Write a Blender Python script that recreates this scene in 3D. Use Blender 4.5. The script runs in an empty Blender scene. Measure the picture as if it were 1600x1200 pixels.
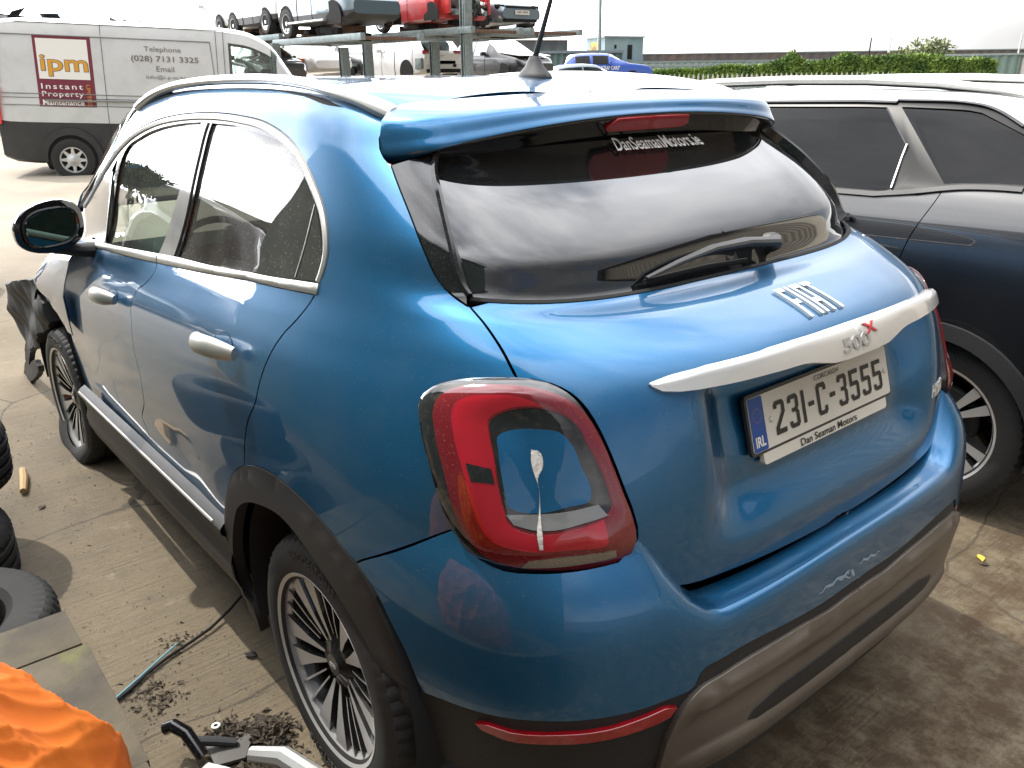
import bpy, bmesh, math, random
import numpy as np
from math import radians, sin, cos, pi
from mathutils import Vector, Matrix, Euler
from mathutils.geometry import delaunay_2d_cdt
random.seed(7); RNG=np.random.default_rng(7)
SC=bpy.context.scene
COL=SC.collection
# ------------------------------------------------------------ camera, world, sun, exposure
def cam_setup():
    cd=bpy.data.cameras.new('camera');co=bpy.data.objects.new('camera',cd);COL.objects.link(co)
    yaw,pit,rol=-0.6824060,0.3566320,0.0114829
    f=Vector((cos(pit)*cos(yaw),cos(pit)*sin(yaw),-sin(pit)));r=Vector((sin(yaw),-cos(yaw),0));d=f.cross(r)
    r2=cos(rol)*r+sin(rol)*d;d2=-sin(rol)*r+cos(rol)*d
    M=Matrix((r2,-d2,-f)).transposed().to_4x4();M.translation=Vector((-1.55275,1.54857,1.66179))
    co.matrix_world=M
    cd.sensor_fit='HORIZONTAL';cd.sensor_width=36;cd.lens=36*1303.084/1600
    cd.clip_start=.05;cd.clip_end=3000
    SC.camera=co
cam_setup()
SUN_EL=radians(56);SUN_AZ=radians(13.0)      # azimuth measured from +x towards +y
w=bpy.data.worlds.new('World');SC.world=w;w.use_nodes=True
nt=w.node_tree;nt.nodes.clear()
def wn(t,**k):
    n=nt.nodes.new(t)
    for a,b in k.items(): setattr(n,a,b)
    return n
out=wn('ShaderNodeOutputWorld');bg=wn('ShaderNodeBackground');sky=wn('ShaderNodeTexSky')
sky.sky_type='NISHITA';sky.sun_disc=False;sky.sun_elevation=SUN_EL;sky.sun_rotation=pi/2-SUN_AZ
sky.air_density=1.2;sky.dust_density=3.0;sky.ozone_density=1.0
tc=wn('ShaderNodeTexCoord');mp=wn('ShaderNodeMapping');mp.inputs['Scale'].default_value=(1.0,1.0,1.5)
nz=wn('ShaderNodeTexNoise');nz.inputs['Scale'].default_value=1.6;nz.inputs['Detail'].default_value=6;nz.inputs['Roughness'].default_value=.45
nz.inputs['Distortion'].default_value=.3
rp=wn('ShaderNodeValToRGB');rp.color_ramp.elements[0].position=.30;rp.color_ramp.elements[0].color=(0,0,0,1);rp.color_ramp.elements[1].position=.50;rp.color_ramp.elements[1].color=(1,1,1,1)
nz2=wn('ShaderNodeTexNoise');nz2.inputs['Scale'].default_value=3.4;nz2.inputs['Detail'].default_value=4
cr=wn('ShaderNodeValToRGB');cr.color_ramp.elements[0].position=.32;cr.color_ramp.elements[0].color=(3.4,3.5,3.75,1);cr.color_ramp.elements[1].position=.68;cr.color_ramp.elements[1].color=(5.4,5.4,5.5,1)
# brighter cloud towards the sun
dv=wn('ShaderNodeVectorMath',operation='DOT_PRODUCT');dv.inputs[1].default_value=(cos(SUN_EL)*cos(SUN_AZ),cos(SUN_EL)*sin(SUN_AZ),sin(SUN_EL))
mr=wn('ShaderNodeMapRange');mr.interpolation_type='SMOOTHERSTEP';mr.inputs['From Min'].default_value=-.05;mr.inputs['From Max'].default_value=.92;mr.inputs['To Min'].default_value=.50;mr.inputs['To Max'].default_value=5.8
mulc=wn('ShaderNodeMix',data_type='RGBA',blend_type='MULTIPLY');mulc.inputs[0].default_value=1
mx=wn('ShaderNodeMix',data_type='RGBA')
L=nt.links.new
L(tc.outputs['Generated'],mp.inputs['Vector']);L(mp.outputs[0],nz.inputs['Vector']);L(mp.outputs[0],nz2.inputs['Vector'])
L(nz.outputs['Fac'],rp.inputs[0]);L(nz2.outputs['Fac'],cr.inputs[0])
L(tc.outputs['Generated'],dv.inputs[0]);L(dv.outputs['Value'],mr.inputs['Value'])
L(cr.outputs[0],mulc.inputs[6]);L(mr.outputs[0],mulc.inputs[7])
sx=wn('ShaderNodeSeparateXYZ');L(tc.outputs['Generated'],sx.inputs[0])
hz=wn('ShaderNodeMapRange');hz.interpolation_type='SMOOTHSTEP';hz.inputs['From Min'].default_value=0;hz.inputs['From Max'].default_value=.42;hz.inputs['To Min'].default_value=2.6;hz.inputs['To Max'].default_value=1;L(sx.outputs[2],hz.inputs['Value'])
mulh=wn('ShaderNodeMix',data_type='RGBA',blend_type='MULTIPLY');mulh.inputs[0].default_value=1
L(rp.outputs[0],mx.inputs[0]);L(sky.outputs[0],mx.inputs[6]);L(mulc.outputs[2],mulh.inputs[6]);L(hz.outputs[0],mulh.inputs[7]);L(mulh.outputs[2],mx.inputs[7])
L(mx.outputs[2],bg.inputs[0]);bg.inputs[1].default_value=.13;L(bg.outputs[0],out.inputs[0])
sd=bpy.data.lights.new('sun','SUN');sd.energy=3.4;sd.angle=radians(.6);sd.color=(1,.95,.86)
so=bpy.data.objects.new('sun',sd);COL.objects.link(so)
sv=Vector((cos(SUN_EL)*cos(SUN_AZ),cos(SUN_EL)*sin(SUN_AZ),sin(SUN_EL)))
so.rotation_euler=sv.to_track_quat('Z','Y').to_euler();so.location=(0,0,30)
SC.view_settings.view_transform='Standard';SC.view_settings.look='None';SC.view_settings.gamma=1;SC.view_settings.use_curve_mapping=False
SC.view_settings.exposure=.42
SC.render.engine='CYCLES'
try:
    SC.cycles.max_bounces=10;SC.cycles.transparent_max_bounces=24;SC.cycles.glossy_bounces=6;SC.cycles.caustics_reflective=False;SC.cycles.caustics_refractive=False
except Exception: pass
# ------------------------------------------------------------ materials
def mat(name,col=(.5,.5,.5),rough=.5,metal=0,coat=0,coat_r=.03,spec=None,bump=None,noise=None,noise2=None,alpha=None,emit=None,ior=None):
    """bump=(scale,strength,dist); noise=(scale,other colour,lo,hi) blotches; noise2 the same on top"""
    m=bpy.data.materials.new(name);m.use_nodes=True;n=m.node_tree;b=n.nodes['Principled BSDF']
    b.inputs['Base Color'].default_value=(*col,1);b.inputs['Roughness'].default_value=rough;b.inputs['Metallic'].default_value=metal
    b.inputs['Coat Weight'].default_value=coat;b.inputs['Coat Roughness'].default_value=coat_r
    if spec is not None: b.inputs['Specular IOR Level'].default_value=spec
    if ior: b.inputs['IOR'].default_value=ior
    co=n.nodes.new('ShaderNodeTexCoord')
    src=None
    for q in (noise,noise2):
        if not q: continue
        t=n.nodes.new('ShaderNodeTexNoise');t.inputs['Scale'].default_value=q[0];t.inputs['Detail'].default_value=8;t.inputs['Roughness'].default_value=.6
        n.links.new(co.outputs['Object'],t.inputs['Vector'])
        r=n.nodes.new('ShaderNodeMapRange');r.inputs['From Min'].default_value=q[2];r.inputs['From Max'].default_value=q[3]
        n.links.new(t.outputs['Fac'],r.inputs['Value'])
        x=n.nodes.new('ShaderNodeMix');x.data_type='RGBA';n.links.new(r.outputs[0],x.inputs[0])
        if src: n.links.new(src,x.inputs[6])
        else: x.inputs[6].default_value=(*col,1)
        x.inputs[7].default_value=(*q[1],1);src=x.outputs[2]
    if src: n.links.new(src,b.inputs['Base Color'])
    if bump:
        t=n.nodes.new('ShaderNodeTexNoise');t.inputs['Scale'].default_value=bump[0];t.inputs['Detail'].default_value=5
        n.links.new(co.outputs['Object'],t.inputs['Vector'])
        k=n.nodes.new('ShaderNodeBump');k.inputs['Strength'].default_value=bump[1];k.inputs['Distance'].default_value=bump[2]
        n.links.new(t.outputs['Fac'],k.inputs['Height']);n.links.new(k.outputs[0],b.inputs['Normal'])
    if emit: b.inputs['Emission Color'].default_value=(*emit[0],1);b.inputs['Emission Strength'].default_value=emit[1]
    return m
def dusty(m,dust=(.42,.38,.32),scale=260,lo=.60,hi=.78,amt=.5,streak=None,rough=.8):
    """fine dust specks and films over an existing principled material"""
    n=m.node_tree;b=n.nodes['Principled BSDF'];o=n.nodes['Material Output']
    co=n.nodes.new('ShaderNodeTexCoord')
    t=n.nodes.new('ShaderNodeTexNoise');t.inputs['Scale'].default_value=scale;t.inputs['Detail'].default_value=3
    t2=n.nodes.new('ShaderNodeTexNoise');t2.inputs['Scale'].default_value=3.2;t2.inputs['Detail'].default_value=6;t2.inputs['Roughness'].default_value=.65
    n.links.new(co.outputs['Object'],t.inputs['Vector']);n.links.new(co.outputs['Object'],t2.inputs['Vector'])
    r=n.nodes.new('ShaderNodeMapRange');r.inputs['From Min'].default_value=lo;r.inputs['From Max'].default_value=hi;r.inputs['To Max'].default_value=amt
    r2=n.nodes.new('ShaderNodeMapRange');r2.inputs['From Min'].default_value=.42;r2.inputs['From Max'].default_value=.72;r2.inputs['To Max'].default_value=(streak or .12)
    n.links.new(t.outputs['Fac'],r.inputs['Value']);n.links.new(t2.outputs['Fac'],r2.inputs['Value'])
    a=n.nodes.new('ShaderNodeMath');a.operation='MAXIMUM';n.links.new(r.outputs[0],a.inputs[0]);n.links.new(r2.outputs[0],a.inputs[1])
    d=n.nodes.new('ShaderNodeBsdfDiffuse');d.inputs['Color'].default_value=(*dust,1)
    x=n.nodes.new('ShaderNodeMixShader');n.links.new(a.outputs[0],x.inputs[0])
    src=[l.from_socket for l in n.links if l.to_node==o and l.to_socket.name=='Surface'][0]
    n.links.new(src,x.inputs[1]);n.links.new(d.outputs[0],x.inputs[2]);n.links.new(x.outputs[0],o.inputs['Surface'])
    return m
def glass(name,tint=(.02,.03,.03),rough=.0,refl=1.0,ior=1.5,dust=None):
    m=bpy.data.materials.new(name);m.use_nodes=True;n=m.node_tree
    for q in list(n.nodes):
        if q.type!='OUTPUT_MATERIAL': n.nodes.remove(q)
    o=[q for q in n.nodes if q.type=='OUTPUT_MATERIAL'][0]
    tr=n.nodes.new('ShaderNodeBsdfTransparent');tr.inputs[0].default_value=(*tint,1)
    gl=n.nodes.new('ShaderNodeBsdfGlossy');gl.inputs['Roughness'].default_value=rough;gl.inputs['Color'].default_value=(refl,refl,refl,1)
    fr=n.nodes.new('ShaderNodeFresnel');fr.inputs['IOR'].default_value=ior
    mxs=n.nodes.new('ShaderNodeMixShader');n.links.new(fr.outputs[0],mxs.inputs[0]);n.links.new(tr.outputs[0],mxs.inputs[1]);n.links.new(gl.outputs[0],mxs.inputs[2])
    last=mxs.outputs[0]
    if dust:
        co=n.nodes.new('ShaderNodeTexCoord');t=n.nodes.new('ShaderNodeTexNoise');t.inputs['Scale'].default_value=dust[0];t.inputs['Detail'].default_value=4
        t2=n.nodes.new('ShaderNodeTexNoise');t2.inputs['Scale'].default_value=5;t2.inputs['Detail'].default_value=5
        n.links.new(co.outputs['Object'],t.inputs['Vector']);n.links.new(co.outputs['Object'],t2.inputs['Vector'])
        r=n.nodes.new('ShaderNodeMapRange');r.inputs['From Min'].default_value=.55;r.inputs['From Max'].default_value=.75;r.inputs['To Min'].default_value=dust[1];r.inputs['To Max'].default_value=dust[2]
        n.links.new(t.outputs['Fac'],r.inputs['Value'])
        mu=n.nodes.new('ShaderNodeMath');mu.operation='MULTIPLY';r2=n.nodes.new('ShaderNodeMapRange');r2.inputs['From Min'].default_value=.3;r2.inputs['From Max'].default_value=.7;r2.inputs['To Min'].default_value=.5;r2.inputs['To Max'].default_value=1.3
        n.links.new(t2.outputs['Fac'],r2.inputs['Value']);n.links.new(r.outputs[0],mu.inputs[0]);n.links.new(r2.outputs[0],mu.inputs[1])
        d=n.nodes.new('ShaderNodeBsdfDiffuse');d.inputs['Color'].default_value=(.40,.37,.32,1)
        x=n.nodes.new('ShaderNodeMixShader');n.links.new(mu.outputs[0],x.inputs[0]);n.links.new(last,x.inputs[1]);n.links.new(d.outputs[0],x.inputs[2]);last=x.outputs[0]
    n.links.new(last,o.inputs['Surface'])
    return m
M={}
def car_paint(name,col,dust=.45,flake=True,metal=.70,streak=.035):
    m=mat(name,col,rough=.35,metal=metal,coat=1,coat_r=.015)
    n=m.node_tree;b=n.nodes['Principled BSDF']
    if flake:
        co=n.nodes.new('ShaderNodeTexCoord');v=n.nodes.new('ShaderNodeTexVoronoi');v.inputs['Scale'].default_value=900
        n.links.new(co.outputs['Object'],v.inputs['Vector'])
        k=n.nodes.new('ShaderNodeBump');k.inputs['Strength'].default_value=.12;k.inputs['Distance'].default_value=.001
        n.links.new(v.outputs['Color'],k.inputs['Height']);n.links.new(k.outputs[0],b.inputs['Normal'])
    if dust: dusty(m,scale=330,lo=.66,hi=.80,amt=dust,streak=streak)
    return m
M['blue']=car_paint('metallic_blue_paint',(.006,.118,.27))
M['black_plastic']=dusty(mat('black_textured_plastic',(.014,.014,.015),.6,bump=(420,.25,.002)),streak=.03,amt=.12)
M['trim']=dusty(mat('dusty_charcoal_plastic',(.026,.026,.027),.5,bump=(500,.2,.002)),dust=(.25,.235,.21),streak=.07,amt=.2)
M['gloss_black']=dusty(mat('gloss_black',(.005,.005,.006),.09,coat=.5),streak=.015,amt=.2)
M['dull_black']=mat('dull_black',(.008,.008,.008),.9)
M['chrome']=dusty(mat('satin_chrome',(.60,.585,.55),.42,metal=.85,bump=(90,.03,.002)),dust=(.40,.37,.33),streak=.30,amt=.4)
M['silver']=mat('pearl_silver_paint',(.64,.63,.60),.30,metal=.45,coat=1,coat_r=.04,noise=(14,(.60,.58,.54),.5,.9))
M['taupe']=dusty(mat('satin_grey_paint',(.145,.125,.105),.40,metal=.5),dust=(.30,.27,.22),streak=.25)
M['dark_grey']=mat('dark_grey_paint',(.085,.08,.075),.5,metal=.3)
M['rubber']=dusty(mat('tyre_rubber',(.018,.018,.018),.72,bump=(150,.2,.002)),dust=(.20,.18,.15),scale=120,lo=.62,hi=.8,amt=.15,streak=.03)
M['alloy']=dusty(mat('machined_alloy',(.66,.66,.66),.34,metal=.55),dust=(.33,.31,.28),amt=.3,streak=.10)
M['alloy_black']=dusty(mat('gloss_black_alloy',(.012,.012,.013),.22,coat=.6),dust=(.25,.23,.2),amt=.3,streak=.10)
M['glass_side']=glass('dusty_tinted_side_glass',(.16,.19,.18),ior=1.75,dust=(170,.10,.36))
M['glass_front']=glass('side_glass',(.50,.62,.57),ior=1.75,dust=(140,.04,.2))
M['glass_rear']=glass('dark_rear_glass',(.03,.035,.037),dust=(300,.0,.10),ior=1.75)
M['frit']=dusty(mat('black_rear_glass',(.006,.007,.008),.015,coat=1,ior=1.6),scale=420,amt=.12,streak=.012)
M['red']=mat('red_lens',(.28,.003,.008),.10,coat=1,coat_r=.01,noise=(30,(.36,.004,.012),.45,.7))
M['red_deep']=mat('deep_red_lens',(.16,.003,.006),.10,coat=1,coat_r=.01)
M['red_bright']=mat('bright_red_lens',(.78,.015,.03),.15,coat=1,coat_r=.01)
M['lens_dark']=mat('smoked_lens',(.010,.009,.009),.06,coat=1,noise=(60,(.05,.04,.035),.5,.8))
M['lens_clear']=mat('clear_lens',(.30,.26,.20),.08,coat=1,metal=.4,bump=(260,.5,.004))
M['lens_grey']=mat('grey_lens',(.22,.22,.215),.08,coat=1,metal=.2)
M['amber']=mat('amber_lens',(.42,.20,.01),.1,coat=1)
M['white']=mat('white_marking',(.78,.77,.73),.5)
M['bird']=mat('dried_bird_dropping',(.62,.60,.55),.9,bump=(200,.6,.003),noise=(90,(.40,.36,.30),.5,.7))
M['seat']=mat('dark_seat_fabric',(.022,.022,.024),.9)
M['interior']=mat('dark_interior_trim',(.015,.015,.016),.8)
M['mirror']=mat('mirror_glass',(.13,.20,.18),.02,metal=1)
# ------------------------------------------------------------ object helpers
def link(o,parent=None):
    COL.objects.link(o)
    if parent is not None: o.parent=parent
    return o
def thing(name,label,cat,loc=(0,0,0),rz=0,group=None):
    o=bpy.data.objects.new(name,None);COL.objects.link(o);o.location=loc;o.rotation_euler=(0,0,rz);o.empty_display_size=.2
    o['label']=label;o['category']=cat
    if group:o['group']=group
    return o
def tag(o,label=None,cat=None,group=None,kind=None):
    if label:o['label']=label
    if cat:o['category']=cat
    if group:o['group']=group
    if kind:o['kind']=kind
    return o
def meshobj(name,V,F,m,parent=None,smooth=False,mats=None,mi=None,normals=None,xf=None):
    V=[tuple(v) for v in (V if xf is None else xf(np.asarray(V,float)))]
    me=bpy.data.meshes.new(name);me.from_pydata(V,[],[tuple(int(i) for i in f) for f in F]);me.update()
    for q in (mats or [m]): me.materials.append(q)
    if mi is not None: me.polygons.foreach_set('material_index',list(mi))
    if smooth is True or normals is not None: me.polygons.foreach_set('use_smooth',[True]*len(me.polygons))
    if normals is not None:
        me.normals_split_custom_set_from_vertices([tuple(n) for n in normals])
    elif smooth=='auto':
        me.polygons.foreach_set('use_smooth',[True]*len(me.polygons))
        try: me.set_sharp_from_angle(angle=radians(35))
        except Exception: pass
    o=bpy.data.objects.new(name,me);link(o,parent);return o
def bm_obj(name,bm,m,parent=None,smooth='auto',mats=None,loc=None,rot=None):
    bmesh.ops.recalc_face_normals(bm,faces=bm.faces)
    me=bpy.data.meshes.new(name);bm.to_mesh(me);bm.free()
    for q in (mats or [m]): me.materials.append(q)
    if smooth:
        me.polygons.foreach_set('use_smooth',[True]*len(me.polygons))
        if smooth=='auto':
            try: me.set_sharp_from_angle(angle=radians(35))
            except Exception: pass
    o=bpy.data.objects.new(name,me);link(o,parent)
    if loc: o.location=loc
    if rot: o.rotation_euler=rot
    return o
def add_box(bm,c,s,rot=None,bev=0,mi=0,taper=None):
    r=bmesh.ops.create_cube(bm,size=1);vs=r['verts']
    for v in vs:
        v.co=Vector((v.co.x*s[0],v.co.y*s[1],v.co.z*s[2]))
        if taper and v.co.z>0: v.co.x*=taper[0];v.co.y*=taper[1]
    if bev:
        es=list({e for v in vs for e in v.link_edges})
        rr=bmesh.ops.bevel(bm,geom=es,offset=bev,segments=2,affect='EDGES',profile=.6);vs=list({v for f in rr['faces'] for v in f.verts}|{v for v in vs if v.is_valid})
    Mx=(Euler(rot).to_matrix().to_4x4() if rot else Matrix.Identity(4));Mx.translation=Vector(c)
    for v in vs: v.co=Mx@v.co
    if mi:
        for f in {f for v in vs for f in v.link_faces}: f.material_index=mi
    return vs
def box(name,c,s,m,parent=None,rot=None,bev=0,taper=None):
    bm=bmesh.new();add_box(bm,c,s,rot,bev,taper=taper);return bm_obj(name,bm,m,parent)
def tube_mesh(path,rad,n=8,caps=True,flat=1.0):
    path=[Vector(p) for p in path];V=[];F=[];k=len(path)
    rad=rad if hasattr(rad,'__len__') else [rad]*k
    up=Vector((0,0,1))
    prev=None
    for i,p in enumerate(path):
        t=(path[min(i+1,k-1)]-path[max(i-1,0)]).normalized()
        if prev is None: a=t.cross(up if abs(t.z)<.95 else Vector((1,0,0))).normalized()
        else: a=(prev-t*prev.dot(t)).normalized()
        prev=a;b=t.cross(a)
        for j in range(n):
            an=2*pi*j/n;V.append(p+(a*cos(an)+b*sin(an)*flat)*rad[i])
    for i in range(k-1):
        for j in range(n): F.append((i*n+j,i*n+(j+1)%n,(i+1)*n+(j+1)%n,(i+1)*n+j))
    if caps: F.append(tuple(range(n))[::-1]);F.append(tuple(range((k-1)*n,k*n)))
    return V,F
def tube(name,path,rad,m,parent=None,n=8,flat=1.0,xf=None):
    V,F=tube_mesh(path,rad,n,flat=flat);return meshobj(name,V,F,m,parent,smooth='auto',xf=xf)
def lathe_mesh(prof,n=48,axis='y',a0=0,a1=2*pi):
    """prof: (r, h) pairs; axis of turning y; returns verts, faces"""
    V=[];F=[];full=abs(a1-a0-2*pi)<1e-6;m_=n if full else n+1
    for i in range(m_):
        a=a0+(a1-a0)*i/n
        for r,h in prof: V.append((r*cos(a),h,r*sin(a)))
    k=len(prof)
    for i in range(n):
        j=(i+1)%m_
        for q in range(k-1): F.append((i*k+q,i*k+q+1,j*k+q+1,j*k+q))
    return V,F
# ------------------------------------------------------------ body surfaces (metres, body frame)
# ---- car body surface: P(u,v). u>=XC: x along the side; u<XC: arc round the rear corner to the rear centre (u=XC-1)
XC=0.35
VS=0.09
S_Y=[.850,.875,.888,.893,.890,.880,.860,.825,.790,.764,.737,.702,.668,.628,.565,.40,.190,0.0]
S_Z=[.300,.450,.600,.750,.900,1.00,1.08,1.155,1.225,1.30,1.38,1.465,1.538,1.597,1.640,1.658,1.664,1.666]
R_X=[-.720,-.745,-.765,-.776,-.780,-.777,-.762,-.712,-.600,-.483,-.440,-.335,-.205,-.125,-.02,.12,.25,.35]
R_Z=[.300,.450,.600,.750,.900,1.02,1.115,1.172,1.216,1.240,1.318,1.405,1.487,1.565,1.614,1.645,1.660,1.666]
N_V=[3.8,3.8,3.8,3.7,3.5,3.2,3.0,3.1,3.5,4.0,4.2,4.4,4.6,4.6,4.0,3.2,2.6,2.2]
def spl(ys):
    # natural-ish cubic (Catmull-Rom) over integer knots
    ys=np.array(ys,float);n=len(ys)
    m=np.gradient(ys)
    def f(t):
        t0=np.asarray(t,float);t=np.clip(t0,0,n-1-1e-9);i=t.astype(int);s=t-i
        ext=np.minimum(t0,0)*m[0]
        h00=2*s**3-3*s**2+1;h10=s**3-2*s**2+s;h01=-2*s**3+3*s**2;h11=s**3-s**2
        return h00*ys[i]+h10*m[i]+h01*ys[i+1]+h11*m[i+1]+ext
    return f
fSY,fSZ,fRX,fRZ,fN=map(spl,(S_Y,S_Z,R_X,R_Z,N_V))
def sst(a,b,x):
    t=np.clip((np.asarray(x,float)-a)/(b-a),0,1);return t*t*(3-2*t)
def sst5(a,b,x):
    t=np.clip((np.asarray(x,float)-a)/(b-a),0,1);return t*t*t*(t*(6*t-15)+10)
# roof height drop in front, and side taper
KX=np.array([.35,.9,1.3,1.5,1.7,1.95,2.3,2.7,3.1]);KZ=np.array([1.666,1.682,1.692,1.69,1.675,1.60,1.42,1.22,1.10])
TX=np.array([.35,1.2,1.8,2.4,2.8,3.2]);TW=np.array([0,.0,-.01,-.03,-.07,-.2])
def smi(x,X,Y):
    x=np.asarray(x,float)
    return (np.interp(x-.08,X,Y)+np.interp(x-.04,X,Y)+np.interp(x,X,Y)+np.interp(x+.04,X,Y)+np.interp(x+.08,X,Y))/5
def P(u,v,rd=.064):
    u=np.asarray(u,float);v=np.asarray(v,float)
    sgn=np.where(u<XC-1,-1.,1.)
    u=np.where(u<XC-1,2*(XC-1)-u,u)
    t=v/VS
    w=fSY(t);zs=fSZ(t);xr=fRX(t);zr=fRZ(t);n=fN(t)
    side=u>=XC
    phi=np.clip(XC-u,0,1)*np.pi/2
    a=XC-xr
    s,c=np.sin(phi),np.cos(phi)
    a=np.maximum(a,1e-4);w_=np.maximum(w,1e-4)
    r=((s/a)**n+(c/w_)**n)**(-1/n)
    x=XC-r*s;y=r*c
    wt=(r*s/a)**2.2
    z=zs*(1-wt)+zr*wt
    # plate recess in the tailgate
    rec=sst5(.46,.29,np.abs(y))*sst5(.79,.905,z)*sst5(1.14,1.09,z)
    x=x+rec*rd*(1+.42*sst(.92,1.06,z))*np.where(side,0,1)
    # side region
    ux=np.maximum(u,XC)
    zt=smi(ux,KX,KZ)
    zb=1.10
    k=np.clip((zt-zb)/(1.666-zb),.02,2)
    drop=.045*(ux-XC)*sst(.75,1.15,zs)*(1-sst(1.25,1.45,zs))
    zz=np.where(zs>zb,zb+(zs-zb)*k,zs)-drop
    ww=w+smi(ux,TX,TW)*(w/.89)-.02*sst(1.45,2.3,ux)*sst(1.2,1.6,zs)
    # soft door sculpting: waist hollow + rocker swell
    ww=ww-.010*np.exp(-((zz-.62)/.10)**2)*sst(.55,.85,ux)*sst(2.3,1.9,ux)
    x=np.where(side,ux,x);y=np.where(side,ww,y);z=np.where(side,zz,z)
    return np.stack([x,y*sgn,z],-1)
def N(u,v,Pf=None):
    Pf=Pf or P
    e=2e-3
    du=Pf(u+e,v)-Pf(u-e,v);dv=Pf(u,v+e)-Pf(u,v-e)
    n=np.cross(dv,du);n/=np.linalg.norm(n,axis=-1,keepdims=True)+1e-12
    return n
def PB(u,v):
    # the silver bar stands off the unrecessed tailgate
    u=np.asarray(u,float);v=np.asarray(v,float);e=2e-3;f=lambda a,b:P(a,b,0.)
    n=np.cross(f(u,v+e)-f(u,v-e),f(u+e,v)-f(u-e,v));n/=np.linalg.norm(n,axis=-1,keepdims=True)+1e-12
    return f(u,v)+n*.018
# ---- bumper surface
B_Y=[.892,.8935,.895,.895,.893,.888,.878,.850]
B_ZS=[.800,.785,.755,.69,.60,.50,.40,.30]
B_X=[-.767,-.797,-.827,-.834,-.837,-.838,-.830,-.790]
B_ZR=[.724,.719,.708,.652,.570,.50,.42,.33]
gBY,gBZS,gBX,gBZR=map(spl,(B_Y,B_ZS,B_X,B_ZR))
def Q(u,v):
    u=np.asarray(u,float);v=np.asarray(v,float)
    sgn=np.where(u<XC-1,-1.,1.);u=np.where(u<XC-1,2*(XC-1)-u,u)
    t=v/VS
    w=gBY(t);zs=gBZS(t);xr=gBX(t);zr=gBZR(t)
    phi=np.clip(XC-u,0,1)*np.pi/2;a=XC-xr;n=3.45+.95*sst(.4,3,t)-.45*sst(4,6,t)
    s,c=np.sin(phi),np.cos(phi);r=((s/a)**n+(c/w)**n)**(-1/n)
    x=XC-r*s;y=r*c
    top=zs+.105*sst(.20,-.52,x)*sst(3,0,t)      # rises to the lamp
    wt=sst(.60,.44,y)
    z=top*(1-wt)+zr*wt
    return np.stack([x,y*sgn,z],-1)

# ---- spoiler surface
P_Y=[.606,.626,.640,.648,.653,.655,.643,.62]
P_ZS=[1.600,1.590,1.574,1.556,1.530,1.503,1.487,1.476]
P_X=[-.03,-.108,-.176,-.194,-.205,-.216,-.196,-.165]
P_ZR=[1.6175,1.609,1.5995,1.593,1.578,1.562,1.543,1.518]
hY,hZS,hX,hZR=map(spl,(P_Y,P_ZS,P_X,P_ZR))
def SP(u,v):
    u=np.asarray(u,float);v=np.asarray(v,float)
    sgn=np.where(u<XC-1,-1.,1.);u=np.where(u<XC-1,2*(XC-1)-u,u)
    t=v/VS;w=hY(t);zs=hZS(t);xr=hX(t);zr=hZR(t)
    phi=np.clip(XC-u,0,1)*np.pi/2;a=XC-xr;n=5.4
    s,c=np.sin(phi),np.cos(phi);r=((s/a)**n+(c/w)**n)**(-1/n)
    x=XC-r*s;y=r*c
    wt=1-(y/w)**2.2
    return np.stack([x,y*sgn,zs*(1-wt)+zr*wt],-1)
# ---- dark car beside it: left side facing +y, u = x, v = index up the side
D_Y=[-1.64,-1.61,-1.595,-1.590,-1.592,-1.61,-1.64,-1.672,-1.705,-1.745,-1.795,-1.85,-1.905,-1.99,-2.20,-2.51]
D_Z=[.24,.42,.62,.82,.98,1.09,1.165,1.215,1.26,1.325,1.415,1.50,1.552,1.582,1.598,1.603]
fDY,fDZ=spl(D_Y),spl(D_Z)
DX=np.array([-1.0,-.8,-.6,-.35,-.1,.3,1.0,1.6,2.1,2.6]);DZ=np.array([1.17,1.37,1.485,1.55,1.59,1.608,1.603,1.56,1.42,1.18])
def D(u,v):
    u=np.asarray(u,float);t=np.asarray(v,float)/VS
    y=fDY(t);z=fDZ(t);zt=smi(u,DX,DZ);zb=1.22
    k=np.clip((zt-zb)/(1.603-zb),.02,2);z=np.where(z>zb,zb+(z-zb)*k,z)
    y=y-.10*sst(-.5,-1.1,u)-.10*sst(2.0,2.9,u)
    z=z-.015*(u-.2)*sst(1.0,1.2,z)
    return np.stack([u+0*t,y,z],-1)

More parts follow.
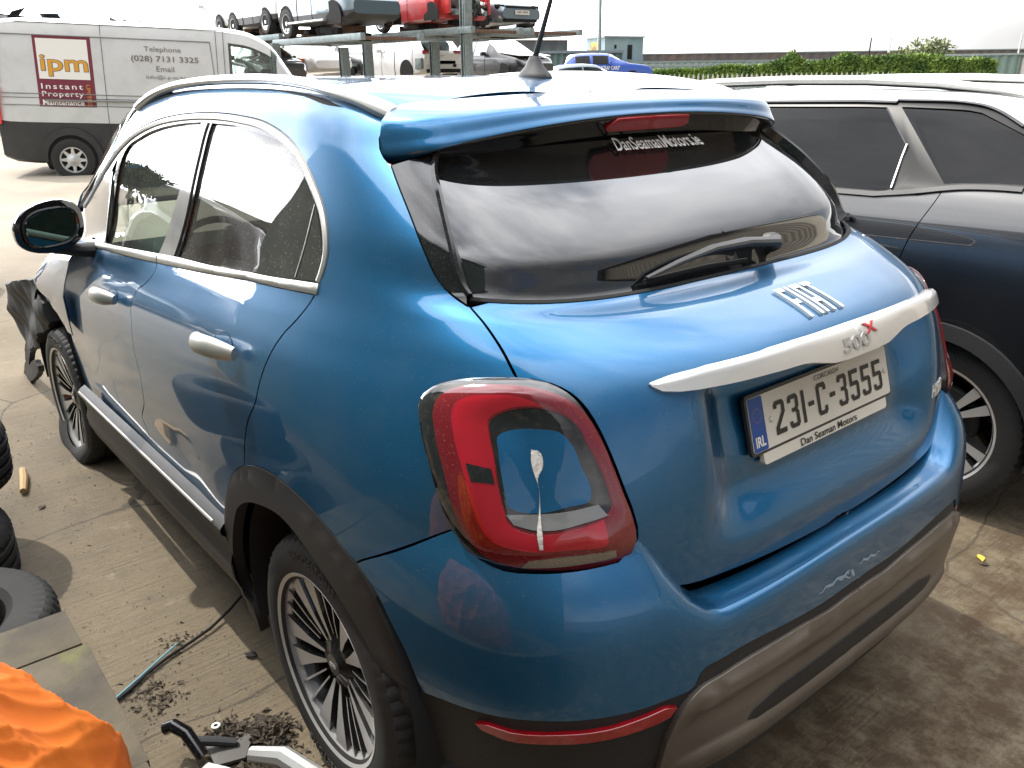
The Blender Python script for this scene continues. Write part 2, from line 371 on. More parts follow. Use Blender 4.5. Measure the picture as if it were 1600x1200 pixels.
# panel outlines as (u, v index) on those surfaces
T={'frame_out':[[2.2306,9.746,"c"],[1.9663,10.099],[1.7671,10.592],[1.4896,11.604],[1.2562,12.182],[1.0458,12.49],[0.9018,12.599],[0.6677,12.601],[0.4371,12.333],[0.2658,11.692],[0.164,10.907],[0.1022,10.203],[0.0804,9.43],[0.0843,8.733],[0.0906,8.394,"c"]],
'win_rear':[[0.8228,12.204,"c"],[0.6389,12.189],[0.4668,12.011],[0.325,11.707],[0.228,11.139],[0.1669,10.61],[0.1241,9.952],[0.1021,9.282],[0.1103,8.422,"c"],[0.2614,8.137],[0.5476,7.959],[0.8833,7.905,"c"],[0.8225,9.826]],
'win_front':[[0.899,12.209,"c"],[0.8914,11.046],[0.9562,9.589],[1.0437,7.851,"c"],[1.2888,7.769],[1.6731,7.699,"c"],[1.6262,9.521],[1.5671,10.791],[1.4142,11.396],[1.2277,11.828],[1.0718,12.06]],
'win_quarter':[[1.6277,10.675,"c"],[1.6633,9.522],[1.7273,7.729,"c"],[1.9094,7.822,"c"],[1.8171,9.586],[1.7077,10.228]],
'belt_top':[[2.0513,7.767],[1.6701,7.668],[1.0437,7.851],[0.8833,7.905],[0.5476,7.959],[0.2614,8.137],[0.0906,8.394]],
'belt_bot':[[2.003,7.406],[1.5795,7.37],[1.033,7.492],[0.5312,7.69],[0.2526,7.876],[0.1017,8.048]],
'seam_front_rear':[[1.0275,7.6,"c"],[1.027,7.518],[1.0246,7.192],[1.0732,6.649],[1.1362,6.234],[1.1572,5.667],[1.1435,4.817],[1.1314,3.784],[1.1096,3.328],[1.1318,2.815],[1.2317,2.024],[1.21,1.942],[1.1829,1.493],[1.0999,1.3,"c"]],
'seam_rear_q':[[0.0929,8.376,"c"],[0.1059,7.881],[0.1299,7.321],[0.1697,6.611],[0.194,5.961],[0.214,5.246],[0.2325,4.58],[0.2675,4.025],[0.2938,3.487],[0.3058,3.138,"c"]],
'door_front':[[2.1625,6.354,"c"],[2.1729,5.135],[2.1575,4.095],[2.1276,3.387],[2.1783,2.717],[2.209,2.028],[2.1699,1.495],[2.1108,1.172],[1.9884,1.094,"c"]],
'sill_top':[[2.2066,0.729],[1.9001,1.096],[1.5876,1.254],[1.3425,1.233],[1.0999,1.3],[0.8688,1.367],[0.6708,1.301],[0.5462,1.013]],
'arch_out':[[0.5994,-0.59],[0.5712,0.215],[0.5462,1.013],[0.4859,1.871],[0.4182,2.532],[0.352,2.921],[0.3054,3.15],[0.2124,3.368],[0.1396,3.379],[0.0792,3.287],[0.0314,3.103],[-0.0042,2.887],[-0.0193,2.829],[-0.0446,2.584],[-0.066,2.185],[-0.0857,1.761],[-0.1025,1.165]],
'arch_in':[[0.5028,-0.999],[0.491,-0.618],[0.5407,-0.097],[0.5055,0.66],[0.4254,1.601],[0.3729,2.071],[0.3081,2.503],[0.2316,2.756],[0.1347,2.837],[0.0788,2.629],[0.0379,2.375],[0.0032,2.061],[-0.0232,1.76],[-0.0452,1.323],[-0.0619,0.65],[-0.0749,-0.238]],
'q_bump_seam':[[-0.0195,2.85],[-0.0986,3.395],[-0.1618,3.858]],
'lamp':[[-0.1558,6.512],[-0.1809,6.629],[-0.214,6.688],[-0.2415,6.667],[-0.2603,6.561],[-0.2783,6.318],[-0.2933,5.929],[-0.3027,5.555],[-0.3119,5.115],[-0.3228,4.549],[-0.332,4.107],[-0.3347,3.836],[-0.3299,3.669],[-0.3159,3.545],[-0.2885,3.491],[-0.2617,3.451],[-0.2348,3.429],[-0.2093,3.425],[-0.1868,3.514],[-0.1675,3.712],[-0.1557,3.938],[-0.1435,4.334],[-0.1323,4.888],[-0.1221,5.507],[-0.1191,5.897],[-0.1252,6.164],[-0.1366,6.346]],
'lamp_red':[[-0.1531,6.14],[-0.1683,6.321],[-0.2017,6.439],[-0.2409,6.397],[-0.2685,6.171],[-0.2858,5.86],[-0.2987,5.457],[-0.308,5.025],[-0.3171,4.499],[-0.3245,4.093],[-0.3253,3.879],[-0.3177,3.69],[-0.3067,3.631],[-0.2707,3.583],[-0.2351,3.545],[-0.2206,3.564],[-0.1948,3.653],[-0.1779,3.866],[-0.1665,4.222],[-0.1586,4.695],[-0.1475,5.421],[-0.1457,5.838]],
'lamp_dark':[[-0.2052,5.704],[-0.2209,5.887],[-0.2475,5.954],[-0.2692,5.834],[-0.2796,5.682],[-0.29,5.299],[-0.2987,4.942],[-0.3063,4.514],[-0.3067,4.313],[-0.2984,4.238],[-0.2716,4.116],[-0.2538,4.059],[-0.2325,4.07],[-0.2218,4.139],[-0.2166,4.328],[-0.2116,4.678],[-0.2085,5.118],[-0.205,5.452]],
'lamp_blue':[[-0.2127,5.478],[-0.228,5.578],[-0.2484,5.585],[-0.2665,5.531],[-0.275,5.375],[-0.2844,4.954],[-0.2913,4.587],[-0.29,4.457],[-0.2721,4.379],[-0.2507,4.291],[-0.2329,4.277],[-0.2203,4.334],[-0.2169,4.504],[-0.2137,4.805],[-0.2114,5.187]],
'lamp_grey':[[-0.2165,4.243,"c"],[-0.2364,4.253],[-0.2631,4.294],[-0.297,4.394,"c"],[-0.3047,4.245,"c"],[-0.2805,4.154],[-0.2591,4.074],[-0.2396,4.064],[-0.2235,4.114,"c"]],
'lamp_clear':[[-0.2353,3.666,"c"],[-0.2532,3.715],[-0.2887,3.772],[-0.3104,3.8,"c"],[-0.3113,3.699,"c"],[-0.2797,3.629],[-0.253,3.586],[-0.2279,3.561,"c"]],
'bird':[[-0.2403,5.243,"c"],[-0.2457,5.229],[-0.2507,5.054],[-0.2495,4.928],[-0.2462,4.834],[-0.2463,4.533],[-0.2469,4.164],[-0.2483,3.977],[-0.2484,3.836,"c"],[-0.2454,3.834,"c"],[-0.2434,4.026],[-0.2449,4.246],[-0.2449,4.711],[-0.2426,4.832],[-0.2402,5.018]],
'qdiv':[[0.1529,10.47],[0.1605,9.705],[0.1839,8.335]],
'wiper':[[-0.7614,9.622],[-0.7397,9.529],[-0.6579,9.649],[-0.5701,9.658],[-0.4892,9.517],[-0.4222,9.261]],
'wblade':[[-0.6717,9.168],[-0.5618,9.254],[-0.4845,9.239],[-0.4234,9.192]],
'seg_a':[[-0.1821,4.961],[-0.2044,4.903],[-0.2079,4.673],[-0.1868,4.682]],
'seg_b':[[-0.2976,5.163],[-0.3072,5.058],[-0.3108,4.806],[-0.3021,4.877]],
'tg_side':[[-0.1736,8.692,"c"],[-0.1943,8.017],[-0.2125,7.366],[-0.2272,6.666]],
'tg_low':[[-0.3295,3.662,"c"],[-0.342,3.446],[-0.3538,3.254],[-0.3634,3.136],[-0.3774,3.055],[-0.3918,3.026],[-0.4393,3.004],[-0.5125,2.958],[-0.5881,2.912],[-0.6976,2.916],[-0.6198,2.903],[-0.6836,2.959],[-0.7525,3.012],[-0.7863,3.07],[-0.8348,3.089]],
'pillar_out':[[-0.0301,11.651,"c"],[-0.0588,11.072],[-0.0887,10.44],[-0.1126,9.821],[-0.1315,9.31],[-0.1493,9.007],[-0.1695,8.719,"c"]],
'pillar_in':[[-0.0999,12.132,"c"],[-0.1004,11.786],[-0.1227,10.966],[-0.1447,10.125],[-0.1573,9.473],[-0.1701,8.974,"c"]],
'glass_bot':[[-0.1735,8.716],[-0.2828,8.995],[-0.4182,8.927],[-0.5493,8.933],[-0.711,8.912],[-0.8369,8.951],[-0.9723,8.934]],
'frit_in':[[-0.2086,8.86,"c"],[-0.1742,9.762],[-0.1402,10.825],[-0.1282,11.312,"c"],[-0.2506,11.328],[-0.3757,11.4],[-0.5493,11.418],[-0.8435,11.527],[-0.9331,11.62],[-1.0232,11.803,"c"],[-0.9356,10.53],[-0.9696,8.931,"c"]],
'rail_base':[[1.5475,12.637],[1.4153,13.057],[1.2609,13.408],[1.0792,13.725],[0.8604,13.878],[0.6804,13.86],[0.5096,13.788],[0.3375,13.555],[0.1846,13.354],[0.0842,13.168],[0.0119,12.989],[-0.0079,12.973]],
'roof_seam':[[-0.0141,12.98],[-0.0277,13.231],[-0.0503,13.47],[-0.078,13.704],[-0.1225,13.957],[-0.1827,14.121],[-0.2968,14.204],[-0.4134,14.092],[-0.5232,14.143],[-0.8584,14.001],[-1.0092,13.755]],
'roof_seam2':[[-0.0141,12.98],[-0.0022,12.791],[0.0078,12.562],[0.0093,12.322],[0.0027,12.069],[-0.0115,11.835],[-0.0264,11.674]],
'a_pillar_out':[[1.5475,12.637],[1.6726,11.71],[1.8626,10.881],[2.0006,10.158],[2.1908,9.637]],
'spoil_edge_top':[[-0.0537,4.106],[-0.0958,3.778],[-0.1453,3.449],[-0.1968,3.195],[-0.2679,3.006],[-0.3241,2.993],[-0.4247,2.737],[-0.6072,2.13],[-0.8677,2.296],[-1.0635,2.236],[-1.1486,2.805],[-1.224,3.569]],
'spoil_bot':[[-0.0098,6.314],[-0.0749,5.259],[-0.1169,4.854],[-0.1561,4.62],[-0.2183,4.54],[-0.3184,4.56],[-0.4115,4.601],[-0.5724,4.507],[-0.8287,4.348],[-1.0233,4.117],[-1.2231,3.672]],
'brake_light':[[-0.4724,6.168,"c"],[-0.512,4.902],[-0.6921,5.03],[-0.84,5.074],[-0.8636,5.382],[-0.864,5.786],[-0.8401,6.383],[-0.6093,6.495]],
'glass_text':[[-0.5318,12.085],[-0.878,12.05]],
'bar':[[-0.842,6.861],[-0.7757,6.851],[-0.6814,6.762],[-0.6037,6.715],[-0.511,6.706],[-0.4384,6.66],[-0.3536,6.429],[-0.3579,6.199],[-0.3742,6.076],[-0.4048,6.031],[-0.4478,6.054],[-0.4975,6.063],[-0.5523,6.047],[-0.5719,5.918],[-0.604,5.843],[-0.6789,5.867],[-0.7152,6.125],[-0.7741,6.273],[-0.8102,6.404]],
'fiat':[[-0.6389,7.961],[-0.7046,7.969],[-0.614,7.213],[-0.6652,7.221]],
'hybrid':[[-0.8687,4.007],[-0.8976,4.192]],
'badge500':[[-0.7096,5.521],[-0.7746,5.493]],
'recess':[[-0.3857,6.115],[-0.3924,5.604],[-0.408,4.77],[-0.4636,3.951],[-0.4908,3.76],[-0.5323,3.743],[-0.8123,3.822],[-0.8494,4.061],[-0.8601,4.82],[-0.8664,5.716]],
'lip':[[-0.3216,1.078],[-0.3415,1.507],[-0.3549,1.791],[-0.3726,1.989],[-0.3887,2.032],[-0.4134,1.904],[-0.4535,2.079],[-0.5052,2.206],[-0.5712,2.241],[-0.6702,2.294],[-0.4796,1.846],[-0.5779,2.013],[-0.6995,2.215],[-0.7953,2.065],[-0.8654,1.721]],
'b_low':[[-0.1121,4.891],[-0.1428,4.765],[-0.1787,4.697],[-0.2107,4.587],[-0.2402,4.478],[-0.2686,4.401],[-0.3066,4.301],[-0.347,4.216],[-0.3737,4.088],[-0.3825,3.689],[-0.402,3.374],[-0.4329,3.272],[-0.5071,3.399],[-0.5749,3.51],[-0.6756,3.541],[-0.5811,3.687],[-0.7068,3.755],[-0.7996,3.531],[-0.8896,3.146]],
'skid_top':[[-0.3494,5.345],[-0.3633,4.536],[-0.3779,4.104],[-0.4029,3.745],[-0.4405,3.634],[-0.5083,3.671],[-0.6018,3.84],[-0.6784,3.894],[-0.5442,3.69],[-0.621,3.747],[-0.7085,3.951],[-0.7775,3.808],[-0.8515,3.272],[-0.902,3.275]],
'skid_mid':[[-0.3522,5.864],[-0.3902,4.503],[-0.4192,4.146],[-0.4708,4.198],[-0.533,4.424],[-0.6061,4.65],[-0.6846,4.813],[-0.5475,4.389],[-0.6254,4.503],[-0.7119,4.478],[-0.8065,4.244],[-0.9195,4.653]],
'skid_line':[[-0.4268,5.978],[-0.4861,6.099],[-0.5788,6.201],[-0.6842,6.124],[-0.564,6.003],[-0.6435,5.946],[-0.7325,5.908],[-0.836,5.854],[-0.8825,5.104]],
'skid_rec':[[-0.4354,5.876],[-0.4458,5.026],[-0.4941,5.039],[-0.586,5.258],[-0.6916,5.419],[-0.5897,5.087],[-0.6711,4.931],[-0.7611,4.77],[-0.8932,4.717]],
'reflector':[[-0.1774,4.955],[-0.2125,4.897],[-0.2562,4.719],[-0.2985,4.568],[-0.3334,4.397],[-0.3626,4.323],[-0.356,4.522],[-0.3282,4.675],[-0.2848,4.854],[-0.2421,5.006],[-0.206,5.139],[-0.1837,5.075]],
'bump_seam':[[-0.027,2.376],[-0.1021,1.482],[-0.1619,0.676]],
'bump_lamp':[[-0.1578,0.717],[-0.1682,0.974],[-0.1878,1.301],[-0.2097,1.424],[-0.2342,1.406],[-0.2599,1.361],[-0.2857,1.291],[-0.3123,1.2]],
'bump_front':[[-0.0268,2.411],[-0.053,2.781],[-0.075,3.425],[-0.0951,4.017],[-0.1118,4.832]],
'handle_r':[[0.5528,5.523],[0.5089,5.826],[0.3473,5.964],[0.2727,5.916],[0.263,5.646],[0.3444,5.336],[0.4816,5.337]],
'handle_f':[[1.5663,5.491],[1.4731,5.716],[1.2694,5.928],[1.2196,5.642],[1.2974,5.3],[1.4865,5.222]],
'scratch':[[-0.563,3.107],[-0.589,2.993],[-0.6091,3.144],[-0.6289,3.042],[-0.6385,3.311],[-0.6453,2.988],[-0.693,3.085]]}
T2={'win1':[[0.8649,11.481],[0.5208,11.517],[0.2318,11.408,"c"],[0.0868,9.718],[0.0708,7.207,"c"],[0.3532,6.506]],
'win2':[[0.1841,11.672,"c"],[-0.0899,11.708],[-0.1348,11.669],[-0.3045,10.751]],
'win2b':[[-0.1158,7.94,"c"],[-0.1712,8.082],[-0.2862,8.25],[-0.3805,8.339]],
'dlo_top':[[0.8839,11.903],[0.1993,11.798],[-0.0728,11.842],[-0.132,11.757],[-0.3011,10.85]],
'dlo_bot':[[0.3435,6.137],[0.1234,6.648],[-0.065,7.23],[-0.1231,7.485],[-0.1804,7.695],[-0.2948,7.89],[-0.3899,7.934]],
'seamr':[[-0.1246,7.415],[-0.106,6.025],[-0.0895,5.44],[-0.061,4.571],[-0.0423,3.891]],
'aout':[[-0.1697,3.222],[-0.2456,3.28],[-0.3518,3.23],[-0.4398,3.085],[-0.5205,2.839]],
'ain':[[-0.2117,2.737],[-0.2969,2.759],[-0.3882,2.628],[-0.4808,2.375],[-0.5453,2.14]],
'rail':[[1.0828,14.593],[0.8681,15.456],[0.3872,15.456],[-0.0043,13.934],[-0.1909,13.201]]}
# ------------------------------------------------------------ ground
def gz(x): return .30*sst(4,12,x)
def ground():
    xs=np.concatenate([np.linspace(-400,-12,12),np.linspace(-10,30,41),np.linspace(36,1500,14)]);ys=np.concatenate([np.linspace(-1500,-50,10),np.linspace(-46,20,24),np.linspace(30,900,8)])
    V=[(x,y,float(gz(x))) for x in xs for y in ys];n=len(ys)
    F=[(i*n+j,(i+1)*n+j,(i+1)*n+j+1,i*n+j+1) for i in range(len(xs)-1) for j in range(n-1)]
    m=bpy.data.materials.new('brushed_concrete');m.use_nodes=True;N_=m.node_tree;b=N_.nodes['Principled BSDF'];K=N_.links.new
    co=N_.nodes.new('ShaderNodeTexCoord')
    def noise(sc,det=8,ro=.6,vec=None):
        t=N_.nodes.new('ShaderNodeTexNoise');t.inputs['Scale'].default_value=sc;t.inputs['Detail'].default_value=det;t.inputs['Roughness'].default_value=ro
        K(vec or co.outputs['Object'],t.inputs['Vector']);return t.outputs['Fac']
    def rng(s,a,b_,c=0,d=1):
        r=N_.nodes.new('ShaderNodeMapRange');r.inputs['From Min'].default_value=a;r.inputs['From Max'].default_value=b_;r.inputs['To Min'].default_value=c;r.inputs['To Max'].default_value=d
        K(s,r.inputs['Value']);return r.outputs[0]
    def mix(f,a,c,bt='MIX'):
        x=N_.nodes.new('ShaderNodeMix');x.data_type='RGBA';x.blend_type=bt
        if isinstance(f,float): x.inputs[0].default_value=f
        else: K(f,x.inputs[0])
        for k,v in ((6,a),(7,c)):
            if isinstance(v,tuple): x.inputs[k].default_value=(*v,1)
            else: K(v,x.inputs[k])
        return x.outputs[2]
    # brushed ridges run nearly along y
    mp=N_.nodes.new('ShaderNodeMapping');mp.inputs['Rotation'].default_value=(0,0,radians(-12));mp.inputs['Scale'].default_value=(1,.035,1);K(co.outputs['Object'],mp.inputs['Vector'])
    ridge=noise(95,3,.5,mp.outputs[0]);ridge2=noise(34,3,.5,mp.outputs[0])
    base=mix(rng(noise(.55,9,.62),.38,.64),(.190,.150,.094),(.090,.068,.040))
    base=mix(rng(noise(2.6,9,.7),.52,.70,0,.75),base,(.085,.070,.050))
    base=mix(rng(noise(38,5,.7),.58,.76,0,.6),base,(.07,.058,.042))
    base=mix(rng(noise(7,6,.7),.60,.72,0,.65),base,(.25,.21,.15))
    base=mix(rng(ridge,.38,.48,.40,0),base,(.085,.072,.052))
    vo=N_.nodes.new('ShaderNodeTexVoronoi');vo.feature='DISTANCE_TO_EDGE';vo.inputs['Scale'].default_value=.55;nd=N_.nodes.new('ShaderNodeTexNoise');nd.inputs['Scale'].default_value=2.2;nd.inputs['Detail'].default_value=7;K(co.outputs['Object'],nd.inputs['Vector'])
    ad=N_.nodes.new('ShaderNodeMix');ad.data_type='VECTOR';ad.inputs[0].default_value=.16;K(co.outputs['Object'],ad.inputs[4]);K(nd.outputs['Color'],ad.inputs[5]);K(ad.outputs[1],vo.inputs['Vector'])
    base=mix(rng(vo.outputs['Distance'],.0035,.0015,0,.75),base,(.045,.036,.026))
    base=mix(rng(noise(240,2,.5),.64,.72,0,.55),base,(.33,.29,.22))
    # dirt lying behind the car
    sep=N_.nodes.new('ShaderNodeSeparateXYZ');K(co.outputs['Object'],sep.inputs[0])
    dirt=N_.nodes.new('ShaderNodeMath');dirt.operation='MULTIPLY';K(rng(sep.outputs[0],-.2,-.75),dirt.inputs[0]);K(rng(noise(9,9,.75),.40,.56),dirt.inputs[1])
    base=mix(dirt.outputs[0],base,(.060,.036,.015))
    far=rng(sep.outputs[0],5,9);base=mix(far,base,mix(rng(noise(.8,6),.35,.65),(.31,.27,.21),(.23,.195,.15)))
    K(base,b.inputs['Base Color']);b.inputs['Roughness'].default_value=.82
    bp=N_.nodes.new('ShaderNodeBump');bp.inputs['Strength'].default_value=.85;bp.inputs['Distance'].default_value=.006;K(ridge,bp.inputs['Height'])
    bp2=N_.nodes.new('ShaderNodeBump');bp2.inputs['Strength'].default_value=.8;bp2.inputs['Distance'].default_value=.008;K(noise(60,8,.75),bp2.inputs['Height']);K(bp.outputs[0],bp2.inputs['Normal'])
    K(bp2.outputs[0],b.inputs['Normal'])
    o=meshobj('ground',V,F,m,smooth=True);o['kind']='structure'
ground()
# ------------------------------------------------------------ the blue car: body surface tools
PT=0.0233876
def BW(X):
    """body frame -> place: the nose sits low on its flat front tyre"""
    X=np.asarray(X,float).reshape(-1,3);c,s=cos(PT),sin(PT);Z=X-[0,0,.3]
    return np.stack([c*Z[:,0]+s*Z[:,2],Z[:,1],-s*Z[:,0]+c*Z[:,2]+.3],1)
UM=1.55   # metres per unit of u on the rear arc (roughly)
def spath(pts,closed=False,step=.012):
    """smooth curve through control points (u, v-index, ['c'])"""
    P_=np.array([[p[0],p[1]*VS] for p in pts]);c=[len(p)>2 for p in pts];n=len(P_);out=[]
    if closed and any(c):
        k=c.index(True);P_=np.roll(P_,-k,0);c=c[k:]+c[:k]
        P_=np.vstack([P_,P_[:1]]);c=c+[True];open_=True
    else: open_=not closed
    N_=len(P_)
    def tang(i,side):
        if open_:
            if i==0: return P_[1]-P_[0]
            if i==N_-1: return P_[-1]-P_[-2]
            if c[i]: return (P_[i+1]-P_[i]) if side>0 else (P_[i]-P_[i-1])
            a,b=P_[i-1],P_[i+1]
        else: a,b=P_[(i-1)%N_],P_[(i+1)%N_]
        pi_=P_[i%N_];d0=np.linalg.norm(pi_-a)+1e-9;d1=np.linalg.norm(b-pi_)+1e-9
        return ((pi_-a)/d0*d1+(b-pi_)/d1*d0)/(d0+d1)   # unit-ish, scaled later
    segs=N_-1 if open_ else N_
    for i in range(segs):
        a=P_[i];b=P_[(i+1)%N_];L_=np.linalg.norm(b-a)
        ta=tang(i,1);tb=tang((i+1) if open_ else (i+1)%N_,-1)
        def un(t): 
            q=np.linalg.norm(t);return t/q*L_ if q>1e-9 else t
        ta,tb=un(ta),un(tb)
        m=max(1,int(L_/step))
        for j in range(m):
            s=j/m;out.append((2*s**3-3*s*s+1)*a+(s**3-2*s*s+s)*ta+(3*s*s-2*s**3)*b+(s**3-s*s)*tb)
    if open_ and not closed: out.append(P_[-1])
    return np.array(out)
def oc(name,i=0,j=None,rev=False,step=.012):
    r=spath(T[name][i:j],False,step);return r[::-1] if rev else r
def mono(name,step=.012,umin=-.65,umax=9,sm=0):
    pts=sorted([p[:2] for p in T[name] if umin-.12<p[0]<umax],key=lambda p:-p[0]);o=[pts[0]]
    for p in pts[1:]:
        if o[-1][0]-p[0]>.012:o.append(p)
    r=spath(o,False,step)
    if sm:
        k=np.exp(-np.linspace(-2,2,2*sm+1)**2);k/=k.sum();q=np.pad(r[:,1],sm,mode='edge')
        f=np.convolve(q,k,'valid');w_=np.clip((np.minimum(np.arange(len(r)),len(r)-1-np.arange(len(r))))/sm,0,1);r[:,1]=r[:,1]*(1-w_)+f*w_
    r=r[r[:,0]>umin]
    return np.vstack([r,[umin,r[-1][1]]])
def area(Pg): x,y=Pg[:,0],Pg[:,1];return .5*np.sum(x*np.roll(y,-1)-np.roll(x,-1)*y)
def clean(Pg,tol=.002):
    o=[Pg[0]]
    for p in Pg[1:]:
        if np.linalg.norm(p-o[-1])>tol:o.append(p)
    if np.linalg.norm(o[-1]-o[0])<tol:o.pop()
    return np.array(o)
def inset(Pg,d):
    if area(Pg)<0: Pg=Pg[::-1]
    a=np.roll(Pg,1,0);b=np.roll(Pg,-1,0)
    e1=Pg-a;e2=b-Pg;e1/=np.linalg.norm(e1,axis=1,keepdims=True)+1e-9;e2/=np.linalg.norm(e2,axis=1,keepdims=True)+1e-9
    n1=np.stack([-e1[:,1],e1[:,0]],1);n2=np.stack([-e2[:,1],e2[:,0]],1);nn=n1+n2;q=np.linalg.norm(nn,axis=1,keepdims=True);nn=nn/np.maximum(q,.3)
    return Pg+nn*d
def inside(pts,Pg):
    x,y=pts[:,0],pts[:,1];r=np.zeros(len(pts),bool);n=len(Pg)
    for i in range(n):
        x0,y0=Pg[i];x1,y1=Pg[(i+1)%n]
        if y0==y1: continue
        c=((y0>y)!=(y1>y))&(x<(x1-x0)*(y-y0)/(y1-y0)+x0);r^=c
    return r
def dist_poly(pts,Pg):
    d=np.full(len(pts),1e9)
    for i in range(len(Pg)):
        a=Pg[i];b=Pg[(i+1)%len(Pg)];ab=b-a;L_=ab@ab+1e-12
        t=np.clip(((pts-a)@ab)/L_,0,1);d=np.minimum(d,np.linalg.norm(pts-a-t[:,None]*ab,axis=1))
    return d
def tri_poly(Pg,holes,h):
    lo,hi=Pg.min(0),Pg.max(0)
    gx=np.arange(lo[0],hi[0],h);gy=np.arange(lo[1],hi[1],h*.9)
    X,Y=np.meshgrid(gx,gy,indexing='ij');Y=Y.copy();X=X+((np.arange(len(gy))%2)*h*.5)[None,:]
    g=np.stack([X.ravel(),Y.ravel()],1)
    if len(g):
        k=inside(g,Pg);g=g[k]
        for H in holes: g=g[~inside(g,H)]
        if len(g): g=g[dist_poly(g,Pg)>h*.45]
        for H in holes:
            if len(g): g=g[dist_poly(g,H)>h*.45]
    vs=[];es=[]
    for q in [Pg]+list(holes):
        s=len(vs);vs+=[tuple(p) for p in q];es+=[(s+i,s+(i+1)%len(q)) for i in range(len(q))]
    nb=len(vs);vs+=[tuple(p) for p in g]
    r=delaunay_2d_cdt([Vector(v) for v in vs],es,[],0,1e-6)
    V=np.array([tuple(v) for v in r[0]]);F=[tuple(f) for f in r[2]]
    ct=np.array([V[list(f)].mean(0) for f in F]);k=inside(ct,Pg)
    for H in holes:k&=~inside(ct,H)
    F=[f for f,q in zip(F,k) if q]
    return V,F
def surf_eval(Pf,uv,off,sg):
    p=Pf(uv[:,0],uv[:,1]);n=N(uv[:,0],uv[:,1],Pf)*sg
    bad=~np.isfinite(n).all(1)|(np.linalg.norm(n,axis=1)<.5);n[bad]=(0,0,1)
    o=off(uv,p) if callable(off) else off
    return p+n*(o[:,None] if hasattr(o,'__len__') else o),n
def panel(name,Pg,m,parent,Pf=P,sg=1,off=0.0,h=.03,thick=.014,gap=.0018,holes=(),mirror=None,us=1.0,xf=BW,fine=False,flip=False):
    """a sheet on the body surface bounded by the polygon, with its edge turned inwards"""
    Pg=clean(np.asarray(Pg,float));cen=(np.abs(Pg[:,0]-UC)<.003)|(Pg[:,1]>16.9*VS)
    if area(Pg)<0:Pg=Pg[::-1];cen=cen[::-1]
    keep=Pg[cen].copy();Pg=inset(Pg,gap)
    if mirror=='join': Pg[cen]=keep
    Pg=clean(Pg);holes=[clean(H) for H in holes]
    if area(Pg)<0:Pg=Pg[::-1]
    V,F=tri_poly(Pg,holes,h)
    if callable(off) or fine:
        # normals from the real offset sheet
        X,n=surf_eval(Pf,V,off,sg);e=.0015
        o1=[surf_eval(Pf,V+np.array(d)*e,off,sg)[0] for d in ((1,0),(-1,0),(0,1),(0,-1))]
        nn=np.cross(o1[2]-o1[3],o1[0]-o1[1]);nn/=np.linalg.norm(nn,axis=1,keepdims=True)+1e-12
        nn*=np.sign((nn*n).sum(1,keepdims=True));n=np.where(np.isfinite(nn),nn,n)
    else: X,n=surf_eval(Pf,V,off,sg)
    # orientation
    F2=[]
    for f in F:
        a,b,c=X[f[0]],X[f[1]],X[f[2]]
        F2.append(f if np.dot(np.cross(b-a,c-a),n[f[0]])>=0 else f[::-1])
    verts=X;norm=n;faces=F2
    if thick:
        ring=[Pg]+holes
        for R_ in ring:
            Xr,nr=surf_eval(Pf,R_,off,sg);s=len(verts);k=len(R_)
            # outward direction in the sheet
            t=np.roll(Xr,-1,0)-np.roll(Xr,1,0);on=np.cross(t,nr);on/=np.linalg.norm(on,axis=1,keepdims=True)+1e-9
            cen=Xr.mean(0)
            verts=np.vstack([verts,Xr,Xr-nr*.003-on*0,Xr-nr*thick]);norm=np.vstack([norm,nr*.6+on*.8,on,on])
            oncen=(np.abs(R_[:,0]-UC)<.003)|(R_[:,1]>16.9*VS)
            for i in range(k):
                j=(i+1)%k
                if mirror=='join' and oncen[i] and oncen[j]: continue
                faces=faces+[(s+i,s+k+i,s+k+j,s+j),(s+k+i,s+2*k+i,s+2*k+j,s+k+j)]
    norm=norm/(np.linalg.norm(norm,axis=1,keepdims=True)+1e-12)
    if flip: faces=[tuple(f)[::-1] for f in faces]
    def make(verts,norm,faces,nm):
        W=xf(verts) if xf else verts
        Wn=(xf(verts+norm*.01)-W) if xf else norm
        Wn=Wn/(np.linalg.norm(Wn,axis=1,keepdims=True)+1e-12)
        return meshobj(nm,W,faces,m,parent,normals=Wn)
    if mirror=='join':
        k=len(verts);verts=np.vstack([verts,verts*[1,-1,1]]);norm=np.vstack([norm,norm*[1,-1,1]]);faces=faces+[tuple(i+k for i in f)[::-1] for f in faces]
        return make(verts,norm,faces,name)
    a=make(verts,norm,faces,name)
    if mirror=='copy': make(verts*[1,-1,1],norm*[1,-1,1],[f[::-1] for f in faces],name)
    return a
def sweep(name,uv,prof,m,parent,Pf=P,sg=1,mirror=None,xf=BW,taper=0,smooth='auto'):
    """profile (d across, h above the sheet) swept along a curve on the surface"""
    X,n=surf_eval(Pf,uv,0,sg);t=np.gradient(X,axis=0);t/=np.linalg.norm(t,axis=1,keepdims=True)+1e-9
    s=np.cross(t,n);k=len(prof);V=[];F=[];L_=len(uv)
    for i in range(L_):
        q=1.0
        if taper: q=min(1,.15+min(i,L_-1-i)/taper)
        for d,h in prof: V.append(X[i]+s[i]*d*q+n[i]*h)
    for i in range(L_-1):
        for j in range(k-1): F.append((i*k+j,(i+1)*k+j,(i+1)*k+j+1,i*k+j+1))
    F.append(tuple(range(k)));F.append(tuple(range((L_-1)*k,L_*k))[::-1])
    V=np.array(V)
    o=meshobj(name,V,F,m,parent,smooth=smooth,xf=xf)
    if mirror: meshobj(name,V*[1,-1,1],[f[::-1] for f in F],m,parent,smooth=smooth,xf=xf)
    return o
def uvline(pts,step=.012): return spath(pts,False,step)
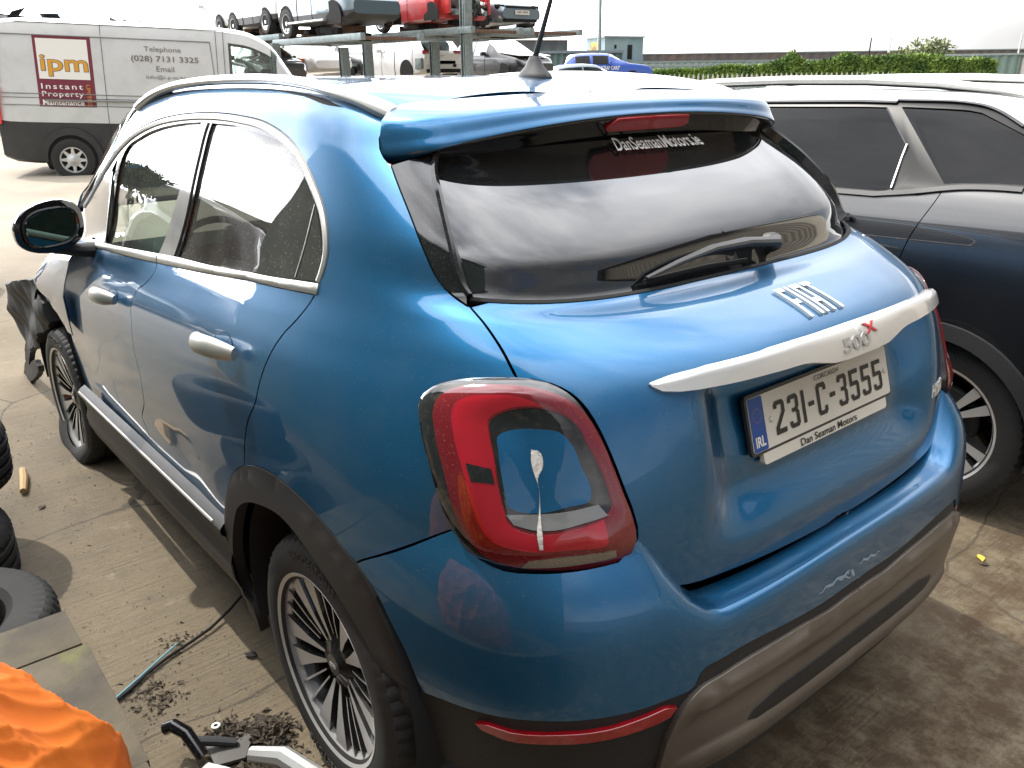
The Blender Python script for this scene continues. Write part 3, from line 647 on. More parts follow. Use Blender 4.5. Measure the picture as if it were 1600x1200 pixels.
def cutu(c,a,b):
    """part of a curve v(u) between two u values, running from a to b"""
    k=c[np.argsort(c[:,0])];lo,hi=min(a,b),max(a,b)
    mid=k[(k[:,0]>lo+.004)&(k[:,0]<hi-.004)]
    r=np.vstack([[lo,np.interp(lo,k[:,0],k[:,1])],mid,[hi,np.interp(hi,k[:,0],k[:,1])]])
    return r if a<b else r[::-1]
def text_polys(s,size=1.0,bold=0.0,spacing=1.0):
    """flat lettering as triangles in the xy plane, origin bottom left: verts, faces, width"""
    cu=bpy.data.curves.new('t','FONT');cu.body=s;cu.size=size;cu.offset=bold;cu.space_character=spacing;cu.resolution_u=3
    o=bpy.data.objects.new('t',cu);COL.objects.link(o)
    dg=bpy.context.evaluated_depsgraph_get();dg.update();me=bpy.data.meshes.new_from_object(o.evaluated_get(dg))
    V=np.array([tuple(v.co) for v in me.vertices]).reshape(-1,3);F=[tuple(p.vertices) for p in me.polygons]
    bpy.data.objects.remove(o);bpy.data.curves.remove(cu);bpy.data.meshes.remove(me)
    mn=V.min(0);V=V-mn;return V,F,V[:,0].max(),V[:,1].max()
def lettering(name,s,m,parent,origin,xd,yd,height,width=None,lift=.001,bold=0.0,thick=0,spacing=1.0,xf=None,shear=0):
    """lettering laid on a flat panel: origin = bottom-left corner, xd/yd unit directions"""
    V,F,w_,h_=text_polys(s,1,bold,spacing);xd=np.array(xd,float);yd=np.array(yd,float);nd=np.cross(xd,yd)
    sx=(width/w_) if width else height/h_;sy=height/h_
    X=np.array(origin)+np.outer((V[:,0]+shear*V[:,1])*sx,xd)+np.outer(V[:,1]*sy,yd)+nd*lift
    if thick:
        X,F=extr(X,F,-nd*thick)
    return meshobj(name,X,F,m,parent,xf=xf)
def extr(X,F,d):
    """give a flat mesh thickness: d is the vector back into the surface"""
    n=len(X);from collections import Counter
    ed=Counter()
    for f in F:
        for i in range(len(f)): ed[(f[i],f[(i+1)%len(f)])]+=1
    F2=list(F)+[tuple(i+n for i in f)[::-1] for f in F]
    for (a,b) in list(ed):
        if (b,a) not in ed: F2.append((b,a,a+n,b+n))
    return np.vstack([X,X+d]),F2
# ------------------------------------------------------------ the blue car
CAR=thing('crossover_car','blue crossover hatchback in the foreground with crumpled front wing and roof rails','car')
UC=XC-1
bb=mono('belt_bot');bt=mono('belt_top');st=mono('sill_top')
sfr=oc('seam_front_rear');srq=oc('seam_rear_q')
u_fr=T['seam_front_rear'][0][0];u_rq=T['seam_rear_q'][0][0]
# fraction helpers
def at_v(curve,u): k=curve[np.argsort(curve[:,0])];return float(np.interp(u,k[:,0],k[:,1]))
ud0=T['door_front'][0][0]
Pg=np.vstack([[[2.165,at_v(bb,2.05)]],cutu(bb,2.1,u_fr),sfr,cutu(st,sfr[-1][0],1.99),oc('door_front',rev=True)])
panel('front_door',Pg,M['blue'],CAR,h=.03,mirror='copy')
i0=6
Pg=np.vstack([cutu(bb,u_fr,max(u_rq,.099)),srq,oc('arch_out',2,7,rev=True),cutu(st,T['arch_out'][2][0]+.02,sfr[-1][0]),sfr[::-1]])
panel('rear_door',Pg,M['blue'],CAR,h=.03,mirror='copy')
lampc=T['lamp']
lamp_l=[p for p in lampc[20:]]+lampc[0:3]
seamq=oc('q_bump_seam')
Pg=np.vstack([srq[:1]+[-.004,.02],srq,oc('arch_out',6,13),seamq,spath([[seamq[-1][0],seamq[-1][1]/VS]]+lamp_l),oc('tg_side',rev=True),oc('pillar_out',rev=True),
   oc('roof_seam2',rev=True),oc('rail_base',rev=True),oc('a_pillar_out'),oc('frame_out')[:-1]])
panel('body_side',Pg,M['blue'],CAR,h=.026,mirror='copy')
rs=mono('roof_seam');rb=oc('rail_base',rev=True)
V17=16.97*VS
poleline=np.array([[u,V17] for u in np.linspace(UC,1.62,90)])
Pg=np.vstack([rb,rs,poleline,[[1.62,v*VS] for v in np.linspace(16.9,12.7,30)]])
panel('roof',Pg,M['blue'],CAR,h=.045,mirror='join',off=-.0005)
# windscreen, bonnet
Pg=np.array([[1.64,v*VS] for v in np.linspace(12.6,16.97,26)]+[[u,V17] for u in np.linspace(1.64,2.4,30)]+[[2.4,v*VS] for v in np.linspace(16.9,10,30)])
panel('windscreen',Pg,M['glass_front'],CAR,h=.06,mirror='join',off=-.004)
Pg=np.array([[2.41,v*VS] for v in np.linspace(10,16.97,26)]+[[u,V17] for u in np.linspace(2.41,2.95,20)]+[[2.95,v*VS] for v in np.linspace(16.9,9,26)])
panel('bonnet',Pg,M['blue'],CAR,h=.07,mirror='join')
# spoiler
M['brake']=mat('brake_light_lens',(.50,.015,.025),.35,coat=.3,coat_r=.2)
se=mono('spoil_edge_top');sb=mono('spoil_bot')
def soff(uv,p): return np.zeros(len(uv))
def sbv(u): return np.interp(-u,[-.02,.0144,.04,.077,.118,.157,.218,.318,.41,.57,1],[6.6,6.3,5.85,5.36,5.0,4.80,4.72,4.72,4.72,4.66,4.64])
Pg=np.vstack([[[-.002,.0]],[[u,.0] for u in np.linspace(-.02,UC,60)],[[UC,v*VS] for v in np.linspace(.2,4.6,12)],
   [[u,sbv(u)*VS] for u in np.linspace(UC,-.012,70)],[[-.006,6.0*VS],[-.002,5*VS],[.001,3.6*VS],[.002,2.2*VS],[.001,1*VS]]])
panel('spoiler',Pg,M['blue'],CAR,Pf=SP,sg=-1,h=.02,mirror='join',thick=.012,gap=0,off=.001)
Pg=np.vstack([[[u,(sbv(u)-.2)*VS] for u in np.linspace(-.03,UC,60)],[[UC,v*VS] for v in np.linspace(4.8,6.95,8)],[[u,6.95*VS] for u in np.linspace(UC,-.02,60)]])
panel('spoiler_underside',Pg,M['gloss_black'],CAR,Pf=SP,sg=-1,h=.02,mirror='join',thick=.03,gap=0,off=-.003)
Pg=np.array([[-.515,5.06],[-.58,5.06],[-.65,5.06],[-.65,6.45],[-.58,6.45],[-.50,6.35],[-.487,6.0]])*[1,VS]
panel('brake_light',Pg,M['brake'],CAR,Pf=SP,sg=-1,h=.02,mirror='join',thick=.008,gap=0,off=.003)
Pg=np.vstack([oc('pillar_out')+[.012,0],[[u,8.7*VS] for u in np.linspace(-.17,UC,30)],[[UC,13.3*VS]],[[u,13.3*VS] for u in np.linspace(UC,-.04,40)],[[-.006,12.5*VS]]])
panel('screen_backing',Pg,M['dull_black'],CAR,h=.05,mirror='join',off=-.024,thick=0,gap=0)
# tailgate
tl=mono('tg_low');
gb=8.95*VS
lin=spath(lampc[3:14])
Pg=np.vstack([oc('tg_side'),lin,[[u,v] for u,v in tl if u<-.34],[[UC,v*VS] for v in np.linspace(3.1,8.9,60)],[[u,gb] for u in np.linspace(UC,-.20,60)]])
panel('tailgate',Pg,M['blue'],CAR,h=.0105,mirror='join',fine=True)
# rear screen: frit, glass, pillars
Pg=np.vstack([[[u,8.99*VS] for u in np.linspace(-.175,UC,60)],[[UC,v*VS] for v in np.linspace(9.1,12.6,14)],[[u,12.6*VS] for u in np.linspace(UC,-.13,50)],oc('pillar_in')])
panel('rear_window',Pg,M['frit'],CAR,h=.022,mirror='join',off=-.012,thick=.01,gap=.001)
Pg=np.vstack([oc('pillar_out'),oc('pillar_in',rev=True)])
panel('pillar_panel',Pg,M['gloss_black'],CAR,h=.02,mirror='copy',off=.004,thick=.03)
sweep('pillar_fin',oc('pillar_in')+[0,0],[(-.010,-.010),(-.010,.012),(-.004,.017),(.003,.012),(.003,-.010)],M['gloss_black'],CAR,mirror=True)
sweep('window_seal',uvline([[-.172,8.97],[-.3,8.97],[-.5,8.97],[UC,8.97]]),[(-.006,-.006),(-.004,.002),(.004,.002),(.006,-.006)],M['dull_black'],CAR,mirror=True)
# taillight
DKB=[[p[:2] for p in T['seg_a']],[p[:2] for p in T['seg_b']]]
M['red_dust']=dusty(mat('dusty_red_lens',(.15,.003,.008),.12,coat=1,coat_r=.02),dust=(.30,.16,.15),scale=200,lo=.6,hi=.78,amt=.45,streak=.12)
M['red_ring']=mat('bright_red_light_guide',(.40,.004,.018),.12,coat=1,coat_r=.01,noise=(9,(.30,.004,.012),.4,.7))
LA=spath([p[:2] for p in lampc],True)
pl_=lambda n:spath(T[n],True,.005)
red=pl_('lamp_red');dk=pl_('lamp_dark');bl=pl_('lamp_blue')
cen=red.mean(0)
def dome(poly,hgt,wd,base=0.0):
    def f(uv,p):
        d=dist_poly(uv,poly);k=np.clip(d/wd,0,1);return base+hgt*np.sqrt(np.clip(1-(1-k)**2,0,1))
    return f
LAi=LA[np.argmin(((red[:,None,:]-LA[None])**2).sum(-1),1)]
_w=sst(-.235,-.30,red[:,0])[:,None]*.62
RED2=red*(1-_w)+LAi*_w
def lensf(add=0.0):
    # rounded ring: rises from the rim, falls towards the window in the middle
    def f(uv,p):
        a=np.clip(dist_poly(uv,LA)/.050,0,1);b=np.clip(dist_poly(uv,dk)/.035,0,1);ins=inside(uv,dk)
        return add+.002+.025*np.sin(a*pi/2)**.8+np.where(ins,-.010*np.sin(b*pi/2),.008*np.sin(b*pi/2))
    return f
for s in (1,-1):
    LT=bpy.data.objects.new('taillight',None);link(LT,CAR)
    fl=(lambda X,s=s: BW(np.asarray(X)*[1,s,1]))
    def lp(name,poly,m,off,h=.012,thick=.006,holes=(),gap=0):
        o=panel(name,poly,m,LT,off=off,h=h,thick=thick,gap=gap,holes=holes,xf=fl,fine=True,flip=s<0)
        return o
    lp('housing',LA,M['lens_dark'],lensf(0),gap=.003,h=.011,thick=.02)
    lp('lens',RED2,M['red_dust'],lensf(.0012),holes=[inset(dk,-.001)],thick=.003,h=.009)
    r1=red+(cen-red)*.20;r2=dk+(dk-dk.mean(0))*.16
    lp('light_ring',inset(clean(red),.022),M['red_ring'],lensf(.0022),holes=[clean(dk+(dk-dk.mean(0))*.05)],thick=.002,h=.009)
    lp('inner_surround',dk,M['lens_dark'],lensf(.0018),thick=.004,h=.006)
    lp('body_insert',bl,M['blue'],lensf(.0040),thick=.004,h=.008)
    lp('reflector_strip',pl_('lamp_grey'),M['lens_grey'],lensf(.0036),thick=.002,h=.01)
    lp('reversing_light',pl_('lamp_clear'),M['lens_clear'],lensf(.0034),thick=.003,h=.01)
    for q in DKB[:1]:
        lp('dark_segment',np.array(q)*[1,VS],M['lens_dark'],lensf(.0046),thick=.001,h=.005)
    if s>0:
        o=lp('bird_dropping',pl_('bird'),M['bird'],lensf(.0052),thick=.0012,h=.006);o['label']='dried white bird dropping running down the lamp'
# bumper
bl_=mono('b_low',step=.006,sm=9);
kk=bl_[bl_[:,0]<-.112]
blv=np.vstack([T['bump_front'][-1][:2]*np.array([1,VS]),kk])
topv=[[-.335,.35],[-.36,.0],[-.40,-.1]]
Pg=np.vstack([oc('bump_front'),kk,[[UC,v*VS] for v in np.linspace(3.3,-.1,20)],[[u,-.1*VS] for u in np.linspace(UC,-.37,30)],
   [[-.352,.15*VS],[-.335,.55*VS]],oc('bump_lamp',rev=True),oc('bump_seam',rev=True)])
panel('rear_bumper',Pg,M['blue'],CAR,Pf=Q,sg=-1,h=.02,mirror='join',thick=.012)
Pg=np.vstack([[[ -.105,5.0*VS]],kk,[[UC,v*VS] for v in np.linspace(3.9,7.2,20)],[[u,7.2*VS] for u in np.linspace(UC,-.085,40)]])
panel('lower_bumper',Pg,M['black_plastic'],CAR,Pf=Q,sg=-1,h=.03,mirror='join',off=-.004,thick=.03)
sk=mono('skid_top',step=.006,umin=UC,sm=9)
sk=sk[(sk[:,0]<-.352)]
Pg=np.vstack([sk,[[UC,v*VS] for v in np.linspace(4.1,6.9,14)],[[u,(6.9+.05)*VS] for u in np.linspace(UC,-.40,20)],[[-.345,7.1*VS],[-.348,6.2*VS]]])
rec=np.vstack([[[-.445,6.05*VS],[-.46,5.4*VS]],[[u,5.15*VS] for u in np.linspace(-.50,UC,20)],[[UC,v*VS] for v in np.linspace(5.3,6.0,5)],[[u,6.02*VS] for u in np.linspace(UC,-.46,20)]])
def skoff(uv,p):
    v=uv[:,1]/VS
    top=np.interp(uv[:,0],sk[::-1,0],sk[::-1,1])/VS
    a=.016*sst(0,.22,v-top)-.014*sst(.55,.95,v-top)*sst(5.2,4.4,v)-.012*sst(4.4,5.0,v)+.022*sst(5.75,6.0,v)-.012*sst(6.15,6.6,v)
    e=sst(-.352,-.40,uv[:,0]);return .003+a*.7*e+.008*(1-e)
panel('skid_plate',Pg,M['taupe'],CAR,Pf=Q,sg=-1,h=.018,mirror='join',off=skoff,thick=.02)
panel('skid_insert',rec,M['black_plastic'],CAR,Pf=Q,sg=-1,h=.03,mirror='join',off=.008,thick=.004,gap=0)
rf=spath(T['reflector'],True)
for s in (1,-1):
    o=panel('reflector',rf,M['red_deep'] if s<0 else M['red'],CAR,Pf=Q,sg=-1,off=.006 if s>0 else -.002,h=.02,thick=.012,gap=0,xf=(lambda X,s=s:BW(np.asarray(X)*[1,s,1])),flip=s<0)
o=panel('paint_scratch',spath(T['scratch'],False) if 0 else np.array([[p[0],p[1]*VS] for p in T['scratch']]),M['white'],CAR,Pf=Q,sg=-1,off=.0012,h=.02,thick=0,gap=0) if 0 else None
sc_=[p[:2] for p in T['scratch']]
M['scuff']=mat('pale_scuff',(.26,.33,.40),.7)
for a,b,wd_ in ((sc_[0],sc_[3],.0035),(sc_[1],sc_[4],.002),(sc_[3],sc_[4],.004),(sc_[5],sc_[6],.003),(sc_[2],sc_[3],.0025)):
    k=9;uv=np.array([[a[0]+(b[0]-a[0])*i/k,(a[1]+(b[1]-a[1])*i/k+.05*math.sin(i*2.1))*VS] for i in range(k+1)])
    sweep('scuff_mark',uv,[(-wd_,.0008),(wd_,.0008)],M['scuff'],CAR,Pf=Q,sg=-1,taper=3)
# silver bar over the plate
up=[[-.358,6.42],[-.378,6.54],[-.41,6.62],[-.47,6.69],[-.55,6.73],[UC,6.745]]
lo=[[-.3585,6.30],[-.368,6.16],[-.385,6.09],[-.42,6.07],[-.50,6.07],[-.552,6.04],[-.572,5.96],[-.592,5.88],[-.612,5.86],[UC,5.855]]
U=spath(up);Lw=spath(lo)
Pg=np.vstack([Lw[::-1],[[-.3565,6.37*VS]],U])
def baroff(uv,p=None):
    v=uv[:,1]/VS;uu=np.where(uv[:,0]<UC,2*UC-uv[:,0],uv[:,0]);tp=np.interp(uu,U[::-1,0],U[::-1,1])/VS;lw=np.interp(uu,Lw[::-1,0],Lw[::-1,1])/VS
    s=np.clip((tp-v)/np.maximum(tp-lw,.05),0,1);edge=sst(-.356,-.405,uu)
    return -.017+(.030*np.clip(1-(1-s*1.9)**2*(s<.526),0,1)**.5*(1-.30*s))*(.25+.75*edge)
panel('tailgate_bar',Pg,M['silver'],CAR,Pf=PB,off=baroff,h=.009,mirror='join',thick=.018,gap=0)
# plate corners in the body frame
def flat_frame(c,wdir,tilt):
    xd=np.array([0,-1.,0]);nd=np.array([-cos(tilt),0,sin(tilt)]);yd=np.cross(nd,xd);return xd,yd,nd
tilt=math.atan2(.030,.110)
xd,yd,nd=flat_frame(None,None,tilt);ctr=np.array([-.7095,0,.9985])
O=ctr-xd*.26-yd*.055
PLT=bpy.data.objects.new('number_plate',None);link(PLT,CAR)
def slab(name,x0,x1,y0,y1,z0,z1,m,parent,r=.006):
    bm=bmesh.new();k=[]
    pts=[]
    for cx,cy,a0 in ((x1-r,y1-r,0),(x0+r,y1-r,90),(x0+r,y0+r,180),(x1-r,y0+r,270)):
        for j in range(5):
            a=radians(a0+j*22.5);pts.append((cx+r*cos(a),cy+r*sin(a)))
    V=[O+xd*x+yd*y+nd*z0 for x,y in pts]+[O+xd*x+yd*y+nd*z1 for x,y in pts];n=len(pts)
    F=[tuple(range(n,2*n)),tuple(range(n))[::-1]]+[(i,(i+1)%n,n+(i+1)%n,n+i) for i in range(n)]
    return meshobj(name,V,F,m,parent,xf=BW)
M['plate']=dusty(mat('off_white_plate',(.70,.67,.59),.45),amt=.2)
M['euro']=mat('plate_blue',(.012,.07,.30),.45);M['ink']=mat('plate_black',(.02,.02,.02),.5);M['frame']=mat('plate_frame',(.03,.03,.032),.4)
slab('plate_holder',-.006,.526,-.006,.116,-.007,.001,M['frame'],PLT,.010)
slab('dealer_strip',.030,.500,-.030,.004,-.010,.0005,M['plate'],PLT,.008)
slab('plate_face',0,.52,0,.110,0,.003,M['plate'],PLT)
slab('euro_band',.001,.046,.001,.109,.003,.0038,M['euro'],PLT,.004)
for i in range(12):
    a=2*pi*i/12;c=(.0235+.0135*cos(a),.072+.0135*sin(a))
    st_=[(c[0]+(.0022 if j%2==0 else .0009)*sin(pi*j/5),c[1]+(.0022 if j%2==0 else .0009)*cos(pi*j/5)) for j in range(10)]
    meshobj('star',[O+xd*x+yd*y+nd*.0043 for x,y in st_],[tuple(range(10))[::-1]],M['amber'],PLT,xf=BW)
lettering('country_letters','IRL',M['white'],PLT,O+xd*.008+yd*.010,xd,yd,.021,width=.031,lift=.0045,bold=.03,xf=BW)
# registration in a tall narrow face
def glyph(ch):
    t=.20
    G={'2':[[(0,.78),(0,.9),(.1,1),(.5,1),(.6,.9),(.6,.62),(.2,.2),(.2,.15),(.6,.15),(.6,0),(0,0),(0,.22),(.43,.66),(.43,.84),(.4,.87),(.2,.87),(.17,.84),(.17,.78)]],
    '3':[[(0,.78),(0,.9),(.1,1),(.5,1),(.6,.9),(.6,.62),(.52,.53),(.6,.44),(.6,.1),(.5,0),(.1,0),(0,.1),(0,.22),(.17,.22),(.17,.16),(.2,.13),(.4,.13),(.43,.16),(.43,.42),(.38,.47),(.2,.47),(.2,.59),(.38,.59),(.43,.64),(.43,.84),(.4,.87),(.2,.87),(.17,.84),(.17,.78)]],
    '1':[[(0,0),(.17,0),(.17,1),(0,1)]],
    '5':[[(0,.48),(0,1),(.58,1),(.58,.86),(.17,.86),(.17,.62),(.5,.62),(.6,.52),(.6,.1),(.5,0),(.1,0),(0,.1),(0,.22),(.17,.22),(.17,.16),(.2,.13),(.4,.13),(.43,.16),(.43,.46),(.4,.49)]],
    'C':[[(.6,.75),(.6,.9),(.5,1),(.1,1),(0,.9),(0,.1),(.1,0),(.5,0),(.6,.1),(.6,.25),(.43,.25),(.43,.16),(.4,.13),(.2,.13),(.17,.16),(.17,.84),(.2,.87),(.4,.87),(.43,.84),(.43,.75)]],
    '-':[[(0,.43),(.34,.43),(.34,.57),(0,.57)]]}
    return G[ch]
x=.078
for ch in '231-C-3555':
    pts=np.array(glyph(ch)[0],float);W=.058*1.02
    Vt,Ft=tri_poly(pts,[],5.0)
    X=np.array([O+xd*(x+p[0]*W)+yd*(.018+p[1]*.068)+nd*.0046 for p in Vt])
    meshobj('registration_character',X,[f[::-1] for f in Ft] if np.dot(np.cross(X[Ft[0][1]]-X[Ft[0][0]],X[Ft[0][2]]-X[Ft[0][0]]),nd)<0 else Ft,M['ink'],PLT,xf=BW)
    x+=pts[:,0].max()*W+.0125
lettering('county_name','CORCAIGH',M['ink'],PLT,O+xd*.228+yd*.094,xd,yd,.0105,width=.092,lift=.0046,xf=BW)
lettering('dealer_name','Dan Seaman Motors',M['ink'],PLT,O+xd*.155+yd*(-.026),xd,yd,.0155,width=.215,lift=.0022,bold=.012,xf=BW)
for xx in (.066,.503):
    V,F=lathe_mesh([(0,.003),(.004,.003),(.006,.001),(.006,-.001)],14);V=np.array(V)
    X=np.array([O+xd*(xx+v[0])+yd*(.055+v[2])+nd*(.0045+v[1]) for v in V]);meshobj('plate_screw',X,[f[::-1] for f in F],M['plate'],PLT,smooth=True,xf=BW)
# wrapped raised lettering on the body surface
def on_surface(name,polys,m,parent,u0,v0,du,dv,lift,thick,Pf=P,sg=1,dense=.004):
    """polys in a unit box (x right, y up) mapped to u0-x*du, v0+y*dv"""
    for pg in polys:
        pg=np.array(pg,float)
        uv=np.stack([u0-pg[:,0]*du,(v0+pg[:,1]*dv)*VS],1)
        # densify
        d=[]
        for i in range(len(uv)):
            a=uv[i];b=uv[(i+1)%len(uv)];k=max(1,int(np.linalg.norm(b-a)/dense))
            for j in range(k): d.append(a+(b-a)*j/k)
        panel(name,np.array(d),m,parent,Pf=Pf,sg=sg,off=lift,h=.006,thick=thick,gap=0)
FI_A=[[(0,0),(.30,0),(.30,1),(0,1)]]
letters=[ # F I A T as tall bars
 [(0,0),(.065,0),(.065,.44),(.19,.44),(.19,.57),(.065,.57),(.065,.87),(.21,.87),(.21,1),(0,1)],
 [(.28,0),(.345,0),(.345,1),(.28,1)],
 [(.425,0),(.49,0),(.49,.34),(.615,.34),(.615,0),(.68,0),(.68,1),(.425,1)],
 [(.75,.87),(.835,.87),(.835,0),(.90,0),(.90,.87),(.985,.87),(.985,1),(.75,1)]]
M['badge']=mat('chrome_badge',(.82,.81,.78),.35,metal=.5)
def badge_poly(pg,hole=None):
    def uvm(q):
        q=np.array(q,float);uv=np.stack([UC+.040-q[:,0]*.082,(7.12+q[:,1]*.84)*VS],1);d=[]
        for i in range(len(uv)):
            a=uv[i];b=uv[(i+1)%len(uv)];k=max(1,int(np.linalg.norm(b-a)/.004))
            for j in range(k): d.append(a+(b-a)*j/k)
        return np.array(d)
    panel('badge_letter',uvm(pg),M['badge'],CAR,off=.0055,h=.006,thick=.0055,gap=0,holes=[uvm(hole)] if hole else [])
for i,pg in enumerate(letters): badge_poly(pg,[(.49,.47),(.615,.47),(.615,.87),(.49,.87)] if i==2 else None)
# 500X on the bar (embossed, the X red)
def bar_text(s,m,u0,v0,hgt,nm,lift,sc=1.0):
    V,F,w_,h_=text_polys(s,1,.02,1.0);k=hgt/h_
    uv=np.stack([u0-V[:,0]*k/UM*1.4,v0*VS+V[:,1]*k*.9],1)
    p_,n_=surf_eval(PB,uv,0,1);p_=p_+n_*baroff(uv)[:,None]+n_*lift
    X,F2=extr(p_,F,-n_*.004);meshobj(nm,X,F2,m,CAR,xf=BW)
M['numeral']=mat('numeral_shade',(.45,.44,.42),.35,metal=.5)
bar_text('500',M['numeral'],UC+.040,5.98,.032,'badge_numerals',.0025)
M['red_paint']=mat('red_badge',(.45,.01,.02),.3,coat=1)
bar_text('X',M['red_paint'],UC-.010,6.22,.026,'badge_cross',.003)
# HYBRID near the right lower corner of the tailgate
V,F,w_,h_=text_polys('HYBRID',1,.03,1.0)
uv=np.stack([-.882-V[:,0]/w_*.045,3.98*VS+V[:,1]/h_*.022],1);p_,n_=surf_eval(P,uv,.002,1)
p_=p_*1.0;X,F2=extr(p_,F,-n_*.003);meshobj('hybrid_badge',X,F2,M['badge'],CAR,xf=BW)
# sticker on the rear screen
V,F,w_,h_=text_polys('DanSeamanMotors.ie',1,.014,1.0);ta,tb=T['glass_text']
uv=np.stack([ta[0]+(tb[0]-ta[0])*V[:,0]/w_,(ta[1]+(tb[1]-ta[1])*V[:,0]/w_)*VS+V[:,1]/h_*.030-.004],1);p_,n_=surf_eval(P,uv,-.0035,1)
meshobj('dealer_sticker',p_,F,M['white'],CAR,xf=BW)
# rear wiper
def onP(u,v,h,Pf=P,sg=1):
    p_,n_=surf_eval(Pf,np.array([[u,v*VS]]),h,sg);return BW(p_)[0]
WI=bpy.data.objects.new('rear_wiper',None);link(WI,CAR)
pts=[onP(q[0],q[1],hh) for q,hh in zip(T['wiper'],(.012,.024,.028,.026,.020,.014))]
V,F=tube_mesh(pts,[.015,.021,.019,.015,.010,.006],10,flat=.55);meshobj('wiper_arm',V,F,M['trim'],WI,smooth='auto')
pts=[onP(q[0],q[1],.004) for q in T['wblade']]
V,F=tube_mesh(pts,.006,6);meshobj('wiper_blade',V,F,M['dull_black'],WI,smooth='auto')
V,F=lathe_mesh([(0,.03),(.018,.028),(.022,.018),(.024,.0)],18)
pv=onP(T['wiper'][0][0],T['wiper'][0][1]-.1,-.012);nv=onP(T['wiper'][0][0],T['wiper'][0][1]-.1,.1)-pv;nv/=np.linalg.norm(nv);ax=Vector(nv).to_track_quat('Y','Z').to_matrix()
meshobj('wiper_pivot',[tuple(Vector(pv)+ax@Vector(v)) for v in V],F,M['trim'],WI,smooth=True)
# side windows: black surround, bright frame, glass
fr=oc('frame_out')
Pg=np.vstack([fr,[[T['belt_bot'][-1][0],T['belt_bot'][-1][1]*VS]],cutu(bb,.11,2.1)])
wr,wf,wq=spath(T['win_rear'],True),spath(T['win_front'],True),spath(T['win_quarter'],True)
panel('window_surround',Pg,M['gloss_black'],CAR,h=.04,mirror='copy',off=-.003,thick=.02,gap=.001,holes=[inset(clean(wr),.0),inset(clean(wf),.0),inset(clean(wq),.0)])
for nm,pg,mm in (('rear_door_glass',wr,M['glass_side']),('front_door_glass',wf,M['glass_front']),('quarter_glass',wq,M['glass_front'])):
    panel(nm,inset(clean(pg),-.006),mm,CAR,h=.05,mirror='copy',off=-.010,thick=0,gap=0)
sweep('window_frame_strip',fr[2:],[(.004,-.004),(.005,.001),(.012,.004),(.020,.001),(.021,-.004)],M['chrome'],CAR,mirror=True)
bm_=spath([[p[0],p[1]] for p in T['belt_bot'][1:]])
mid=np.array([[u,(at_v(bb,u)+at_v(bt,u))/2] for u in np.linspace(2.05,.095,90)])
hw=np.array([abs(at_v(bt,u)-at_v(bb,u)) for u in mid[:,0]])
Pg=np.vstack([cutu(bt,2.08,.093),[[.09,T['belt_bot'][-1][1]*VS]],cutu(bb,.10,2.08)])
us_=float(u_fr)
for a,b in ((2.08,us_+.003),(us_-.003,.093)):
    Pg=np.vstack([cutu(bt,a,b),cutu(bb,b,a)])
    def bo(uv,p):
        t_=np.array([at_v(bt,u) for u in uv[:,0]]);b_=np.array([at_v(bb,u) for u in uv[:,0]]);s=np.clip((t_-uv[:,1])/np.maximum(t_-b_,.005),0,1)
        return .002+.007*np.sin(pi*np.clip(s,0,1))**.7
    panel('belt_moulding',Pg,M['chrome'],CAR,h=.012,mirror='copy',off=bo,thick=.008,gap=.0005)
sweep('quarter_divider',oc('qdiv'),[(-.0012,-.009),(-.0012,-.0075),(.0012,-.0075),(.0012,-.009)],M['alloy'],CAR)
# dusty B pillar strips
M['pillar']=dusty(mat('dusty_pillar_film',(.10,.10,.095),.35,coat=.5),dust=(.40,.38,.33),streak=.5,amt=.6)
wl=spath(T['win_front'][0:4]);wrl=spath([T['win_rear'][11],T['win_rear'][12],T['win_rear'][0]])
Pg=np.vstack([wl+[-.006,0],(wrl+[.022,0])])
panel('pillar_cover',Pg,M['pillar'],CAR,h=.05,mirror='copy',off=.001,thick=.004,gap=0)
# roof rails
for s in (1,-1):
    pts=[]
    base=[(1.56,12.72,.0),(1.42,13.25,.010),(1.27,13.6,.016),(1.08,13.85,.019),(.85,14.0,.020),(.6,14.0,.020),(.38,13.8,.019),(.2,13.5,.016),(.07,13.25,.011),(-.012,13.02,.0)]
    cp=[]
    for u,v,h in base:
        p_,n_=surf_eval(P,np.array([[u,v*VS]]),0,1);q=p_[0]+[0,0,h];cp.append(BW(q*[1,s,1])[0])
    sm=[]
    for i in range(len(cp)-1):
        for j in range(6):
            t=j/6;a=cp[max(i-1,0)];b=cp[i];c_=cp[i+1];d=cp[min(i+2,len(cp)-1)]
            sm.append(.5*((2*b)+(c_-a)*t+(2*a-5*b+4*c_-d)*t*t+(3*b-a-3*c_+d)*t**3))
    sm.append(cp[-1]);n_=len(sm)
    R_=[.017+.006*math.exp(-((i/n_-.93)/.06)**2)+.004*math.exp(-((i/n_-.06)/.06)**2) for i in range(n_)];R_[0]=.006;R_[-1]=.008
    RR=bpy.data.objects.new('roof_rail',None);link(RR,CAR)
    V,F=tube_mesh(sm,R_,12,flat=.8);meshobj('rail_bar',V,F,M['silver'],RR,smooth='auto')
    seal=[p-np.array([0,s*-.006,.020]) for p in sm[3:-3]]
    V,F=tube_mesh([p-np.array([0,0,.012]) for p in seal],.010,8);meshobj('rail_seal',V,F,M['dull_black'],RR,smooth='auto')
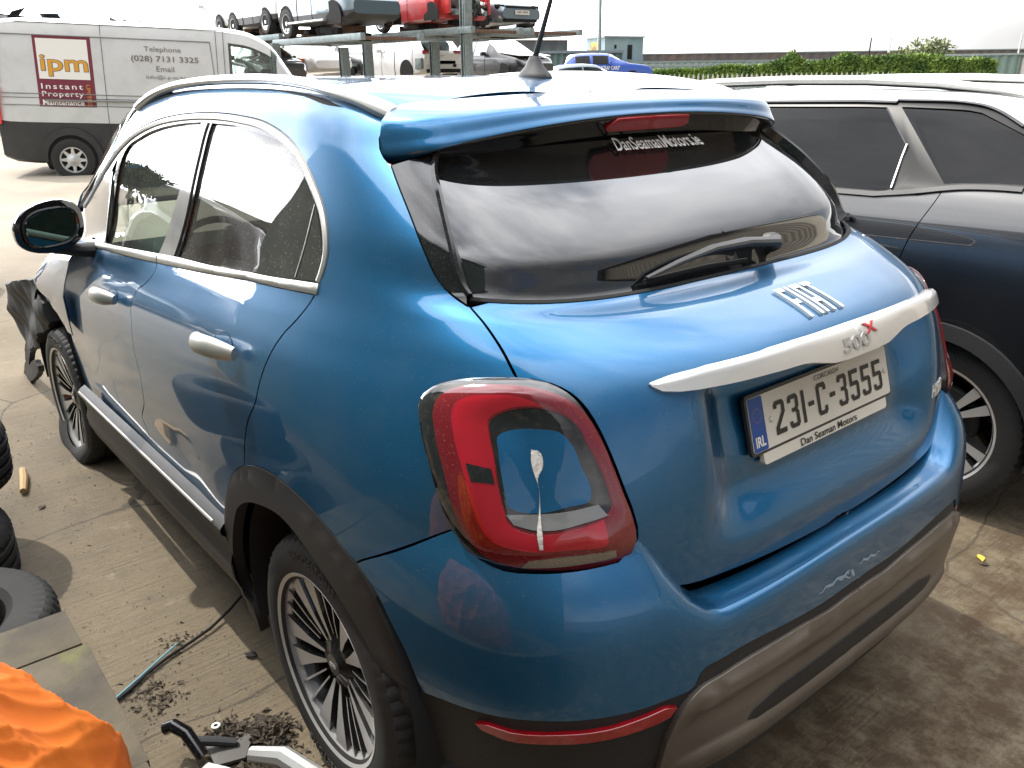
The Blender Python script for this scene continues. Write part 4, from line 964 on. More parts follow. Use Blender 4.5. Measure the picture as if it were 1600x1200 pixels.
# antenna
AN=bpy.data.objects.new('antenna',None);link(AN,CAR)
ab=BW([.235,-.02,1.655])[0]
V,F=lathe_mesh([(0,.055),(.012,.055),(.018,.045),(.026,.028),(.042,.012),(.048,.002),(.048,-.01)],28)
meshobj('antenna_base',[(ab[0]+v[0]*1.25,ab[1]+v[2]*.8,ab[2]+v[1]) for v in V],F,M['trim'],AN,smooth='auto')
tube('antenna_mast',[tuple(ab+[0,0,.045]),tuple(ab+[-.025,-.012,.13]),tuple(ab+[-.075,-.035,.30]),tuple(ab+[-.115,-.05,.42])],[.0085,.0065,.0042,.003],M['black_plastic'],AN,n=10)
# door handles
def handle(u,v,L_,nm='door_handle'):
    for s in (1,-1):
        H=bpy.data.objects.new(nm,None);link(H,CAR)
        pts=[];rad=[]
        for t in np.linspace(-1,1,17):
            uu=u-t*L_;vv=v+.04*t
            hh=.016+.032*(1-abs(t)**2.6)
            p_,n_=surf_eval(P,np.array([[uu,vv*VS]]),hh,1);pts.append(BW(p_*[1,s,1])[0]);rad.append(.0195*(1-.40*abs(t)**4))
        V,F=tube_mesh(pts,rad,14,flat=1.35)
        meshobj('handle_bar',V,F,M['chrome'],H,smooth='auto')
        k=26;el=np.array([[u-.005+.058*cos(a),(v+.06)*VS+.036*sin(a)] for a in np.linspace(0,2*pi,k,endpoint=False)])
        def bowl(uv,p): d=dist_poly(uv,el);return .0012-.0*d
        o=panel('handle_cup',el,M['blue'],H,off=lambda uv,p:.0015-.022*(1-(1-np.clip(dist_poly(uv,el)/.028,0,1))**2),h=.008,thick=0,gap=0,xf=(lambda X,s=s:BW(np.asarray(X)*[1,s,1])),flip=s<0)
hr=np.mean([p[:2] for p in T['handle_r']],0);hf=np.mean([p[:2] for p in T['handle_f']],0)
handle(hr[0],hr[1],.10);handle(hf[0],hf[1],.10)
# arch trims, sills, liners
ao=oc('arch_out');ai=oc('arch_in',rev=True)
Pg=np.vstack([ao,ai])
def archoff(uv,p):
    d=dist_poly(uv,ao);return .002+.014*np.clip(1-(1-np.clip(d/.022,0,1))**2,0,1)**.5
panel('wheel_arch_trim',Pg,M['trim'],CAR,h=.016,mirror='copy',off=archoff,thick=.03,gap=0)
def sillz(x): return float(np.interp(x,[.5,2.06],SZ))
_a=[float(P(np.array([x]),np.array([at_v(st,x)]))[0][2]) for x in (.62,1.0,1.4,1.8)];_k=np.polyfit((.62,1.0,1.4,1.8),_a,1);SZ=[np.polyval(_k,.5)+.024,np.polyval(_k,2.06)+.024]
for s in (1,-1):
    # h = share of the way from the bright strip (1) down to the lower edge (0)
    prof=[(.880,1.10),(.902,1.04),(.911,.99),(.910,.93),(.897,.88),(.888,.66),(.897,.52),(.893,.36),(.872,.12),(.845,0)]
    xs=np.linspace(.50,2.06,30);V=[];F=[];k=len(prof)
    for x in xs:
        for y,h in prof: V.append((x,s*y,.27+(sillz(x)-.27)*h))
    for i in range(len(xs)-1):
        for j in range(k-1):
            f=(i*k+j,i*k+j+1,(i+1)*k+j+1,(i+1)*k+j);F.append(f if s>0 else f[::-1])
    o=meshobj('sill_trim',V,F,M['trim'],CAR,smooth='auto',xf=BW)
    tube('sill_bright_strip',[(x,s*.908,sillz(x)) for x in np.linspace(.56,2.05,24)],.0050,M['chrome'],CAR,n=6,xf=BW)
    box_=None
    for hx,nm in ((0,0),(2.57,1)):
        V,F=lathe_mesh([(.405,.56),(.405,.875)],30,a0=-.35,a1=pi+.35)
        meshobj('wheel_arch_liner',[(hx+v[0]*(1.0),s*v[1],.40+v[2]*.96) for v in V],F,M['dull_black'],CAR,smooth=True)
        V,F=lathe_mesh([(0,.56),(.405,.56)],30,a0=-.35,a1=pi+.35)
        meshobj('wheel_arch_liner',[(hx+v[0],s*v[1],.40+v[2]*.96) for v in V],F,M['dull_black'],CAR)
# cabin tub, seats, dash
def ibox(nm,c,s,m,bev=.03,rot=None,par=CAR):
    bm=bmesh.new();add_box(bm,c,s,rot,bev);o=bm_obj(nm,bm,m,par);co=BW(np.array([v.co[:] for v in o.data.vertices]))
    for v,q in zip(o.data.vertices,co): v.co=q
    return o
ibox('floor_pan',(.95,0,.30),(3.2,1.05,.10),M['interior'])
ibox('floor_pan',(1.2,0,.36),(1.5,1.66,.12),M['interior'])
ibox('load_floor',(-.30,0,.72),(.60,1.05,.10),M['interior'])
ibox('dashboard',(2.05,0,.92),(.35,1.45,.30),M['interior'],.06)
for s in (1,-1):
    ibox('door_card',(1.05,s*.735,.74),(1.9,.04,.66),M['interior'],.01)
    ibox('rear_trim',(-.20,s*.66,.86),(.5,.05,.55),M['interior'],.01)
    SE=bpy.data.objects.new('front_seat',None);link(SE,CAR)
    ibox('seat_cushion',(1.30,s*.37,.62),(.50,.50,.16),M['seat'],.05,par=SE)
    ibox('seat_back',(1.02,s*.37,.95),(.16,.48,.62),M['seat'],.06,(0,-.22,0),par=SE)
    ibox('headrest',(.90,s*.37,1.36),(.10,.27,.19),M['seat'],.04,(0,-.15,0),par=SE)
SE=bpy.data.objects.new('rear_seat',None);link(SE,CAR)
ibox('seat_cushion',(.42,0,.66),(.48,1.25,.16),M['seat'],.05,par=SE)
ibox('seat_back',(.12,0,.96),(.16,1.25,.55),M['seat'],.06,(0,-.30,0),par=SE)
for y in (.42,0,-.42): ibox('headrest',(.0,y,1.30),(.09,.26,.15),M['seat'],.035,(0,-.2,0),par=SE)
# steering wheel
V,F=lathe_mesh([(.175+.014*cos(a),.014*sin(a)) for a in np.linspace(0,2*pi,9)],28)
meshobj('steering_wheel',[(1.78+v[1]*.9-v[2]*.35,.37+v[0],1.02+v[2]*.9+v[1]*.4) for v in V],F,M['interior'],CAR,smooth=True,xf=BW)
# door mirrors
for s in (1,-1):
    MI=bpy.data.objects.new('door_mirror',None);link(MI,CAR)
    c=np.array([1.735,.950,1.215]);
    def sup(a,b,e): return math.copysign(abs(a)**e,a)
    V=[];F=[];nu,nv=28,16
    for i in range(nv+1):
        ph=-pi/2+pi*i/nv
        for j in range(nu):
            th=2*pi*j/nu
            X=sup(cos(ph),0,.75)*sup(cos(th),0,.8);Y=sup(cos(ph),0,.75)*sup(sin(th),0,.8);Z=sup(sin(ph),0,.8)
            xx=X*.070
            if X<0: xx=max(X*.09,-.022)
            yy=Y*.118;zz=Z*.090*(1-.18*(Y>0)*abs(Y))-.012*Y
            V.append((c[0]+xx-.02*Y,c[1]+yy,c[2]+zz))
    for i in range(nv):
        for j in range(nu): F.append((i*nu+j,i*nu+(j+1)%nu,(i+1)*nu+(j+1)%nu,(i+1)*nu+j))
    V=np.array(V)*[1,s,1]
    mi=[]
    for f in F:
        z=np.mean([V[i][2] for i in f]);xm=np.mean([V[i][0] for i in f]);mi.append(0 if (z>c[2]-.02 and xm>c[0]-.012) else 1)
    meshobj('mirror_shell',V,F,None,MI,smooth='auto',mats=[M['silver'],M['gloss_black']],mi=mi,xf=BW)
    k=24;gl=[(c[0]-.030-.02*sin(a)*.9+.0,s*(c[1]-.004+.090*sin(a)*(abs(sin(a))**-.25 if abs(sin(a))>.01 else 1)),c[2]+.064*cos(a)*(abs(cos(a))**-.25 if abs(cos(a))>.01 else 1)-.010*sin(a)) for a in np.linspace(0,2*pi,k,endpoint=False)]
    meshobj('mirror_face',gl,[tuple(range(k))[::-s]],M['mirror'],MI,xf=BW)
    tube('mirror_rim',gl+[gl[0]],.006,M['gloss_black'],MI,n=6,xf=BW)
    tube('mirror_foot',[(1.80,s*.78,1.105),(1.79,s*.86,1.115),(1.755,s*.94,1.140)],[.05,.042,.04],M['black_plastic'],MI,n=12,flat=.6,xf=BW)
    box_=np.array([[1.66,7.75],[1.95,8.0],[2.05,8.6],[1.80,9.7],[1.665,10.2]])*[1,VS]
    panel('mirror_sail',box_,M['gloss_black'],MI,off=.002,h=.05,thick=.006,gap=0,xf=(lambda X,s=s:BW(np.asarray(X)*[1,s,1])),flip=s<0)
# ---- wheels
def wheel(cx,cy,cz,R_,W,RR,parent,spoke='blade',flat=None,steer=0,side=1,letters=True,rz0=0,m_spoke=None):
    WH=bpy.data.objects.new('wheel',None);link(WH,parent)
    WH.location=(cx,cy,cz);WH.rotation_euler=(0,0,steer)
    hw=W/2
    prof=[(RR-.012,-hw*.86),(RR+.006,-hw*.96),(RR+.03,-hw),(R_-.035,-hw*.98),(R_-.012,-hw*.88),(R_-.002,-hw*.70),(R_,-hw*.5)]
    for g in (-.36,0,.36):
        prof+=[(R_,hw*(g-.09)),(R_-.008,hw*(g-.07)),(R_-.008,hw*(g+.07)),(R_,hw*(g+.09))]
    prof+=[(R_,hw*.5),(R_-.002,hw*.70),(R_-.012,hw*.88),(R_-.035,hw*.98),(RR+.045,hw),(RR+.018,hw*.99),(RR+.004,hw*.95),(RR-.012,hw*.86)]
    n=180;V=[];k=len(prof)
    for i in range(n):
        a=2*pi*i/n;sl=(i%3==0)
        for r,h in prof:
            if sl and abs(h)>hw*.46 and r>R_-.03: r-=.006 if abs(h)<hw*.9 else .003
            V.append((r*cos(a),h*side,r*sin(a)))
    F=[]
    for i in range(n):
        j=(i+1)%n
        for q in range(k-1):
            f=(i*k+q,j*k+q,j*k+q+1,i*k+q+1);F.append(f if side>0 else f[::-1])
    V=np.array(V)
    if flat is not None:
        lo=V[:,2]<flat+.10;d=np.clip((flat+.10-V[:,2])/.18,0,1)
        V[:,1]+=np.sign(V[:,1])*.030*np.sin(np.clip(d,0,1)*pi*.9)*(np.abs(V[:,1])>hw*.5)
        V[:,2]=np.maximum(V[:,2],flat+.002*np.abs(V[:,1])/hw)
    t=meshobj('tyre',V,F,M['rubber'],WH,smooth='auto')
    V,F=lathe_mesh([(RR-.004,hw*.93*side),(RR+.006,hw*.97*side),(RR+.007,hw*.92*side),(RR-.008,hw*.80*side),(RR-.020,hw*.70*side)],72)
    meshobj('rim_edge',V,[f[::-1] for f in F] if side<0 else F,M['alloy'],WH,smooth='auto')
    V,F=lathe_mesh([(RR-.018,hw*.72*side),(RR-.03,hw*.3*side),(RR-.04,-hw*.7*side),(.10,-hw*.55*side),(.0,-hw*.5*side)],48)
    meshobj('rim_barrel',V,F,M['alloy_black'],WH,smooth='auto')
    V,F=lathe_mesh([(0,.06*side),(.13,.06*side),(.14,.05*side),(.14,.04*side)],36)
    meshobj('brake_disc',[(v[0],v[1]-.05*side,v[2]) for v in V],F,M['dark_grey'],WH,smooth='auto')
    yf=hw*.80*side
    def blade(a,w0,w1,r0,r1,mface,skew=0,name='spoke',dep=.045,dish=.020):
        ca,sa=cos(a),sin(a);V=[]
        rs_=[r0,r0+(r1-r0)*.4,r0+(r1-r0)*.8,r1];ws=[w0,w0+(w1-w0)*.3,w0+(w1-w0)*.8,w1]
        for r,w_ in zip(rs_,ws):
            q=(r-r0)/(r1-r0);yy=yf-dish*side*(1-q)**1.4+ .0
            off=skew*q
            for sx,yo in ((-1,0),(1,0),(1.5,-dep),(-1.5,-dep)):
                x=r;z=off+sx*w_;V.append((x*ca-z*sa,yy+yo*side,x*sa+z*ca))
        F=[];mi=[]
        for i in range(3):
            for j in range(4):
                f=(i*4+j,i*4+(j+1)%4,(i+1)*4+(j+1)%4,(i+1)*4+j);F.append(f if side>0 else f[::-1]);mi.append(0 if j==0 else 1)
        F+=[(0,3,2,1) if side>0 else (0,1,2,3),(12,13,14,15) if side>0 else (15,14,13,12)];mi+=[1,1]
        meshobj(name,V,F,None,WH,mats=[mface,M['alloy_black']],mi=mi)
    if spoke=='blade':
        for i in range(5):
            a=rz0+2*pi*i/5
            blade(a-.41,.004,.029,.060,RR-.004,M['alloy'],skew=-.004)
            blade(a+.41,.004,.029,.060,RR-.004,M['alloy'],skew=.004)
            blade(a-.115,.0022,.0036,.085,RR-.004,M['alloy'])
            blade(a+.115,.0022,.0036,.085,RR-.004,M['alloy'])
    else:
        for i in range(5):
            a=rz0+2*pi*i/5
            blade(a-.13,.010,.021,.060,RR-.004,M['alloy'],skew=-.01)
            blade(a+.13,.010,.021,.060,RR-.004,M['alloy'],skew=.01)
    V,F=lathe_mesh([(0,.012),(.028,.012),(.032,.008),(.060,.0),(.085,-.012),(.09,-.04)],30)
    meshobj('hub_cap',[(v[0],yf-.022*side+v[1]*side,v[2]) for v in V],F if side>0 else [f[::-1] for f in F],M['alloy_black'],WH,smooth='auto')
    for i in range(5):
        a=rz0+2*pi*i/5+.63
        V,F=lathe_mesh([(0,.0),(.009,.0),(.010,-.012)],8)
        meshobj('wheel_bolt',[(v[0]+.056*cos(a),yf-.020*side+v[1]*side,v[2]+.056*sin(a)) for v in V],F if side>0 else [f[::-1] for f in F],M['dark_grey'],WH)
    # logo ring of small raised strokes
    for dx in (-.009,0,.009):
        V,F=lathe_mesh([(.0045+.0012*cos(a),.0012*sin(a)) for a in np.linspace(0,2*pi,6)],12)
        meshobj('hub_logo',[(v[0]+dx,yf-.009*side+v[1]*side,v[2]) for v in V],F,M['alloy'],WH)
    if letters:
        V,F,w_,h_=text_polys('BRIDGESTONE',1,.02,1.1);rad=RR+.052;sc=.024/h_
        for base in (pi/2,-pi/2):
            X=[]
            for v in V:
                s_=(v[0]-w_/2)*sc;a=base+side*s_/rad*-1*-1;r=rad+v[1]*sc-.010
                X.append((r*cos(base+side*s_/rad),(hw+.0012)*side,r*sin(base+side*s_/rad)))
            X,F2=extr(np.array(X),F,np.array([0,-.004*side,0]));meshobj('tyre_lettering',X,F2,M['trim'],WH)
    return WH
wheel(0,.775,.333,.333,.215,.236,CAR,rz0=pi/2+.1)
wheel(0,-.775,.333,.333,.215,.236,CAR,side=-1)
wheel(2.565,.770,.262,.333,.215,.240,CAR,flat=-.261,rz0=pi/2+.05,steer=.02)
wheel(2.565,-.770,.30,.333,.215,.236,CAR,side=-1)
# crumpled front wing and torn arch liner
def plw(u,v,ax,val): pass
# ------------------------------------------------------------ generic vehicle bodies for the cars further off
def lerp1(x,X,Y): return float(np.interp(x,X,Y))
def loft(st,x0,x1,n=64):
    """st: dict of control lists keyed zb, zw, zr, w, wr over st['x']"""
    X=st['x'];rows=[]
    xs=np.linspace(x0,x1,n)
    def g(k,x):
        e=(x1-x0)*.015
        return (lerp1(x-e,X,st[k])+lerp1(x,X,st[k])+lerp1(x+e,X,st[k]))/3
    for x in xs:
        zb,zw,zr,w,wr=[g(k,x) for k in ('zb','zw','zr','w','wr')]
        zr=max(zr,zw+.012);h=zr-zw;hh=zw-zb
        f=min(1,h/.35);wt=wr*f+w*.93*(1-f)
        rows.append([(0,zb),(w*.86,zb),(w*.985,zb+.05),(w,zb+.32*hh),(w,zb+.62*hh),(w*.985,zb+.86*hh),(w*.955,zw),
            (w*.955+(wt-w*.955)*.42,zw+.40*h),(wt+(w*.955-wt)*.12,zw+.80*h),(wt*.95,zw+.94*h),(wt*.84,zw+.985*h),(wt*.45,zr+.010*f),(0,zr+.014*f)])
    return xs,rows
def car_body(name,label,st,loc,az,paint,wheels,side_win=(),front_win=None,rear_win=None,cladding=None,cat='car',group=None,pitch=0,glassm=None,wheel_r=.33,missing=(),clad_row=3):
    t=thing(name,label,cat,loc,az,group)
    if pitch: t.rotation_euler=(0,pitch,az)
    x0,x1=st['x'][0],st['x'][-1];xs,rows=loft(st,x0,x1);n=len(xs);k=len(rows[0])
    V=[];
    for s in (1,-1):
        for x,r in zip(xs,rows): V+=[(x,s*y,z) for y,z in r]
    parts={'body':[],'window':{},'windscreen':[],'rear_window':[],'cladding':[]}
    for si,s in enumerate((1,-1)):
        o=si*n*k
        for i in range(n-1):
            xm=(xs[i]+xs[i+1])/2
            for j in range(k-1):
                f=(o+i*k+j,o+i*k+j+1,o+(i+1)*k+j+1,o+(i+1)*k+j);f=f[::-1] if s>0 else f
                h=rows[i][-1][1]-rows[i][6][1]
                dest=None
                if h>.16 and j in (6,7):
                    for wi,(a,b) in enumerate(side_win):
                        if a<xm<b: dest=('window',(si,wi))
                if j>=8 or (j>=6 and h<.2):
                    if front_win and front_win[0]<xm<front_win[1] and j>=8: dest=('windscreen',None)
                    if rear_win and rear_win[0]<xm<rear_win[1] and j>=8: dest=('rear_window',None)
                if dest is None and cladding and j<clad_row: dest=('cladding',None)
                if dest is None: parts['body'].append(f)
                elif dest[0]=='window': parts['window'].setdefault(dest[1],[]).append(f)
                else: parts[dest[0]].append(f)
        # end caps
        for i,sg in ((0,1),(n-1,-1)):
            for j in range(k//2):
                a,b,c,d=o+i*k+j,o+i*k+j+1,o+i*k+k-2-j,o+i*k+k-1-j
                if b<c: f=(a,b,c,d)
                elif b==c: f=(a,b,d)
                else: continue
                parts['body'].append(f if (s>0)==(sg>0) else f[::-1])
    V=np.array(V)
    def emit(nm,F,m):
        if not F: return
        used=sorted({i for f in F for i in f});mp={u:i for i,u in enumerate(used)}
        return meshobj(nm,V[used],[tuple(mp[i] for i in f) for f in F],m,t,smooth='auto')
    emit('body',parts['body'],paint);g=glassm or M['far_glass']
    for F in parts['window'].values(): emit('window',F,g)
    emit('windscreen',parts['windscreen'],g);emit('rear_window',parts['rear_window'],g)
    if cladding: emit('cladding',parts['cladding'],cladding)
    for (a,b) in side_win:      # door gaps
        for xx in ((a-.05),b+.03):
            i=int(np.argmin(abs(xs-xx)))
            for s in (1,-1):
                pts=[(xx,s*(y+.003),z) for y,z in rows[i][2:7]];V2,F2=tube_mesh(pts,.006,4);meshobj('door_gap',V2,F2,M['dull_black'],t)
    if side_win:
        for s in (1,-1):
            i=int(np.argmin(abs(xs-side_win[-1][1])));box('wing_mirror',(xs[i]+.02,s*(rows[i][6][0]+.10),rows[i][6][1]+.06),(.12,.20,.13),paint,t,bev=.03)
    for (x,r,sd,style) in wheels:
        yw=lerp1(x,st['x'],st['w'])
        zc=r
        V2,F2=lathe_mesh([(0,0),(r*1.17,0),(r*1.20,-.02)],30)
        meshobj('wheel_arch',[(x+v[0],sd*(yw+.006+v[1]),zc+.02+max(v[2],-r*.35)) for v in V2],F2,M['dull_black'],t)
        if style=='none': continue
        tr=r if style!='disc' else r*.45
        wh=bpy.data.objects.new('wheel',None);link(wh,t);wh.location=(x,sd*(yw-.09),zc)
        if style!='disc':
            pr=[(tr*.62,-.09),(tr*.8,-.10),(tr*.97,-.09),(tr,-.05),(tr,.07),(tr*.96,.105),(tr*.8,.115),(tr*.66,.108)]
            V2,F2=lathe_mesh([(a,b*sd) for a,b in pr],28);meshobj('tyre',V2,F2,M['rubber'],wh,smooth='auto')
            V2,F2=lathe_mesh([(0,.02*sd),(tr*.5,.02*sd),(tr*.66,.085*sd)],28);meshobj('rim_barrel',V2,F2,M['dark_grey'],wh,smooth='auto')
            V2,F2=lathe_mesh([(tr*.60,.10*sd),(tr*.67,.112*sd),(tr*.67,.10*sd)],28);meshobj('rim_edge',V2,F2,M['far_alloy'],wh,smooth='auto')
            ns=5 if style=='five' else (7 if style=='seven' else 10)
            for q in range(ns):
                a=2*pi*q/ns+.3;ca,sa=cos(a),sin(a);w0=tr*.10 if ns<8 else tr*.05;w1=w0*1.25
                pts=[(tr*.1,-w0),(tr*.64,-w1),(tr*.64,w1),(tr*.1,w0)]
                Vv=[(p*ca-z*sa,sd*(.085+.012*(p/tr)),p*sa+z*ca) for p,z in pts]+[(p*ca-z*sa,sd*.055,p*sa+z*ca) for p,z in pts]
                meshobj('spoke',Vv,[(0,1,2,3),(0,4,5,1),(1,5,6,2),(2,6,7,3),(3,7,4,0)],M['far_alloy'],wh)
            V2,F2=lathe_mesh([(0,.10*sd),(tr*.14,.10*sd),(tr*.18,.08*sd)],16);meshobj('hub_cap',V2,F2,M['far_alloy'],wh,smooth='auto')
        else:
            V2,F2=lathe_mesh([(0,.06*sd),(tr*.4,.06*sd),(tr*.45,.02*sd),(tr,.02*sd),(tr,-.02*sd)],20);meshobj('brake_disc',V2,F2,M['rust'],wh,smooth='auto')
    return t
M['far_glass']=glass('car_glass',(.10,.17,.16),ior=1.38,dust=(40,.0,.08))
M['van_glass']=glass('van_glass',(.62,.70,.66),ior=1.5,dust=(40,.1,.3))
M['far_alloy']=mat('silver_wheel',(.62,.62,.61),.35,metal=.7)
M['rust']=mat('rusty_steel',(.16,.085,.055),.8,noise=(18,(.10,.06,.045),.4,.6))
M['p_white']=car_paint('white_paint_and_sky_glare',(.60,.60,.58),dust=.0,flake=False,metal=0)
M['p_bright']=car_paint('bright_white_paint',(.82,.82,.80),dust=.0,flake=False,metal=0)
M['p_navy']=car_paint('slate_blue_paint',(.050,.085,.105),dust=.0,flake=False,metal=.3)
M['p_red']=car_paint('red_paint',(.50,.035,.035),dust=.0,flake=False,metal=.1)
M['p_greyblue']=car_paint('grey_blue_paint',(.12,.165,.19),dust=.0,flake=False,metal=.4)
M['p_black']=car_paint('black_paint',(.012,.013,.014),dust=.25,flake=False,metal=.2)
M['p_van']=mat('silver_white_van_paint',(.62,.62,.60),.38,metal=.25,coat=.6,noise=(3,(.52,.52,.49),.45,.8))
M['p_rally']=car_paint('bright_blue_paint',(.03,.09,.42),dust=0,flake=False,metal=0)
M['steel']=mat('galvanised_steel',(.26,.31,.31),.5,metal=.5,noise=(9,(.17,.20,.20),.4,.7))
M['orange_steel']=mat('orange_beam_paint',(.52,.15,.06),.6,noise=(12,(.30,.10,.05),.5,.8))
HATCH=dict(x=[-.85,-.70,-.45,0,.5,.9,1.35,1.75,2.15,2.7,3.1,3.32],zb=[.42,.30,.26,.22,.2,.2,.2,.2,.22,.24,.28,.40],zw=[.80,.95,1.02,1.0,.98,.97,.96,.95,.93,.88,.80,.62],zr=[.86,1.12,1.38,1.48,1.52,1.53,1.50,1.30,1.02,.92,.83,.66],w=[.72,.80,.86,.90,.90,.90,.90,.90,.89,.87,.80,.66],wr=[.55,.58,.60,.63,.64,.64,.62,.66,.75,.75,.68,.55])
SEDAN=dict(x=[-1.05,-.9,-.6,-.3,.1,.6,1.1,1.5,2.0,2.6,3.1,3.4],zb=[.42,.32,.26,.22,.2,.2,.2,.2,.22,.24,.28,.40],zw=[.85,.95,.97,.98,.97,.95,.94,.93,.91,.86,.78,.60],zr=[.88,.99,1.05,1.22,1.38,1.43,1.42,1.32,.98,.90,.80,.64],w=[.74,.82,.86,.88,.89,.89,.89,.89,.88,.87,.80,.68],wr=[.6,.62,.62,.58,.58,.60,.60,.60,.74,.75,.7,.55])
SUVB={k:list(v) for k,v in HATCH.items()};SUVB['zr']=[.9,1.2,1.5,1.62,1.66,1.66,1.62,1.42,1.14,1.04,.95,.76];SUVB['zw']=[.88,1.02,1.08,1.08,1.06,1.05,1.05,1.04,1.03,.99,.90,.72];SUVB['zb']=[.5,.38,.33,.3,.28,.28,.28,.28,.3,.32,.36,.48]
def scrap_front(t,x,w=.72,z=.55,seed=1,red=False,lights=True):
    """what is left of a stripped nose: radiator support, engine lumps, hoses, loose rails"""
    r=random.Random(seed);P0=bpy.data.objects.new('stripped_nose',None);link(P0,t)
    box('radiator_support',(x+.02,0,z),(.06,w*1.7,.07),M['steel'],P0);box('radiator_support',(x+.02,0,z+.32),(.06,w*1.6,.05),M['dull_black'],P0)
    box('crash_rail',(x+.06,w*.62,z-.06),(.22,.09,.12),M['steel'],P0);box('crash_rail',(x+.06,-w*.62,z-.06),(.22,.09,.12),M['steel'],P0)
    box('engine_block',(x-.18,0,z+.10),(.42,w*1.1,.38),M['dark_grey'],P0,bev=.03)
    for i in range(16):
        c=(x+r.uniform(-.12,.10),r.uniform(-w*.75,w*.75),z+r.uniform(-.10,.34))
        box('engine_part',c,(r.uniform(.05,.2),r.uniform(.05,.2),r.uniform(.04,.14)),M[r.choice(['steel','dull_black','dark_grey','dull_black','far_alloy'])],P0,rot=(r.uniform(-1,1),r.uniform(-1,1),r.uniform(-1,1)),bev=.008)
    for i in range(5):
        y=r.uniform(-w*.7,w*.7);a=(x+.05,y,z+.3);b=(x+.14,y+r.uniform(-.3,.3),z+r.uniform(-.1,.2));c=(x+.08,y+r.uniform(-.4,.4),z-r.uniform(.1,.35))
        tube('loose_hose',[a,b,c],.014,M['dull_black'],P0,n=6)
    return P0
def numplate(t,pos,xd,yd,w_,h_,s,colr):
    xd=np.array(xd,float);yd=np.array(yd,float);nd=np.cross(xd,yd);O=np.array(pos,float)
    V=[O,O+xd*w_,O+xd*w_+yd*h_,O+yd*h_];V2=[v+nd*.012 for v in V]
    meshobj('number_plate',V+V2,[(4,5,6,7),(0,1,5,4),(1,2,6,5),(2,3,7,6),(3,0,4,7),(3,2,1,0)],colr,t)
    if s: lettering('plate_characters',s,M['ink'],t,O+xd*w_*.08+yd*h_*.2,xd,yd,h_*.6,width=w_*.84,lift=.014,bold=.02)
def G_(x): return float(gz(x))
# ------------------------------------------------------------ the panel van
def van():
    st=dict(x=[-1.05,-1.0,-.6,0,1.5,2.5,2.95,3.35,3.72,4.0,4.25,4.45],zb=[.40,.32,.28,.28,.28,.28,.28,.28,.28,.28,.32,.42],
       zw=[1.35,1.35,1.36,1.36,1.36,1.36,1.34,1.32,1.26,1.16,1.02,.86],zr=[2.46,2.52,2.56,2.57,2.57,2.55,2.50,2.30,1.75,1.34,1.12,.90],
       w=[.98,1.03,1.04,1.04,1.04,1.04,1.04,1.03,1.0,.96,.88,.72],wr=[.86,.88,.88,.88,.88,.88,.87,.84,.82,.80,.78,.62])
    az=math.atan2(-.915,-.395);loc=Vector((12.473,-1.49,.217))
    off=Matrix.Rotation(az,3,'Z')@Vector((0,.93,0))   # its right side faces the camera
    return st,az,loc+off
st,az,vloc=van()
VAN=car_body('panel_van','silver-white high-roof panel van with a maroon and white sign on its side',st,tuple(vloc),az,M['p_van'],[(0,.36,1,'none'),(3.4,.36,1,'none'),(0,.36,-1,'none'),(3.4,.36,-1,'none')],
   side_win=[(2.62,3.38)],front_win=(3.3,4.0),cladding=M['trim'],cat='van',pitch=.045,clad_row=4,glassm=M['van_glass'])
_rows=loft(st,-1.05,4.45)[1][28]
def vy(z):   # side half-width of the van body at height z
    return float(np.interp(z,[p[1] for p in _rows[2:10]],[p[0] for p in _rows[2:10]]))
VAN.scale=(.88,.88,.88)
def vpt(x,z,l=.004): return (x,-(vy(z)+l),z)
def vpoly(name,pts,m,l=.004,parent=VAN,thick=.004):
    X=[];
    V,F=tri_poly(np.array(pts,float),[],.12)
    X=np.array([vpt(x,z,l) for x,z in V]);f0=F[0];nn=np.cross(X[f0[1]]-X[f0[0]],X[f0[2]]-X[f0[0]])
    if nn[1]>0:F=[f[::-1] for f in F]
    X,F=extr(X,F,np.array([0,thick,0]));return meshobj(name,X,F,m,parent)
def dens(pts,s=.08):
    o=[]
    for i in range(len(pts)):
        a=np.array(pts[i]);b=np.array(pts[(i+1)%len(pts)]);k=max(1,int(np.linalg.norm(b-a)/s))
        for j in range(k):o.append(tuple(a+(b-a)*j/k))
    return o
M['maroon']=mat('maroon_vinyl',(.16,.018,.035),.5);M['gold']=mat('gold_vinyl',(.62,.30,.02),.5);M['vinyl_white']=mat('white_vinyl',(.76,.75,.70),.5);M['vinyl_grey']=mat('grey_brown_vinyl',(.16,.13,.12),.6)
M['gap']=mat('panel_gap',(.05,.05,.05),.8);M['gap_soft']=mat('soft_panel_gap',(.20,.20,.19),.7)
